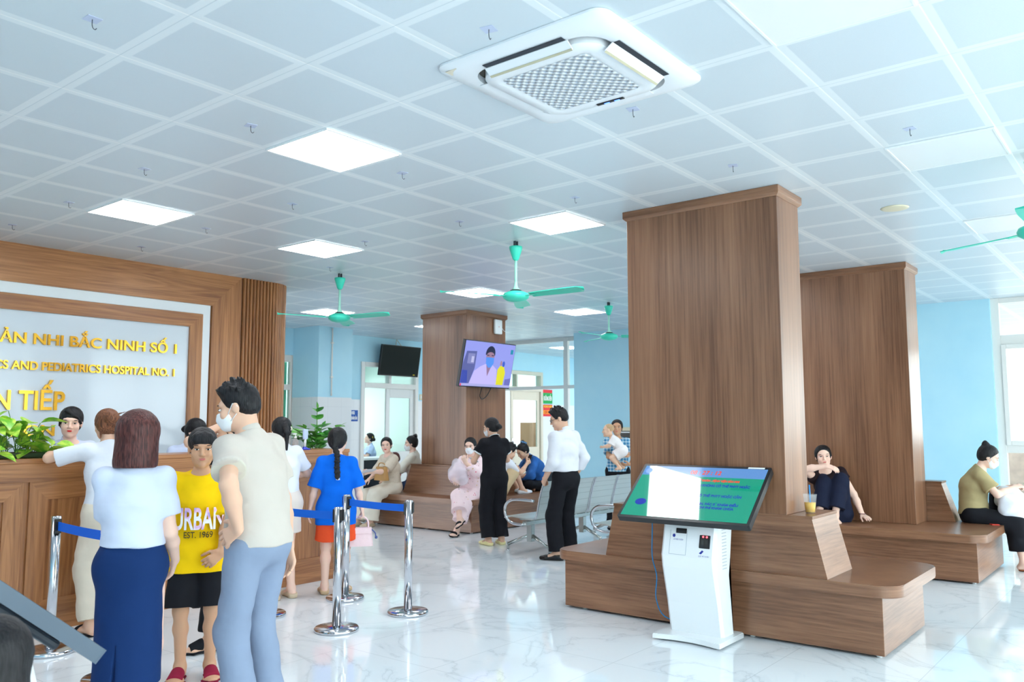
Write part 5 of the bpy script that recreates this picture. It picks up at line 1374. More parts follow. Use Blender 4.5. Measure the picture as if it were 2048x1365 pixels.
    # ---------------- clothing
    def shirt(s, m, name='shirt', e=0.010, sleeve=0.55, hem=-0.02, boxy=None, neck=0.012, collar=None, flare=0.012, trim=None, vneck=0.0, hemtilt=0.0, skip=(), folds=0.006):
        k = s.k; pr = [p.grow(e) for p in s.P['torso']]
        hp = s.pel + s.pu * hem * k
        if boxy:
            pr.append(Cone(s.chs - s.cu * 0.04 * k, hp, (boxy[0] * k * 0.94, boxy[1] * k * 0.97), (boxy[0] * k * boxy[2] if len(boxy) > 2 else boxy[0] * k, boxy[1] * k), s.pr * 0.5 + s.cr * 0.5, 0.04))
        if hem < -0.08:
            for q in 'RL': pr.append(Cone(s.hip[q], s.hip[q] + (s.kn[q] - s.hip[q]) * min(1.0, (-hem) / 0.40), s.P['th' + q][0].ra[0] + e + 0.012, s.P['th' + q][0].ra[0] + e + 0.018, s.pr, 0.06))
        for q, sg_ in (('R', 1), ('L', -1)):
            if q in skip: continue
            u = s.P['ua' + q][0]; r0 = u.ra[0]
            if sleeve <= 1.0:
                en = s.sh[q] + (s.el[q] - s.sh[q]) * sleeve; dr = nrm(s.el[q] - s.sh[q])
                pr.append(Cone(s.sh[q], en + dr * 0.03, r0 + e + 0.002, r0 + e + flare, s.cf, 0.035, 1, ((en, dr),)))
            else:
                t = sleeve - 1.0; en = s.el[q] + (s.wr[q] - s.el[q]) * t; dr = nrm(s.wr[q] - s.el[q])
                pr.append(Cone(s.sh[q], s.el[q], r0 + e + 0.002, 0.042 * s.gi * k + e + flare * 0.7, s.cf, 0.035))
                pr.append(Cone(s.el[q], en + dr * 0.02, 0.042 * s.gi * k + e + flare * 0.7, 0.030 * k + e + flare * 0.5, s.cf, 0.02, 1, ((en, dr),)))
        cuts = [(hp, -(s.pu + s.pf * hemtilt))] if hem >= -0.08 else [(hp, V3(0, 0, -1)) if s.pu[2] > 0.8 and abs(s.kn['R'][2] - s.hip['R'][2]) > 0.2 * k else (hp - s.pu * 9, -s.pu)]
        cuts.append((s.nb + s.uu * neck * k, nrm(s.uu + s.uf * 0.42)))
        if vneck: pr.append(Cone(s.nb + s.uf * 0.10 * k + s.uu * 0.06 * k, s.nb + s.uf * 0.14 * k - s.uu * vneck * k, 0.05 * k, 0.004, s.ur, 0.006, -1))
        o = s.part(name, pr, m, cuts, folds=folds)
        if collar is not None:
            c = s.nb + s.uu * 0.0 * k; pc = [Cone(c - s.uu * 0.012 * k, c + s.uu * 0.030 * k - s.uf * 0.006, (0.068 * k, 0.066 * k), (0.060 * k, 0.060 * k), s.ur, 0.01)]
            pc.append(Cone(s.nb + s.uu * 0.075 * k, s.nb + s.uu * 0.02 * k, (0.050 * k, 0.050 * k), (0.052 * k, 0.053 * k), s.ur, 0.004, -1))
            pc.append(Cone(s.nb + s.uf * 0.09 * k + s.uu * 0.05 * k, s.nb + s.uf * 0.11 * k - s.uu * 0.03 * k, 0.018 * k, 0.010 * k, s.ur, 0.006, -1))
            s.part('collar', pc, collar, ((c + s.uu * 0.040 * k + s.uf * 0.0, nrm(s.uu + s.uf * 0.45)),), parent=o)
        if trim is not None:
            for q in 'RL':
                en = s.sh[q] + (s.el[q] - s.sh[q]) * sleeve; dr = nrm(s.el[q] - s.sh[q]); r0 = s.P['ua' + q][0].ra[0]
                s.part('sleeve_trim', [Cone(s.sh[q], en + dr * 0.05, r0 + e + 0.004, r0 + e + flare + 0.003, s.cf, 0.01)], trim, ((en + dr * 0.002, dr), (en - dr * 0.016, -dr)), parent=o)
        s.shirt_o = o
        return o
    def trousers(s, m, name='trousers', e=0.010, length=0.93, knee=0.0, ankle=0.02, waist=0.05, legs='RL', seat=0.0, folds=0.004):
        k = s.k; pr = [s.P['torso'][0].grow(e + seat), Cone(s.pel, s.pel + s.pu * (waist + 0.03) * k, (s.P['torso'][1].ra[0] + e, s.P['torso'][1].ra[1] + e), (s.P['torso'][1].ra[0] * 0.93 + e, s.P['torso'][1].ra[1] * 0.95 + e), s.pr, 0.05, 1, ((s.pel + s.pu * waist * k, s.pu),))]
        for q in legs:
            th = s.P['th' + q][0]
            if length <= 0.5:
                t = length / 0.5; en = s.hip[q] + (s.kn[q] - s.hip[q]) * t; dr = nrm(s.kn[q] - s.hip[q])
                pr.append(Cone(s.hip[q], en + dr * 0.04, th.ra[0] + e, th.ra[0] * 0.86 + e + ankle, s.pr, 0.035, 1, ((en, dr),)))
            else:
                t = (length - 0.5) / 0.5; en = s.kn[q] + (s.an[q] - s.kn[q]) * t; dr = nrm(s.an[q] - s.kn[q])
                pr.append(Cone(s.hip[q], s.kn[q], th.ra[0] + e, th.rb[0] + e + knee, s.pr, 0.035))
                pr.append(Cone(s.kn[q], en + dr * 0.03, th.rb[0] + e + knee, 0.036 * k + e + ankle, s.pr, 0.03, 1, ((en, dr),)))
        return s.part(name, pr, m, folds=folds)
    def skirt(s, m, hemz, wt=0.0, hem=(0.20, 0.15), hip=None, waist=0.10, name='skirt', slit=None):
        k = s.k; t0 = s.P['torso'][1]; e = 0.012
        pr = [Cone(s.pel + s.pu * (waist + 0.03) * k, s.pel - s.pu * 0.02 * k, (t0.ra[0] * 0.86 + e, t0.ra[1] * 0.92 + e), (t0.ra[0] * 1.0 + e, t0.ra[1] + e), s.pr, 0.04),
              s.P['torso'][0].grow(e), Cone(s.pel - s.pu * 0.05 * k, V3(s.pel[0], s.pel[1], hemz - 0.03), (t0.ra[0] + e, t0.ra[1] + e + 0.01), hem, s.pr, 0.05)]
        if slit: pr.append(Cone(V3(slit[0], slit[1], hemz - 0.03), V3(slit[0] + 0.005, slit[1], slit[2]), (0.014, 0.05), (0.003, 0.03), (1, 0, 0), 0.002, -1))
        return s.part(name, pr, m, ((s.pel + s.pu * waist * k, s.pu), (V3(s.pel[0], s.pel[1], hemz), V3(0, 0, -1))), folds=0.002)
    def shoe(s, q, m, kind='closed', sole=None, name=None):
        k = s.k; fd, dn, sd = s.ft[q]; an = s.an[q]
        heel = an - fd * 0.042 * k + dn * 0.058 * k; ball = an + fd * 0.115 * k + dn * 0.062 * k; toe = an + fd * 0.175 * k + dn * 0.064 * k
        bot = an + dn * 0.0845 * k
        o = None; nm = name or ('sandal' if kind in ('slide', 'strap') else 'shoe')
        if kind in ('closed', 'clog', 'loafer'):
            top = {'closed': 0.012, 'clog': 0.030, 'loafer': 0.026}[kind]
            pr = [Cone(heel, ball, (0.040 * k, 0.042 * k), (0.050 * k, 0.030 * k), sd, 0.02), Cone(ball, toe, (0.050 * k, 0.028 * k), (0.038 * k, 0.022 * k), sd, 0.02), Cone(an + dn * 0.03 * k, heel, 0.040 * k, 0.038 * k, sd, 0.02)]
            o = s.part(nm, pr, m, ((bot, dn), (an + dn * top * k, nrm(-dn - fd * 0.25))), h=min(s.h, 0.006))
        else:
            pr = [Cone(heel + dn * 0.02 * k, ball + dn * 0.014 * k, (0.040 * k, 0.012 * k), (0.050 * k, 0.012 * k), sd, 0.02), Cone(ball + dn * 0.014 * k, toe + dn * 0.012 * k + fd * 0.005, (0.050 * k, 0.012 * k), (0.036 * k, 0.012 * k), sd, 0.02)]
            o = s.part(nm, pr, sole or m, ((bot + dn * 0.004, dn), (bot - dn * 0.016 * k, -dn)), h=min(s.h, 0.005))
            if kind == 'slide': band = [Cone(an + fd * 0.055 * k + dn * 0.035 * k, an + fd * 0.125 * k + dn * 0.055 * k, (0.047 * k, 0.044 * k), (0.053 * k, 0.032 * k), sd, 0.01)]; cc = ((an + fd * 0.045 * k, -fd), (an + fd * 0.135 * k, fd), (bot - dn * 0.004, dn))
            else: band = [Cone(an + fd * 0.09 * k + dn * 0.045 * k, an + fd * 0.12 * k + dn * 0.055 * k, (0.049 * k, 0.032 * k), (0.053 * k, 0.030 * k), sd, 0.01)]; cc = ((an + fd * 0.085 * k, -fd), (an + fd * 0.125 * k, fd), (bot - dn * 0.004, dn))
            s.part('strap', band, m, cc, h=min(s.h, 0.005), parent=o)
        return o
    # ---------------- hair and masks
    def hair(s, style='bun', m=None, noise=0.0015, part=0.0):
        m = m or HAIR; E = s.HE; C = s.HC
        def pl(p, n): return (s.head_pt(p), nrm(s.hr * n[0] + s.hf * n[1] + s.hu * n[2]))
        cap = [E((0, -0.018, 0.040), (0.086, 0.101, 0.086), 0.02), E((0, -0.045, -0.01), (0.080, 0.068, 0.075), 0.03)]
        cuts = [pl((0, 0.052, 0.045), (0, 0.86, -0.50)), pl((0, -0.05, -0.085), (0, 0.1, -1))]
        if style in ('bun', 'low_bun', 'pony', 'messy', 'braid', 'plain'):
            cap.append(E((0, 0.0, 0.0), (0.078, 0.03, 0.05), 0.02))
            if style == 'bun': cap += [E((0, -0.075, 0.105), (0.040, 0.040, 0.036), 0.012), E((0.01, -0.09, 0.125), 0.022, 0.01), C((0, -0.05, 0.085), (0, -0.075, 0.10), 0.03, 0.03)]
            if style == 'low_bun': cap += [E((0, -0.115, -0.02), (0.045, 0.036, 0.042), 0.012), E((0.02, -0.13, -0.03), 0.024, 0.01)]
            if style == 'pony': cap += [C((0, -0.10, 0.03), (0, -0.14, -0.05), 0.030, 0.026), C((0, -0.14, -0.05), (0, -0.12, -0.20), 0.026, 0.010)]
            if style == 'messy':
                cap += [E((0.0, -0.108, 0.035), (0.054, 0.050, 0.052), 0.010), E((0.03, -0.115, 0.03), 0.026, 0.01), E((-0.02, -0.12, 0.06), 0.022, 0.01), C((0.05, -0.08, 0.0), (0.055, -0.085, -0.13), (0.022, 0.016), (0.014, 0.008)), C((-0.055, -0.05, -0.02), (-0.06, -0.05, -0.10), 0.014, 0.006),
                        C((0.02, -0.11, 0.06), (0.10, -0.12, 0.085), 0.008, 0.003), C((0.03, -0.11, 0.05), (0.115, -0.11, 0.05), 0.007, 0.003)]
            if style == 'braid':
                cap += [E((0, -0.105, -0.02), (0.03, 0.028, 0.05), 0.015)]
                base = s.head_pt((0.0, -0.115, -0.05)); tgt = s.nb - s.uf * 0.122 * s.k + s.ur * 0.01
                pts = [base, tgt + s.uu * 0.02 - s.uf * 0.012, tgt - s.uu * 0.10 - s.uf * 0.030, tgt - s.uu * 0.19 + s.ur * 0.01 - s.uf * 0.034]
                for i in range(15):
                    t = i / 14 * 3; j = min(2, int(t)); f = t - j; p = pts[j] * (1 - f) + pts[j + 1] * f
                    for sg_ in (-1, 1): cap.append(Ell(p + s.ur * sg_ * 0.009 * (1 if i % 2 else 0.6) + s.uf * -0.004 * (i % 2), (0.020, 0.017, 0.016), None, 0.003))
                p = pts[3]; cap.append(Cone(p, p + s.ur * 0.045 - s.uu * 0.13 - s.uf * 0.006, 0.024, 0.008, s.ur, 0.01))
                s.braid_end = pts[3]
                cuts = [cuts[0]]
            elif style != 'messy' and style != 'pony': cuts[1] = pl((0, -0.05, -0.092), (0, 0.1, -1))
            else: cuts = [cuts[0]]
        if style == 'bob':
            cap = [E((0, -0.018, 0.040), (0.090, 0.104, 0.088), 0.02), C((0, -0.02, 0.0), (0, -0.022, -0.13), (0.098, 0.096), (0.104, 0.098), 0.04), C((0.0, 0.10, -0.02), (0, 0.10, -0.22), (0.058, 0.085), (0.06, 0.085), 0.015, -1)]
            cuts = [pl((0, 0.058, 0.055), (0, 0.88, -0.45)) if False else pl((0, 0.085, 0.0), (0, 1, 0.0)), pl((0, 0, -0.158), (0, 0.06, -1))]
            cap.append(C((0, 0.13, 0.0), (0, 0.12, -0.02), (0.06, 0.055), (0.06, 0.055), 0.01, -1))
        if style in ('short', 'spiky'):
            cap = [E((0, -0.014, 0.042), (0.084, 0.100, 0.086), 0.02), E((0, -0.05, -0.005), (0.076, 0.062, 0.06), 0.02), E((0, 0.03, 0.095), (0.062, 0.062, 0.035), 0.02)]
            if style == 'spiky':
                rn = random.Random(5)
                for i in range(30):
                    a = rn.uniform(-2.6, 2.6); e = rn.uniform(0.35, 1.45); d = V3(math.sin(a) * math.cos(e), math.cos(a) * math.cos(e), math.sin(e))
                    c0 = V3(d[0] * 0.074, -0.014 + d[1] * 0.088, 0.042 + d[2] * 0.078); c1 = c0 + V3(d[0], d[1] + 0.25, d[2] + 0.15) * 0.028
                    cap.append(C(tuple(c0), tuple(c1), 0.016, 0.005, 0.012))
            for sg_ in (-1, 1): cap.append(E((sg_ * 0.085, 0.012, -0.03), (0.03, 0.034, 0.040), 0.004, -1))
            cuts = [pl((0, 0.066, 0.058), (0, 0.90, -0.42)), pl((0, -0.05, -0.058), (0, -0.15, -1))]
        if style == 'boy':
            cap = [E((0, -0.014, 0.044), (0.087, 0.103, 0.090), 0.02), E((0, -0.05, -0.005), (0.078, 0.064, 0.06), 0.02), C((-0.04, 0.066, 0.064), (0.04, 0.066, 0.064), (0.034, 0.022), None, 0.02, 1, s.hu)]
            for i in range(9):
                x = -0.06 + 0.015 * i; cap.append(C((x, 0.068 - abs(x) * 0.25, 0.07), (x * 1.03, 0.082 - abs(x) * 0.42, 0.036 + 0.006 * (i % 3)), 0.012, 0.006, 0.006))
            for sg_ in (-1, 1): cap.append(E((sg_ * 0.086, 0.010, -0.035), (0.03, 0.032, 0.046), 0.004, -1))
            cuts = [pl((0, 0.088, 0.02), (0, 0.95, -0.32)), pl((0, -0.05, -0.06), (0, -0.1, -1))]
        if style == 'side':
            cap = [E((0, -0.018, 0.042), (0.087, 0.101, 0.088), 0.02), E((0, -0.045, -0.01), (0.082, 0.068, 0.08), 0.03)]
            for i in range(6):
                f = i / 5; cap.append(C((0.03, 0.058, 0.098), (-0.045 - 0.030 * f, 0.082 - 0.06 * f, 0.050 - 0.05 * f), 0.018, 0.008, 0.01))
            cap += [C((0.076, 0.02, 0.03), (0.079, 0.012, -0.03), 0.010, 0.005, 0.01)]
            cuts = [pl((0, 0.098, 0.03), (0, 0.94, -0.34)), pl((0, -0.05, -0.10), (0, 0.0, -1))]
            cap.append(E((0.022, 0.13, 0.0), (0.055, 0.055, 0.052), 0.006, -1))
        if style == 'baby':
            cap = [E((0, -0.020, 0.040), (0.0775, 0.092, 0.0785), 0.02)]; cuts = [pl((0, 0.03, 0.06), (0, 0.8, -0.6))]
        o = s.part('hair', cap, m, cuts, h=min(s.h, 0.005), noise=noise * s.hs, nfreq=140)
        s.hair_o = o
        return o
    def mask(s, m=None, low=0.0):
        E = s.HE; C = s.HC
        def pl(p, n): return (s.head_pt(p), nrm(s.hr * n[0] + s.hf * n[1] + s.hu * n[2]))
        pr = [E((0, 0.038, -0.045 - low), (0.066, 0.066, 0.062), 0.01), C((0, 0.085, -0.02 - low), (0, 0.098, -0.045 - low), 0.026, 0.024, 0.03), E((0, 0.07, -0.085 - low), (0.042, 0.035, 0.026), 0.02)]
        o = s.part('face_mask', pr, m or MASK, (pl((0, 0.03, -0.05), (0, -1, 0.15)), pl((0, 0.09, -0.012 - low), (0, -0.05, 1))), h=min(s.h, 0.005))
        for sg_ in (-1, 1):
            bm = B()
            tube(bm, [Vector(s.head_pt(p)) for p in ((sg_ * 0.064, 0.042, -0.028 - low), (sg_ * 0.080, 0.005, 0.018), (sg_ * 0.083, -0.016, 0.0), (sg_ * 0.076, -0.010, -0.03), (sg_ * 0.062, 0.036, -0.065 - low))], 0.0022, 6)
            s.add('ear_loop', bm, m or MASK, o)
        return o
# ------------------------------------------------------------------ the people
def plaid():
    m = bpy.data.materials.new('cloth_blue_plaid'); m.use_nodes = True; t = NT(m)
    mp = t.coords((22, 22, 22)); sp = t.new('ShaderNodeSeparateXYZ'); t.link(mp, 0, sp, 0)
    a = t.math('GREATER_THAN', t.math('SINE', t.math('MULTIPLY', (sp, 0), 2 * PI)), 0.72); b = t.math('GREATER_THAN', t.math('SINE', t.math('MULTIPLY', (sp, 2), 2 * PI)), 0.72)
    r = t.ramp([(0.0, rgb((70, 140, 186))), (0.5, rgb((160, 206, 226))), (1.0, rgb((236, 242, 244)))], t.math('MULTIPLY', t.math('ADD', a, b), 0.6)); t.link(r, 0, t.b, 'Base Color'); t.b.inputs['Roughness'].default_value = 0.85
    return m
def printed(name, base, spots, sc, thr=0.16):
    m = bpy.data.materials.new('cloth_' + name); m.use_nodes = True; t = NT(m)
    mp = t.coords((sc, sc, sc)); v = t.new('ShaderNodeTexVoronoi', i_Scale=1.0); t.link(mp, 0, v, 'Vector')
    k = t.math('LESS_THAN', (v, 0), thr); cr = t.ramp([(0.2, rgb(spots[0])), (0.5, rgb(spots[1])), (0.8, rgb(spots[2]))])
    sp = t.new('ShaderNodeSeparateColor'); t.link(v, 1, sp, 0); t.link(sp, 0, cr, 0)
    mx = t.new('ShaderNodeMix', data_type='RGBA'); t.link(k, 0, mx, 0); mx.inputs[6].default_value = rgb(base); t.link(cr, 0, mx, 7); t.link(mx, 2, t.b, 'Base Color'); t.b.inputs['Roughness'].default_value = 0.85
    return m
WHITE_C = cloth('white', (228, 231, 240)); BLACKC = cloth('black', (24, 25, 31)); NAVY = cloth('navy', (18, 48, 98)); LAV = cloth('pale_blue_uniform', (206, 216, 242))
def shoes(p, m, kind, sole=None):
    for q in 'RL': p.shoe(q, m, kind, sole)

# 1 woman in the navy skirt
p = Human('woman with bobbed hair in a white blouse and long navy skirt, seen from behind', (2.015, 3.925, 0), 50, 1.57, 'f', SK_L, 0.0055, head=(-14, -4, 0), headsize=0.985, face={}, shoulder=0.136, girth=0.89, torso=0.92,
          arms={'R': dict(wrist=(0.165, 0.18, 0.83), pole=(0.15, -1, 0), dir=(-0.25, 0.35, -0.9), palm=(-1, 0, 0)), 'L': dict(wrist=(-0.06, 0.22, 0.86), pole=(-0.3, -1, 0), dir=(0.9, 0.2, -0.3), palm=(0, -1, 0))})
p.body(); p.hair('bob', HAIR_R); p.mask()
p.shirt(cloth('blouse', (208, 215, 235)), 'blouse', 0.012, 0.68, 0.07, (0.136, 0.110), collar=cloth('blouse', 0), flare=0.010)
p.skirt(NAVY, 0.295, hem=(0.150, 0.132), waist=0.11, slit=(-0.03, -0.15, 0.50))
shoes(p, cloth('grey_shoe', (190, 184, 176)), 'loafer')

# 2 man in the beige polo
p = Human('man in a beige polo shirt and grey blue trousers with one hand on his hip', (2.54, 3.67, 0), 106, 1.70, 'm', SK_M, 0.0055, girth=0.97, lean=12, plean=2, head=(26, -14, 0), shoulder=0.152,
          arms={'L': dict(wrist=(-0.222, -0.06, 1.0), pole=(-1, -0.7, 0), dir=(0.10, 0.85, -0.45), palm=(1, -0.1, 0), curl=0.22, spread=1.6), 'R': dict(wrist=(0.22, -0.02, 0.84), pole=(0.3, -1, 0))})
p.body(); p.hair('spiky'); p.mask()
POLO = cloth('polo_beige', (200, 191, 182))
p.shirt(POLO, 'polo_shirt', 0.015, 0.64, -0.035, (0.160, 0.135), collar=POLO, flare=0.018, trim=cloth('polo_rib', (204, 198, 184)))
p.trousers(cloth('grey_blue', (136, 150, 174)), e=0.011, length=0.97, knee=0.012, ankle=0.03, folds=0.006)
shoes(p, BLACKC, 'closed')

# 3 boy in yellow
p = Human('boy in a yellow t-shirt and black shorts standing beside the man in the polo shirt', (2.80, 4.65, 0), 236, 1.425, 'm', SK_T, 0.005, headsize=0.97, girth=0.87, head=(4, -4, 0),
          arms={'R': dict(wrist=(0.215, 0.02, 0.635), pole=(0.4, -1, 0), palm=(-0.9, 0.1, 0)), 'L': dict(wrist=(-0.135, 0.165, 0.70), pole=(-0.9, -0.6, 0), dir=(0.75, 0.25, -0.55), palm=(0.1, -1, -0.1), curl=0.5)})
p.body(); p.hair('boy')
sh = p.shirt(cloth('yellow', (255, 205, 6)), 't_shirt', 0.012, 0.92, -0.175, (0.158, 0.128), flare=0.030, folds=0.004)
fz = lambda z: Vector(p.chs + p.cf * 0.1) * 0 + Vector((0, 0, z))
def chest_text(body, size, z, width, m, dy):
    me = text_mesh(body, size, 0.004, 'CENTER', 0.004 if size > 0.1 else 0.0); xs = [v.co.x for v in me.vertices]; kx = width / (max(xs) - min(xs))
    for v in me.vertices:
        x = v.co.x * kx; v.co = Vector((-x, dy - 1.6 * x * x + v.co.z, z + v.co.y))
    return link('lettering', me, m, sh)
PINKW = bpy.data.materials.new('white_pink_print'); PINKW.use_nodes = True; t = NT(PINKW)
mp = t.coords((14, 14, 14)); n_ = t.new('ShaderNodeTexNoise', i_Scale=1.0); t.link(mp, 0, n_, 'Vector')
rp = t.ramp([(0.42, rgb((250, 250, 255))), (0.55, rgb((240, 190, 226))), (0.66, rgb((150, 150, 220)))], n_, 0); t.link(rp, 0, t.b, 'Base Color')
chest_text('URBAN', 0.175, 0.885, 0.285, PINKW, 0.124); chest_text('EST. 1969', 0.05, 0.835, 0.16, mat('dark_print', (60, 50, 30), 0.7), 0.128)
p.trousers(BLACKC, 'shorts', e=0.014, length=0.475, ankle=0.028)
shoes(p, cloth('maroon_slide', (150, 34, 62)), 'slide', cloth('maroon_sole', (120, 24, 50)))

# 4 woman in white at the counter
p = Human('woman in a white t-shirt and beige trousers leaning on the counter', (2.99, 6.19, 0), 86, 1.59, 'f', SK_M, 0.0065, lean=10, plean=2, head=(-4, -8, 0), shrug={'L': 0.02, 'R': 0.02}, girth=0.98,
          arms={'L': dict(wrist=(-0.26, 0.40, 1.285), pole=(-1, 0.1, -0.25), dir=(0.8, 0.5, 0), palm=(0, 0, -1)), 'R': dict(wrist=(0.20, 0.40, 1.285), pole=(1, 0.1, -0.25), dir=(-0.8, 0.5, 0), palm=(0, 0, -1))},
          legs={'L': dict(ankle=(-0.11, -0.05, 0.085)), 'R': dict(ankle=(0.10, 0.02, 0.085))})
p.body(); p.hair('messy', HAIR_B)
p.shirt(WHITE_C, 't_shirt', 0.013, 0.80, 0.03, (0.158, 0.122), flare=0.026)
p.trousers(cloth('oatmeal', (226, 214, 196)), e=0.016, length=0.97, knee=0.028, ankle=0.030, folds=0.007)
shoes(p, BLACKC, 'strap', BLACKC)

# 5, 6 receptionists behind the counter
p = Human('receptionist with side swept hair and red lipstick facing out over the counter', (3.10, 7.14, 0), 250, 1.60, 'f', SK_L, 0.006, head=(-6, -5, -3), face={'lipstick': 1}, headsize=1.03,
          arms={'R': dict(wrist=(0.16, 0.30, 1.0), pole=(0.8, -1, 0)), 'L': dict(wrist=(-0.16, 0.30, 1.0), pole=(-0.8, -1, 0))})
p.body(); p.hair('side'); p.shirt(LAV, 'uniform_top', 0.012, 0.6, -0.05, collar=LAV, vneck=0.05); p.trousers(LAV, length=0.97, ankle=0.03); shoes(p, WHITE_C, 'closed')
p = Human('receptionist bending her head behind the counter, beside the oak frame edge', (4.27, 7.30, 0), 246, 1.53, 'f', SK_L, 0.007, lean=8, head=(45, -22, 0),
          arms={'R': dict(wrist=(0.14, 0.32, 0.98), pole=(0.8, -1, 0)), 'L': dict(wrist=(-0.14, 0.32, 0.98), pole=(-0.8, -1, 0))})
p.body(); p.hair('low_bun'); p.shirt(LAV, 'uniform_top', 0.012, 0.6, -0.05, collar=LAV); p.trousers(LAV, length=0.97, ankle=0.03); shoes(p, WHITE_C, 'closed')

# 7 woman hidden behind the man, at the counter
p = Human('woman with a hair clip mostly hidden behind the man in the polo shirt', (4.50, 6.16, 0), 84, 1.53, 'f', SK_L, 0.007, head=(-10, -12, 0), lean=5,
          arms={'R': dict(wrist=(0.16, 0.26, 1.05), pole=(0.8, -1, 0)), 'L': dict(wrist=(-0.16, 0.26, 1.05), pole=(-0.8, -1, 0))})
p.body(); p.hair('pony'); p.shirt(WHITE_C, 't_shirt', 0.012, 0.7, 0.02); p.skirt(cloth('pale_skirt', (226, 214, 206)), 0.56, hem=(0.17, 0.14)); shoes(p, cloth('beige_shoe', (206, 186, 160)), 'loafer')
bm = B(); c = Vector(p.head_pt((0.055, -0.09, 0.0)))
for i in range(5): sphere(bm, c + Vector((0.012 * math.cos(i * 1.256), 0.0, 0.012 * math.sin(i * 1.256))), 0.009, u=8, v=6)
p.add('hair_clip', bm, mat('cream_clip', (240, 232, 214), 0.4), p.hair_o)

# 8 woman in black between the boy and the man
p = Human('woman in black with one elbow raised, mostly hidden between the boy and the man', (3.335, 5.12, 0), 150, 1.54, 'f', SK_M, 0.0065, head=(0, -15, 0), shfwd={'L': 0.08},
          arms={'L': dict(wrist=(-0.10, 0.11, 1.49), pole=(-0.1, 1, 0), dir=(0.3, -0.6, 0.5), palm=(0, -0.5, -1)), 'R': dict(wrist=(0.06, 0.16, 1.30), pole=(0.6, 0.2, -1), dir=(-0.4, 0.1, 0.8), palm=(0, -1, 0.2))},
          legs={'L': dict(ankle=(-0.09, 0.13, 0.085)), 'R': dict(ankle=(0.09, -0.12, 0.085))})
p.body(); p.hair('low_bun'); p.shirt(BLACKC, 'top', 0.011, 0.35, -0.05); p.trousers(BLACKC, length=0.93, ankle=0.035); shoes(p, BLACKC, 'slide', BLACKC)

# 9 girl in blue
p = Human('girl in a blue t-shirt with a long black braid, holding a pink handbag', (4.94, 5.98, 0), 47, 1.42, 'f', SK_L, 0.0055, headsize=0.97, girth=0.94, head=(-12, 0, 0),
          arms={'R': dict(wrist=(0.245, 0.05, 0.66), pole=(0.5, -1, 0), curl=0.9), 'L': dict(wrist=(-0.25, 0.03, 0.655), pole=(-0.5, -1, 0))},
          legs={'R': dict(ankle=(0.085, -0.02, 0.075)), 'L': dict(ankle=(-0.085, -0.03, 0.075))})
p.body(); p.hair('braid', HAIR)
bm = B(); c = Vector(p.braid_end); tube(bm, [c + Vector((0, 0, 0.004)), c + Vector((0, 0, -0.010))], 0.018, 12); p.add('hair_tie', bm, WHITE_C, p.hair_o)
p.shirt(cloth('royal_blue', (0, 104, 222)), 't_shirt', 0.012, 0.98, -0.205, (0.158, 0.122), flare=0.030)
p.trousers(cloth('orange', (236, 84, 44)), 'shorts', e=0.014, length=0.42, ankle=0.03)
shoes(p, cloth('beige_clog', (204, 176, 142)), 'clog')
def local_world(p, v):
    a = p.rz; return Vector((p.loc[0] + v[0] * math.cos(a) - v[1] * math.sin(a), p.loc[1] + v[0] * math.sin(a) + v[1] * math.cos(a), p.loc[2] + v[2]))
def hand_c(p, q, d=0.085): hd, pn, c, sp, kn, th = p.hand[q]; return local_world(p, p.wr[q] + hd * d * p.k + pn * 0.025)
hc_ = hand_c(p, 'R')
bg = thing('handbag', 'small quilted pink handbag held by the girl in blue', 'bag', (hc_.x + 0.0, hc_.y - 0.0, hc_.z - 0.26), R(-40))
PINK = mat('quilted_pink_leather', (244, 214, 218), 0.45, bump=0.4, bscale=26, bdist=0.01)
bm = B(); prism(bm, rrect(-0.115, -0.045, 0.115, 0.045, 0.03), 0.0, 0.165, top=rrect(-0.10, -0.035, 0.10, 0.035, 0.025)); bmesh.ops.bevel(bm, geom=list(bm.edges), offset=0.006, segments=2, affect='EDGES', clamp_overlap=True); obj('bag_body', bm, PINK, bg, True, 40)
bm = B(); box(bm, (-0.1, -0.047, 0.11), (0.1, -0.036, 0.165), 0.004); obj('flap', bm, PINK, bg)
bm = B(); tube(bm, smooth_path([(-0.07, 0, 0.155), (-0.065, 0, 0.22), (-0.03, 0, 0.258), (0.03, 0, 0.258), (0.065, 0, 0.22), (0.07, 0, 0.155)], 5), 0.008, 8); obj('handle', bm, PINK, bg)
bm = B(); tube(bm, smooth_path([(0.10, -0.04, 0.15), (0.13, -0.05, 0.12), (0.135, -0.05, 0.09)], 4), 0.006, 6); sphere(bm, (0.14, -0.05, 0.08), 0.014, u=10, v=6); obj('charm', bm, mat('blue_charm', (70, 90, 150), 0.4), bg)

# 10 - 12 on the bench, left end
p = Human('seated woman in a beige wrap top holding papers at the end of the long bench', (8.80, 9.36, 0), 170, 1.58, 'f', SK_L, 0.0065, pelvis=(0, 0, 0.565), lean=10, plean=0, slump=6, head=(46, -4, 4), face={'lipstick': 1},
          arms={'L': dict(wrist=(-0.13, 0.46, 0.80), pole=(-0.7, -0.4, -1), dir=(0.2, 0.95, -0.1), palm=(0.8, 0, -0.3), curl=0.7), 'R': dict(wrist=(0.10, 0.34, 0.68), pole=(0.8, -0.5, -0.6), dir=(-0.1, 0.8, -0.4), palm=(0, 0, -1))},
          legs={'R': dict(ankle=(0.12, 0.53, 0.085)), 'L': dict(ankle=(-0.11, 0.44, 0.085))})
p.body(); p.hair('low_bun')
p.shirt(printed('beige_wrap', (216, 204, 186), ((200, 186, 166), (206, 192, 172), (196, 180, 160)), 45, 0.25), 'wrap_top', 0.014, 0.85, -0.02, flare=0.03, vneck=0.06)
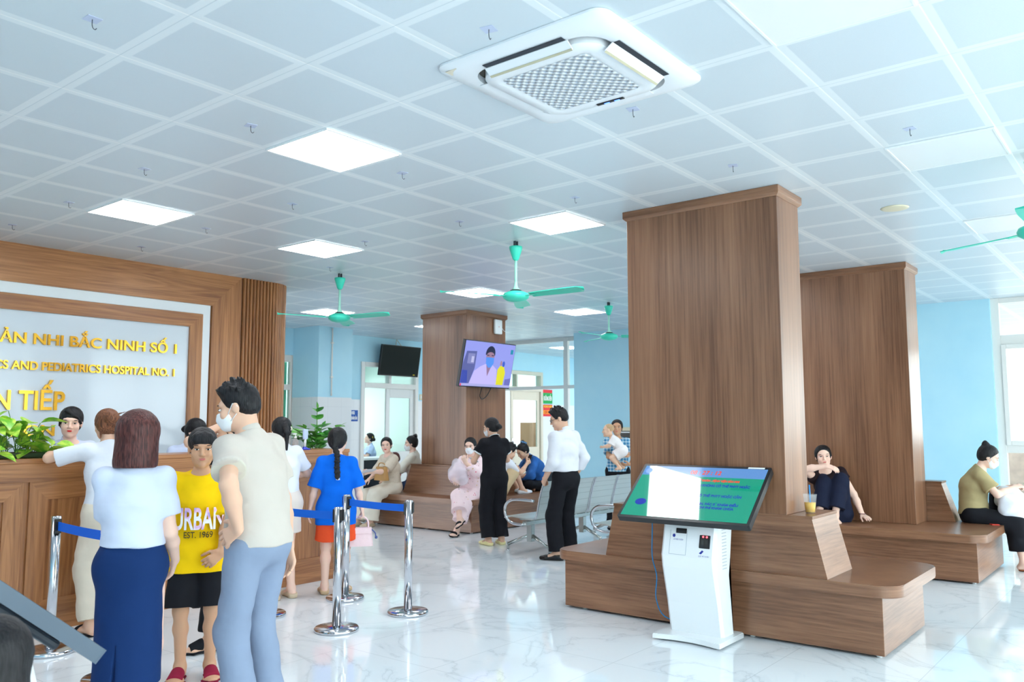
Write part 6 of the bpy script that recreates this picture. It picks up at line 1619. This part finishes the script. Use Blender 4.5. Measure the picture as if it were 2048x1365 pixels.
p.trousers(cloth('cream_wide', (230, 222, 206)), e=0.014, length=0.98, knee=0.035, ankle=0.075, folds=0.006); shoes(p, cloth('beige_shoe', (206, 186, 160)), 'loafer')
w = hand_c(p, 'L'); pp = thing('paper_sheet', 'folded white papers held by the seated woman in beige', 'papers', tuple(w), R(170))
bm = B()
for i in range(3): box(bm, (-0.09 + 0.006 * i, -0.02, -0.004 + 0.003 * i), (0.07 + 0.006 * i, 0.20, -0.002 + 0.003 * i))
xform(bm, Matrix.Rotation(R(18), 4, 'X')); obj('sheet', bm, WHITE_C, pp)
tb_ = thing('handbag', 'tan leather bag on the lap of the seated woman in beige', 'bag', (8.53, 9.30, 0.665), R(80))
bm = B(); prism(bm, rrect(-0.15, -0.05, 0.15, 0.05, 0.03), 0.0, 0.2, top=rrect(-0.12, -0.03, 0.12, 0.03, 0.02)); bmesh.ops.bevel(bm, geom=list(bm.edges), offset=0.008, segments=2, affect='EDGES', clamp_overlap=True); obj('bag_body', bm, mat('tan_leather', (190, 144, 86), 0.5, bump=0.2, bscale=14), tb_, True, 40)
bm = B(); tube(bm, smooth_path([(-0.1, 0, 0.19), (-0.06, 0, 0.25), (0.06, 0, 0.25), (0.1, 0, 0.19)], 5), 0.008, 8); obj('handle', bm, mat('tan_leather', 0), tb_)

p = Human('seated woman in a white long sleeved top with a high bun, behind the bench backrest', (9.52, 9.61, 0), 122, 1.58, 'f', SK_L, 0.007, pelvis=(0, 0, 0.565), lean=4, plean=0, head=(14, -6, 0),
          arms={'L': dict(wrist=(-0.12, 0.36, 0.80), pole=(-0.8, -0.5, -0.6)), 'R': dict(wrist=(0.12, 0.36, 0.76), pole=(0.8, -0.5, -0.6))}, legs={'R': dict(ankle=(0.1, 0.46, 0.085)), 'L': dict(ankle=(-0.1, 0.46, 0.085))})
p.body(); p.hair('bun'); p.mask(low=0.01); p.shirt(cloth('off_white', (238, 238, 226)), 'long_sleeved_top', 0.014, 1.92, -0.02, flare=0.018); p.trousers(cloth('denim_blue', (70, 96, 140)), length=0.97, ankle=0.02); shoes(p, BLACKC, 'closed')
p = Human('small child in red sitting beside the woman in white with the high bun', (9.20, 9.70, 0), 125, 0.98, 'f', SK_M, 0.007, pelvis=(0, 0, 0.535), headsize=0.86, head=(-40, -15, 0), plean=0,
          arms={'L': dict(wrist=(-0.12, 0.18, 0.60)), 'R': dict(wrist=(0.12, 0.18, 0.60))}, legs={'R': dict(ankle=(0.07, 0.27, 0.28)), 'L': dict(ankle=(-0.07, 0.27, 0.28))})
p.body(); p.hair('boy', HAIR_R); p.shirt(cloth('red', (196, 40, 50)), 't_shirt', 0.010, 0.7, -0.02); p.trousers(BLACKC, 'shorts', length=0.45, ankle=0.02)

# 13 clerk in the office
oc = thing('office_chair', 'office chair under the clerk behind the desk', 'chair', (12.58, 14.06, 0))
bm = B(); box(bm, (-0.22, -0.22, 0.40), (0.22, 0.22, 0.46), 0.02); obj('seat', bm, BLACK, oc)
bm = B(); cyl(bm, (0, 0, 0.05), (0, 0, 0.40), 0.03); obj('gas_column', bm, BLACK, oc)
bm = B()
for i in range(5): tube(bm, [(0, 0, 0.07), (0.26 * math.cos(i * 1.256), 0.26 * math.sin(i * 1.256), 0.03)], 0.022, 6)
obj('base', bm, BLACK, oc)
p = Human('clerk in a pale blue uniform sitting in the office behind the half open door', (12.58, 14.06, 0), 150, 1.55, 'f', SK_L, 0.008, pelvis=(0, 0, 0.565), plean=0, lean=6, head=(0, 6, 0),
          arms={'L': dict(wrist=(-0.10, 0.30, 0.85), pole=(-0.8, -0.5, -0.6)), 'R': dict(wrist=(0.1, 0.32, 0.85), pole=(0.8, -0.5, -0.6))}, legs={'R': dict(ankle=(0.1, 0.4, 0.085)), 'L': dict(ankle=(-0.1, 0.4, 0.085))})
p.body(); p.hair('low_bun'); p.shirt(cloth('clerk_blue', (186, 206, 240)), 'uniform_top', 0.012, 0.7, -0.02, collar=cloth('clerk_blue', 0)); p.trousers(NAVY, length=0.97); shoes(p, BLACKC, 'closed')
bm = B(); box(bm, (-0.012, -0.004, -0.02), (0.012, 0.004, 0.02), 0.003); xform(bm, Matrix.Translation(Vector(p.head_pt((-0.085, -0.06, 0.03))))); p.add('hair_clip', bm, mat('yellow_clip', (240, 210, 40), 0.4), p.hair_o)

# 14 woman in pink pyjamas
PYJ = printed('pink_pyjama', (248, 222, 226), ((226, 96, 130), (90, 90, 110), (236, 190, 120)), 17, 0.15)
p = Human('masked woman in pale pink pyjamas sitting cross legged on the corner of the long bench', (8.93, 7.87, 0), 192, 1.57, 'f', SK_L, 0.006, pelvis=(0, 0, 0.565), lean=2, plean=0, head=(12, -8, 3), face={'closed': 0},
          arms={'L': dict(wrist=(-0.07, 0.30, 0.96), pole=(-0.8, 0.1, -1), dir=(0.2, 0.3, 0.8), palm=(0.4, -1, 0), curl=0.8), 'R': dict(wrist=(0.12, 0.30, 0.72), pole=(0.8, -0.5, -0.6), dir=(-0.7, 0.6, -0.2), palm=(0, 0, -1))},
          legs={'L': dict(ankle=(-0.09, 0.56, 0.085)), 'R': dict(ankle=(-0.15, 0.60, 0.24), pole=(0.3, 0.5, 1), foot=(-0.15, 0.95, -0.25))})
p.body(); p.hair('low_bun'); p.mask()
p.shirt(PYJ, 'pyjama_top', 0.016, 1.75, -0.03, (0.165, 0.14), flare=0.03, collar=PYJ); p.trousers(PYJ, 'pyjama_trousers', e=0.016, length=0.84, knee=0.03, ankle=0.055, folds=0.006); shoes(p, BLACKC, 'strap', BLACKC)
pb = thing('plastic_bag', 'clear plastic bag in the lap of the woman in pink pyjamas', 'bag', (8.62, 7.86, 0.66))
v, q = field_mesh([Ell((0, 0, 0.16), (0.12, 0.15, 0.15)), Ell((0.03, 0.05, 0.28), (0.06, 0.07, 0.08), k=0.03), Ell((0.0, -0.08, 0.08), (0.1, 0.09, 0.08), k=0.03)], 0.008)
v = add_folds(v, q, 0.010, 1.0); o = link('bag_film', np_mesh('bag_film', v, q), mat('milky_film', (236, 232, 244), 0.15, alpha=0.35), pb)

# 15 woman in the black polo
p = Human('standing masked woman in a black polo shirt with white trim and black trousers', (8.10, 6.76, 0), 64, 1.545, 'f', SK_M, 0.006, head=(32, -14, 0), lean=2,
          arms={'L': dict(wrist=(-0.15, 0.30, 1.0), pole=(-0.7, -1, -0.2), dir=(0.1, 0.9, 0.2), palm=(0.6, 0, 0.6), curl=0.6), 'R': dict(wrist=(0.12, 0.30, 1.0), pole=(0.9, -1, -0.2), dir=(-0.4, 0.8, 0.2), palm=(-0.5, 0, 0.7), curl=0.6)})
p.body(); p.hair('low_bun'); p.mask()
TR = cloth('trim_white', (226, 232, 234))
p.shirt(BLACKC, 'polo_shirt', 0.014, 0.55, -0.02, (0.150, 0.122), collar=BLACKC, trim=TR, flare=0.016)
bm = B(); c = p.nb + p.uu * 0.026 - p.uf * 0.012; ring_ = [Vector(c + p.ur * 0.066 * math.cos(a) + p.uf * (0.062 * math.sin(a)) - p.uu * 0.03 * math.sin(a)) for a in np.linspace(0, 2 * PI, 25)[:-1]]; tube(bm, ring_, 0.004, 6, closed=True); p.add('collar_trim', bm, TR, p.shirt_o)
p.trousers(BLACKC, e=0.013, length=0.98, knee=0.022, ankle=0.045); shoes(p, cloth('pale_yellow_clog', (240, 228, 172)), 'clog')
w = hand_c(p, 'L'); ph = thing('mobile_phone', 'phone held by the woman in the black polo shirt', 'phone', tuple(w), R(100))
bm = B(); box(bm, (-0.036, -0.075, -0.004), (0.036, 0.075, 0.004), 0.003); xform(bm, Matrix.Rotation(R(25), 4, 'X')); obj('phone_body', bm, mat('pale_phone', (206, 210, 214), 0.2), ph)

# 16 boy with phone, 17 woman in denim
p = Human('boy with knees drawn up looking at a phone on the bench', (9.52, 7.86, 0), -14, 1.50, 'm', SK_M, 0.0065, pelvis=(0, 0, 0.56), lean=0, plean=-10, slump=40, head=(-14, -24, 0), girth=0.9,
          arms={'R': dict(wrist=(0.13, 0.42, 0.90), pole=(0.5, 0, -1), dir=(-0.1, 0.8, 0.5), palm=(-0.8, -0.3, 0), curl=0.8), 'L': dict(wrist=(-0.15, 0.34, 0.80), pole=(-0.6, 0, -1))},
          legs={'R': dict(ankle=(0.09, 0.36, 0.545), pole=(0.25, 0.5, 1)), 'L': dict(ankle=(-0.08, 0.42, 0.545), pole=(-0.1, 0.5, 1))})
p.body(); p.hair('spiky'); p.shirt(WHITE_C, 't_shirt', 0.012, 0.75, 0.0, flare=0.022); p.trousers(cloth('beige_shorts', (214, 190, 152)), 'shorts', e=0.014, length=0.46, ankle=0.03)
for q in 'RL': p.shoe(q, WHITE_C, 'closed', name='sock')
w = hand_c(p, 'R', 0.10); ph = thing('mobile_phone', 'dark phone held up by the boy on the bench', 'phone', (w.x, w.y, w.z + 0.02), R(-100))
bm = B(); box(bm, (-0.036, -0.004, -0.075), (0.036, 0.004, 0.075), 0.003); xform(bm, Matrix.Rotation(R(-30), 4, 'X')); obj('phone_body', bm, BLACK, ph)
p = Human('woman in a denim jacket bending over her lap at the right end of the bench', (10.58, 7.88, 0), 150, 1.55, 'f', SK_M, 0.0065, pelvis=(0, 0, 0.56), lean=26, plean=8, slump=14, head=(10, -34, 0),
          arms={'L': dict(wrist=(-0.09, 0.42, 0.68), pole=(-0.9, -0.3, -0.4), dir=(0.6, 0.7, -0.2), palm=(0.2, 0, -1)), 'R': dict(wrist=(0.09, 0.44, 0.70), pole=(0.9, -0.3, -0.4), dir=(-0.6, 0.7, -0.2), palm=(0, 0, -1))},
          legs={'R': dict(ankle=(-0.10, 0.22, 0.54), pole=(1, 0.8, 0.15), foot=(-0.9, 0.4, 0)), 'L': dict(ankle=(0.08, 0.32, 0.54), pole=(-1, 0.8, 0.15), foot=(0.9, 0.4, 0))})
p.body(); p.hair('bun')
bm = B(); c = Vector(p.head_pt((0, -0.09, 0.10))); rr2 = random.Random(2)
for i in range(9): a = i * 2 * PI / 9; sphere(bm, c + Vector(p.hr) * 0.040 * math.cos(a) + Vector(p.hu) * 0.03 * math.sin(a) + Vector(p.hf) * 0.025 * math.sin(a), 0.016, u=8, v=6)
DEN = mat('denim_cloth', (38, 96, 168), 0.85, noise=0.3, nscale=7, bump=0.4, bscale=12, bdist=0.015)
p.add('scrunchie', bm, mat('pale_denim', (96, 142, 186), 0.85), p.hair_o)
p.shirt(DEN, 'denim_jacket', 0.018, 1.9, -0.03, (0.16, 0.13), flare=0.02, collar=DEN, folds=0.007); p.trousers(BLACKC, e=0.012, length=0.98, ankle=0.03)
bk = thing('backpack', 'dark rounded backpack beside the woman in the denim jacket', 'bag', (10.56, 7.65, 0.462), R(-60))
v, q = field_mesh([Cone((0, 0, 0.11), (0, 0, 0.22), (0.13, 0.085), (0.11, 0.07), (1, 0, 0)), Cone((0, -0.06, 0.10), (0, -0.06, 0.15), (0.09, 0.05), None, (1, 0, 0), 0.03)], 0.008, (((0, 0, 0.002), (0, 0, -1)),)); link('bag_body', np_mesh('bag_body', v, q), cloth('charcoal', (52, 60, 66)), bk)
bm = B(); tube(bm, smooth_path([(-0.03, 0, 0.28), (-0.02, 0, 0.33), (0.02, 0, 0.33), (0.03, 0, 0.28)], 5), 0.008, 8); obj('handle', bm, BLACK, bk)

# 18 man in the white shirt
p = Human('man in glasses with a white shirt and black trousers beside the steel chairs', (7.72, 5.40, 0), 84, 1.66, 'm', SK_M, 0.006, head=(42, -20, 0), girth=0.92, lean=3, shoulder=0.160,
          arms={'L': dict(wrist=(-0.16, 0.17, 0.885), pole=(-0.35, -1, 0), dir=(0.35, 0.6, -0.6), palm=(0.8, -0.3, 0.2), curl=1.1), 'R': dict(wrist=(0.21, 0.05, 0.90), pole=(1.0, -0.8, 0), dir=(-0.3, 0.7, -0.5), palm=(-1, 0, 0))},
          legs={'L': dict(ankle=(-0.12, 0.04, 0.085), out=25), 'R': dict(ankle=(0.13, 0.06, 0.085), out=16)})
p.body(); p.hair('spiky')
p.shirt(WHITE_C, 'shirt', 0.016, 1.93, 0.06, (0.146, 0.122), collar=WHITE_C, flare=0.014, folds=0.007)
p.trousers(BLACKC, e=0.013, length=0.985, knee=0.022, ankle=0.042, waist=0.085, folds=0.006); shoes(p, mat('black_leather', (16, 16, 20), 0.25), 'closed')
bm = B()
for sg_ in (-1, 1):
    ring_ = [Vector(p.head_pt((sg_ * 0.034 + 0.024 * math.cos(a), 0.104 - abs(0.024 * math.cos(a) * sg_ + 0.034) * 0.12, 0.0 + 0.018 * math.sin(a)))) for a in np.linspace(0, 2 * PI, 21)[:-1]]; tube(bm, ring_, 0.0022, 6, closed=True)
    tube(bm, [Vector(p.head_pt((sg_ * 0.058, 0.097, 0.004))), Vector(p.head_pt((sg_ * 0.078, 0.05, 0.006))), Vector(p.head_pt((sg_ * 0.083, -0.01, 0.004)))], 0.002, 6)
tube(bm, [Vector(p.head_pt((-0.011, 0.102, 0.004))), Vector(p.head_pt((0.011, 0.102, 0.004)))], 0.002, 6)
p.add('glasses', bm, BLACK)

# 19, 20 woman with baby
p = Human('woman in a blue plaid shirt holding a baby in front of the blue wall', (10.36, 6.34, 0), 212, 1.52, 'f', SK_T, 0.007, head=(-4, 2, 0),
          arms={'R': dict(wrist=(-0.06, 0.25, 1.05), pole=(0.9, -0.2, -0.6), dir=(-0.95, 0.15, 0.1), palm=(0.1, -1, 0), curl=0.5), 'L': dict(wrist=(-0.17, 0.27, 0.93), pole=(-0.9, -0.5, -0.5), dir=(0.85, 0.3, -0.1), palm=(0, -0.6, 0.8), curl=0.4)})
p.body(); p.hair('plain'); p.shirt(plaid(), 'plaid_shirt', 0.014, 0.75, -0.02, (0.150, 0.125), flare=0.022); p.trousers(BLACKC, e=0.012, length=0.97, ankle=0.04); shoes(p, BLACKC, 'closed')
p = Human('bald baby in white held against the shoulder of the woman in plaid', (10.16, 6.155, 0), 124, 0.70, 'f', skinmat('baby', (236, 196, 168)), 0.0055, pelvis=(0, 0.0, 1.125), headsize=0.78, torso=1.1, lean=38, plean=30, head=(0, -4, 0), shoulder=0.16, girth=1.25,
          arms={'L': dict(wrist=(-0.05, 0.26, 1.17), curl=0.7), 'R': dict(wrist=(0.07, 0.26, 1.17), curl=0.7)}, legs={'R': dict(ankle=(0.05, -0.02, 0.90), pole=(0, 1, 0)), 'L': dict(ankle=(-0.07, 0.03, 0.89), pole=(0, 1, 0))})
p.body(); p.hair('baby', HAIR_S); p.shirt(cloth('baby_white', (246, 240, 240)), 'romper', 0.012, 0.8, -0.04, flare=0.02); p.trousers(cloth('baby_white', 0), 'shorts', e=0.02, length=0.34, ankle=0.02)

# 21 woman in black on the second bench
p = Human('woman in black hugging her knees on the bench against the far right pillar', (9.17, 2.93, 0), 199, 1.56, 'f', SK_L, 0.006, pelvis=(0, 0, 0.555), lean=6, plean=-6, slump=18, side=11, head=(4, 0, 4),
          arms={'R': dict(wrist=(0.07, 0.29, 1.055), pole=(1, 0.5, 0.1), dir=(-0.92, 0.1, -0.25), palm=(0.0, -0.5, -0.8), curl=0.35), 'L': dict(wrist=(-0.27, 0.06, 0.545), pole=(-0.5, -1, 0), dir=(-0.45, 0.8, -0.25), palm=(0, -0.2, -1), curl=0.1)},
          legs={'R': dict(ankle=(0.16, 0.20, 0.545), pole=(0.1, 0.4, 1)), 'L': dict(ankle=(0.0, 0.20, 0.545), pole=(0.1, 0.4, 1))})
p.body(); p.hair('low_bun'); p.shirt(cloth('black_top', (34, 22, 28)), 'top', 0.012, 0.30, -0.02, vneck=0.09, flare=0.015); p.trousers(cloth('dark_navy', (26, 32, 54)), e=0.014, length=0.9, knee=0.012, ankle=0.04)
bm = B(); c = p.wr['L']; ring_ = [Vector(c + V3(0.033 * math.cos(a), 0.028 * math.sin(a), 0.01)) for a in np.linspace(0, 2 * PI, 17)[:-1]]; tube(bm, ring_, 0.004, 6, closed=True); p.add('bracelet', bm, mat('dark_red_bead', (90, 20, 40), 0.4))

# 22 woman in olive
p = Human('masked woman in an olive t-shirt sewing white cloth at the far right', (9.99, 1.755, 0), -78, 1.56, 'f', SK_L, 0.006, pelvis=(0, 0, 0.565), lean=6, plean=0, slump=16, head=(0, -26, 0),
          arms={'R': dict(wrist=(0.07, 0.38, 0.84), pole=(0.8, -0.5, -0.8), dir=(-0.5, 0.8, 0.2), palm=(-0.4, 0, -0.8), curl=0.8), 'L': dict(wrist=(-0.08, 0.38, 0.84), pole=(-0.8, -0.5, -0.8), dir=(0.5, 0.8, 0.2), palm=(0.4, 0, -0.8), curl=0.8)},
          legs={'R': dict(ankle=(0.11, 0.42, 0.085)), 'L': dict(ankle=(-0.10, 0.47, 0.085))})
p.body(); p.hair('bun'); p.mask(); p.shirt(cloth('olive', (176, 160, 118)), 't_shirt', 0.014, 0.72, -0.02, (0.16, 0.14), flare=0.022); p.trousers(BLACKC, e=0.016, length=0.83, knee=0.03, ankle=0.06); shoes(p, cloth('brown_sandal', (150, 90, 60)), 'strap', cloth('brown_sandal', 0))
cl = thing('sewing_cloth', 'bundle of white cloth on the lap of the woman in olive', 'cloth', (10.05, 1.42, 0.60), R(-78))
v, q = field_mesh([Ell((0, 0.02, 0.12), (0.14, 0.13, 0.13)), Ell((-0.03, -0.12, 0.06), (0.10, 0.08, 0.12), k=0.04), Ell((0.05, -0.10, -0.02), (0.07, 0.06, 0.14), k=0.04), Ell((0.02, 0.12, 0.05), (0.11, 0.09, 0.09), k=0.04)], 0.008); v = add_folds(v, q, 0.014, 2.0); link('cloth_bundle', np_mesh('cloth_bundle', v, q), WHITE_C, cl)
bb = thing('handbag', 'black bag beside the lap of the woman in olive', 'bag', (10.30, 1.60, 0.462), R(10))
v, q = field_mesh([Cone((0, 0, 0.10), (0, 0, 0.26), (0.13, 0.07), (0.10, 0.05), (1, 0, 0))], 0.008, (((0, 0, 0.002), (0, 0, -1)),)); v = add_folds(v, q, 0.008, 1.0); link('bag_body', np_mesh('bag_body', v, q), BLACKC, bb)
bm = B(); tube(bm, smooth_path([(-0.06, 0, 0.29), (-0.03, 0, 0.37), (0.03, 0, 0.37), (0.06, 0, 0.29)], 5), 0.007, 8); obj('strap', bm, BLACK, bb)
rp_ = thing('mobile_phone', 'red phone lying on the bench seat beside the woman in olive', 'phone', (9.86, 1.56, 0.462), R(-60))
bm = B(); box(bm, (-0.037, -0.078, 0.0), (0.037, 0.078, 0.009), 0.003); obj('phone_body', bm, mat('red_phone', (214, 60, 44), 0.35), rp_)

# 23 child in the bottom left corner
p = Human('dark haired child at the bottom left corner in front of the camera', (0.80, 2.21, 0), 66, 0.97, 'm', SK_M, 0.006, headsize=0.88, head=(-10, -14, 0))
p.body(); p.hair('bob', HAIR); p.shirt(cloth('grey_tee', (150, 154, 160)), 't_shirt', 0.012, 0.8, -0.1); p.trousers(BLACKC, 'shorts', e=0.012, length=0.45, ankle=0.02); shoes(p, BLACKC, 'slide')
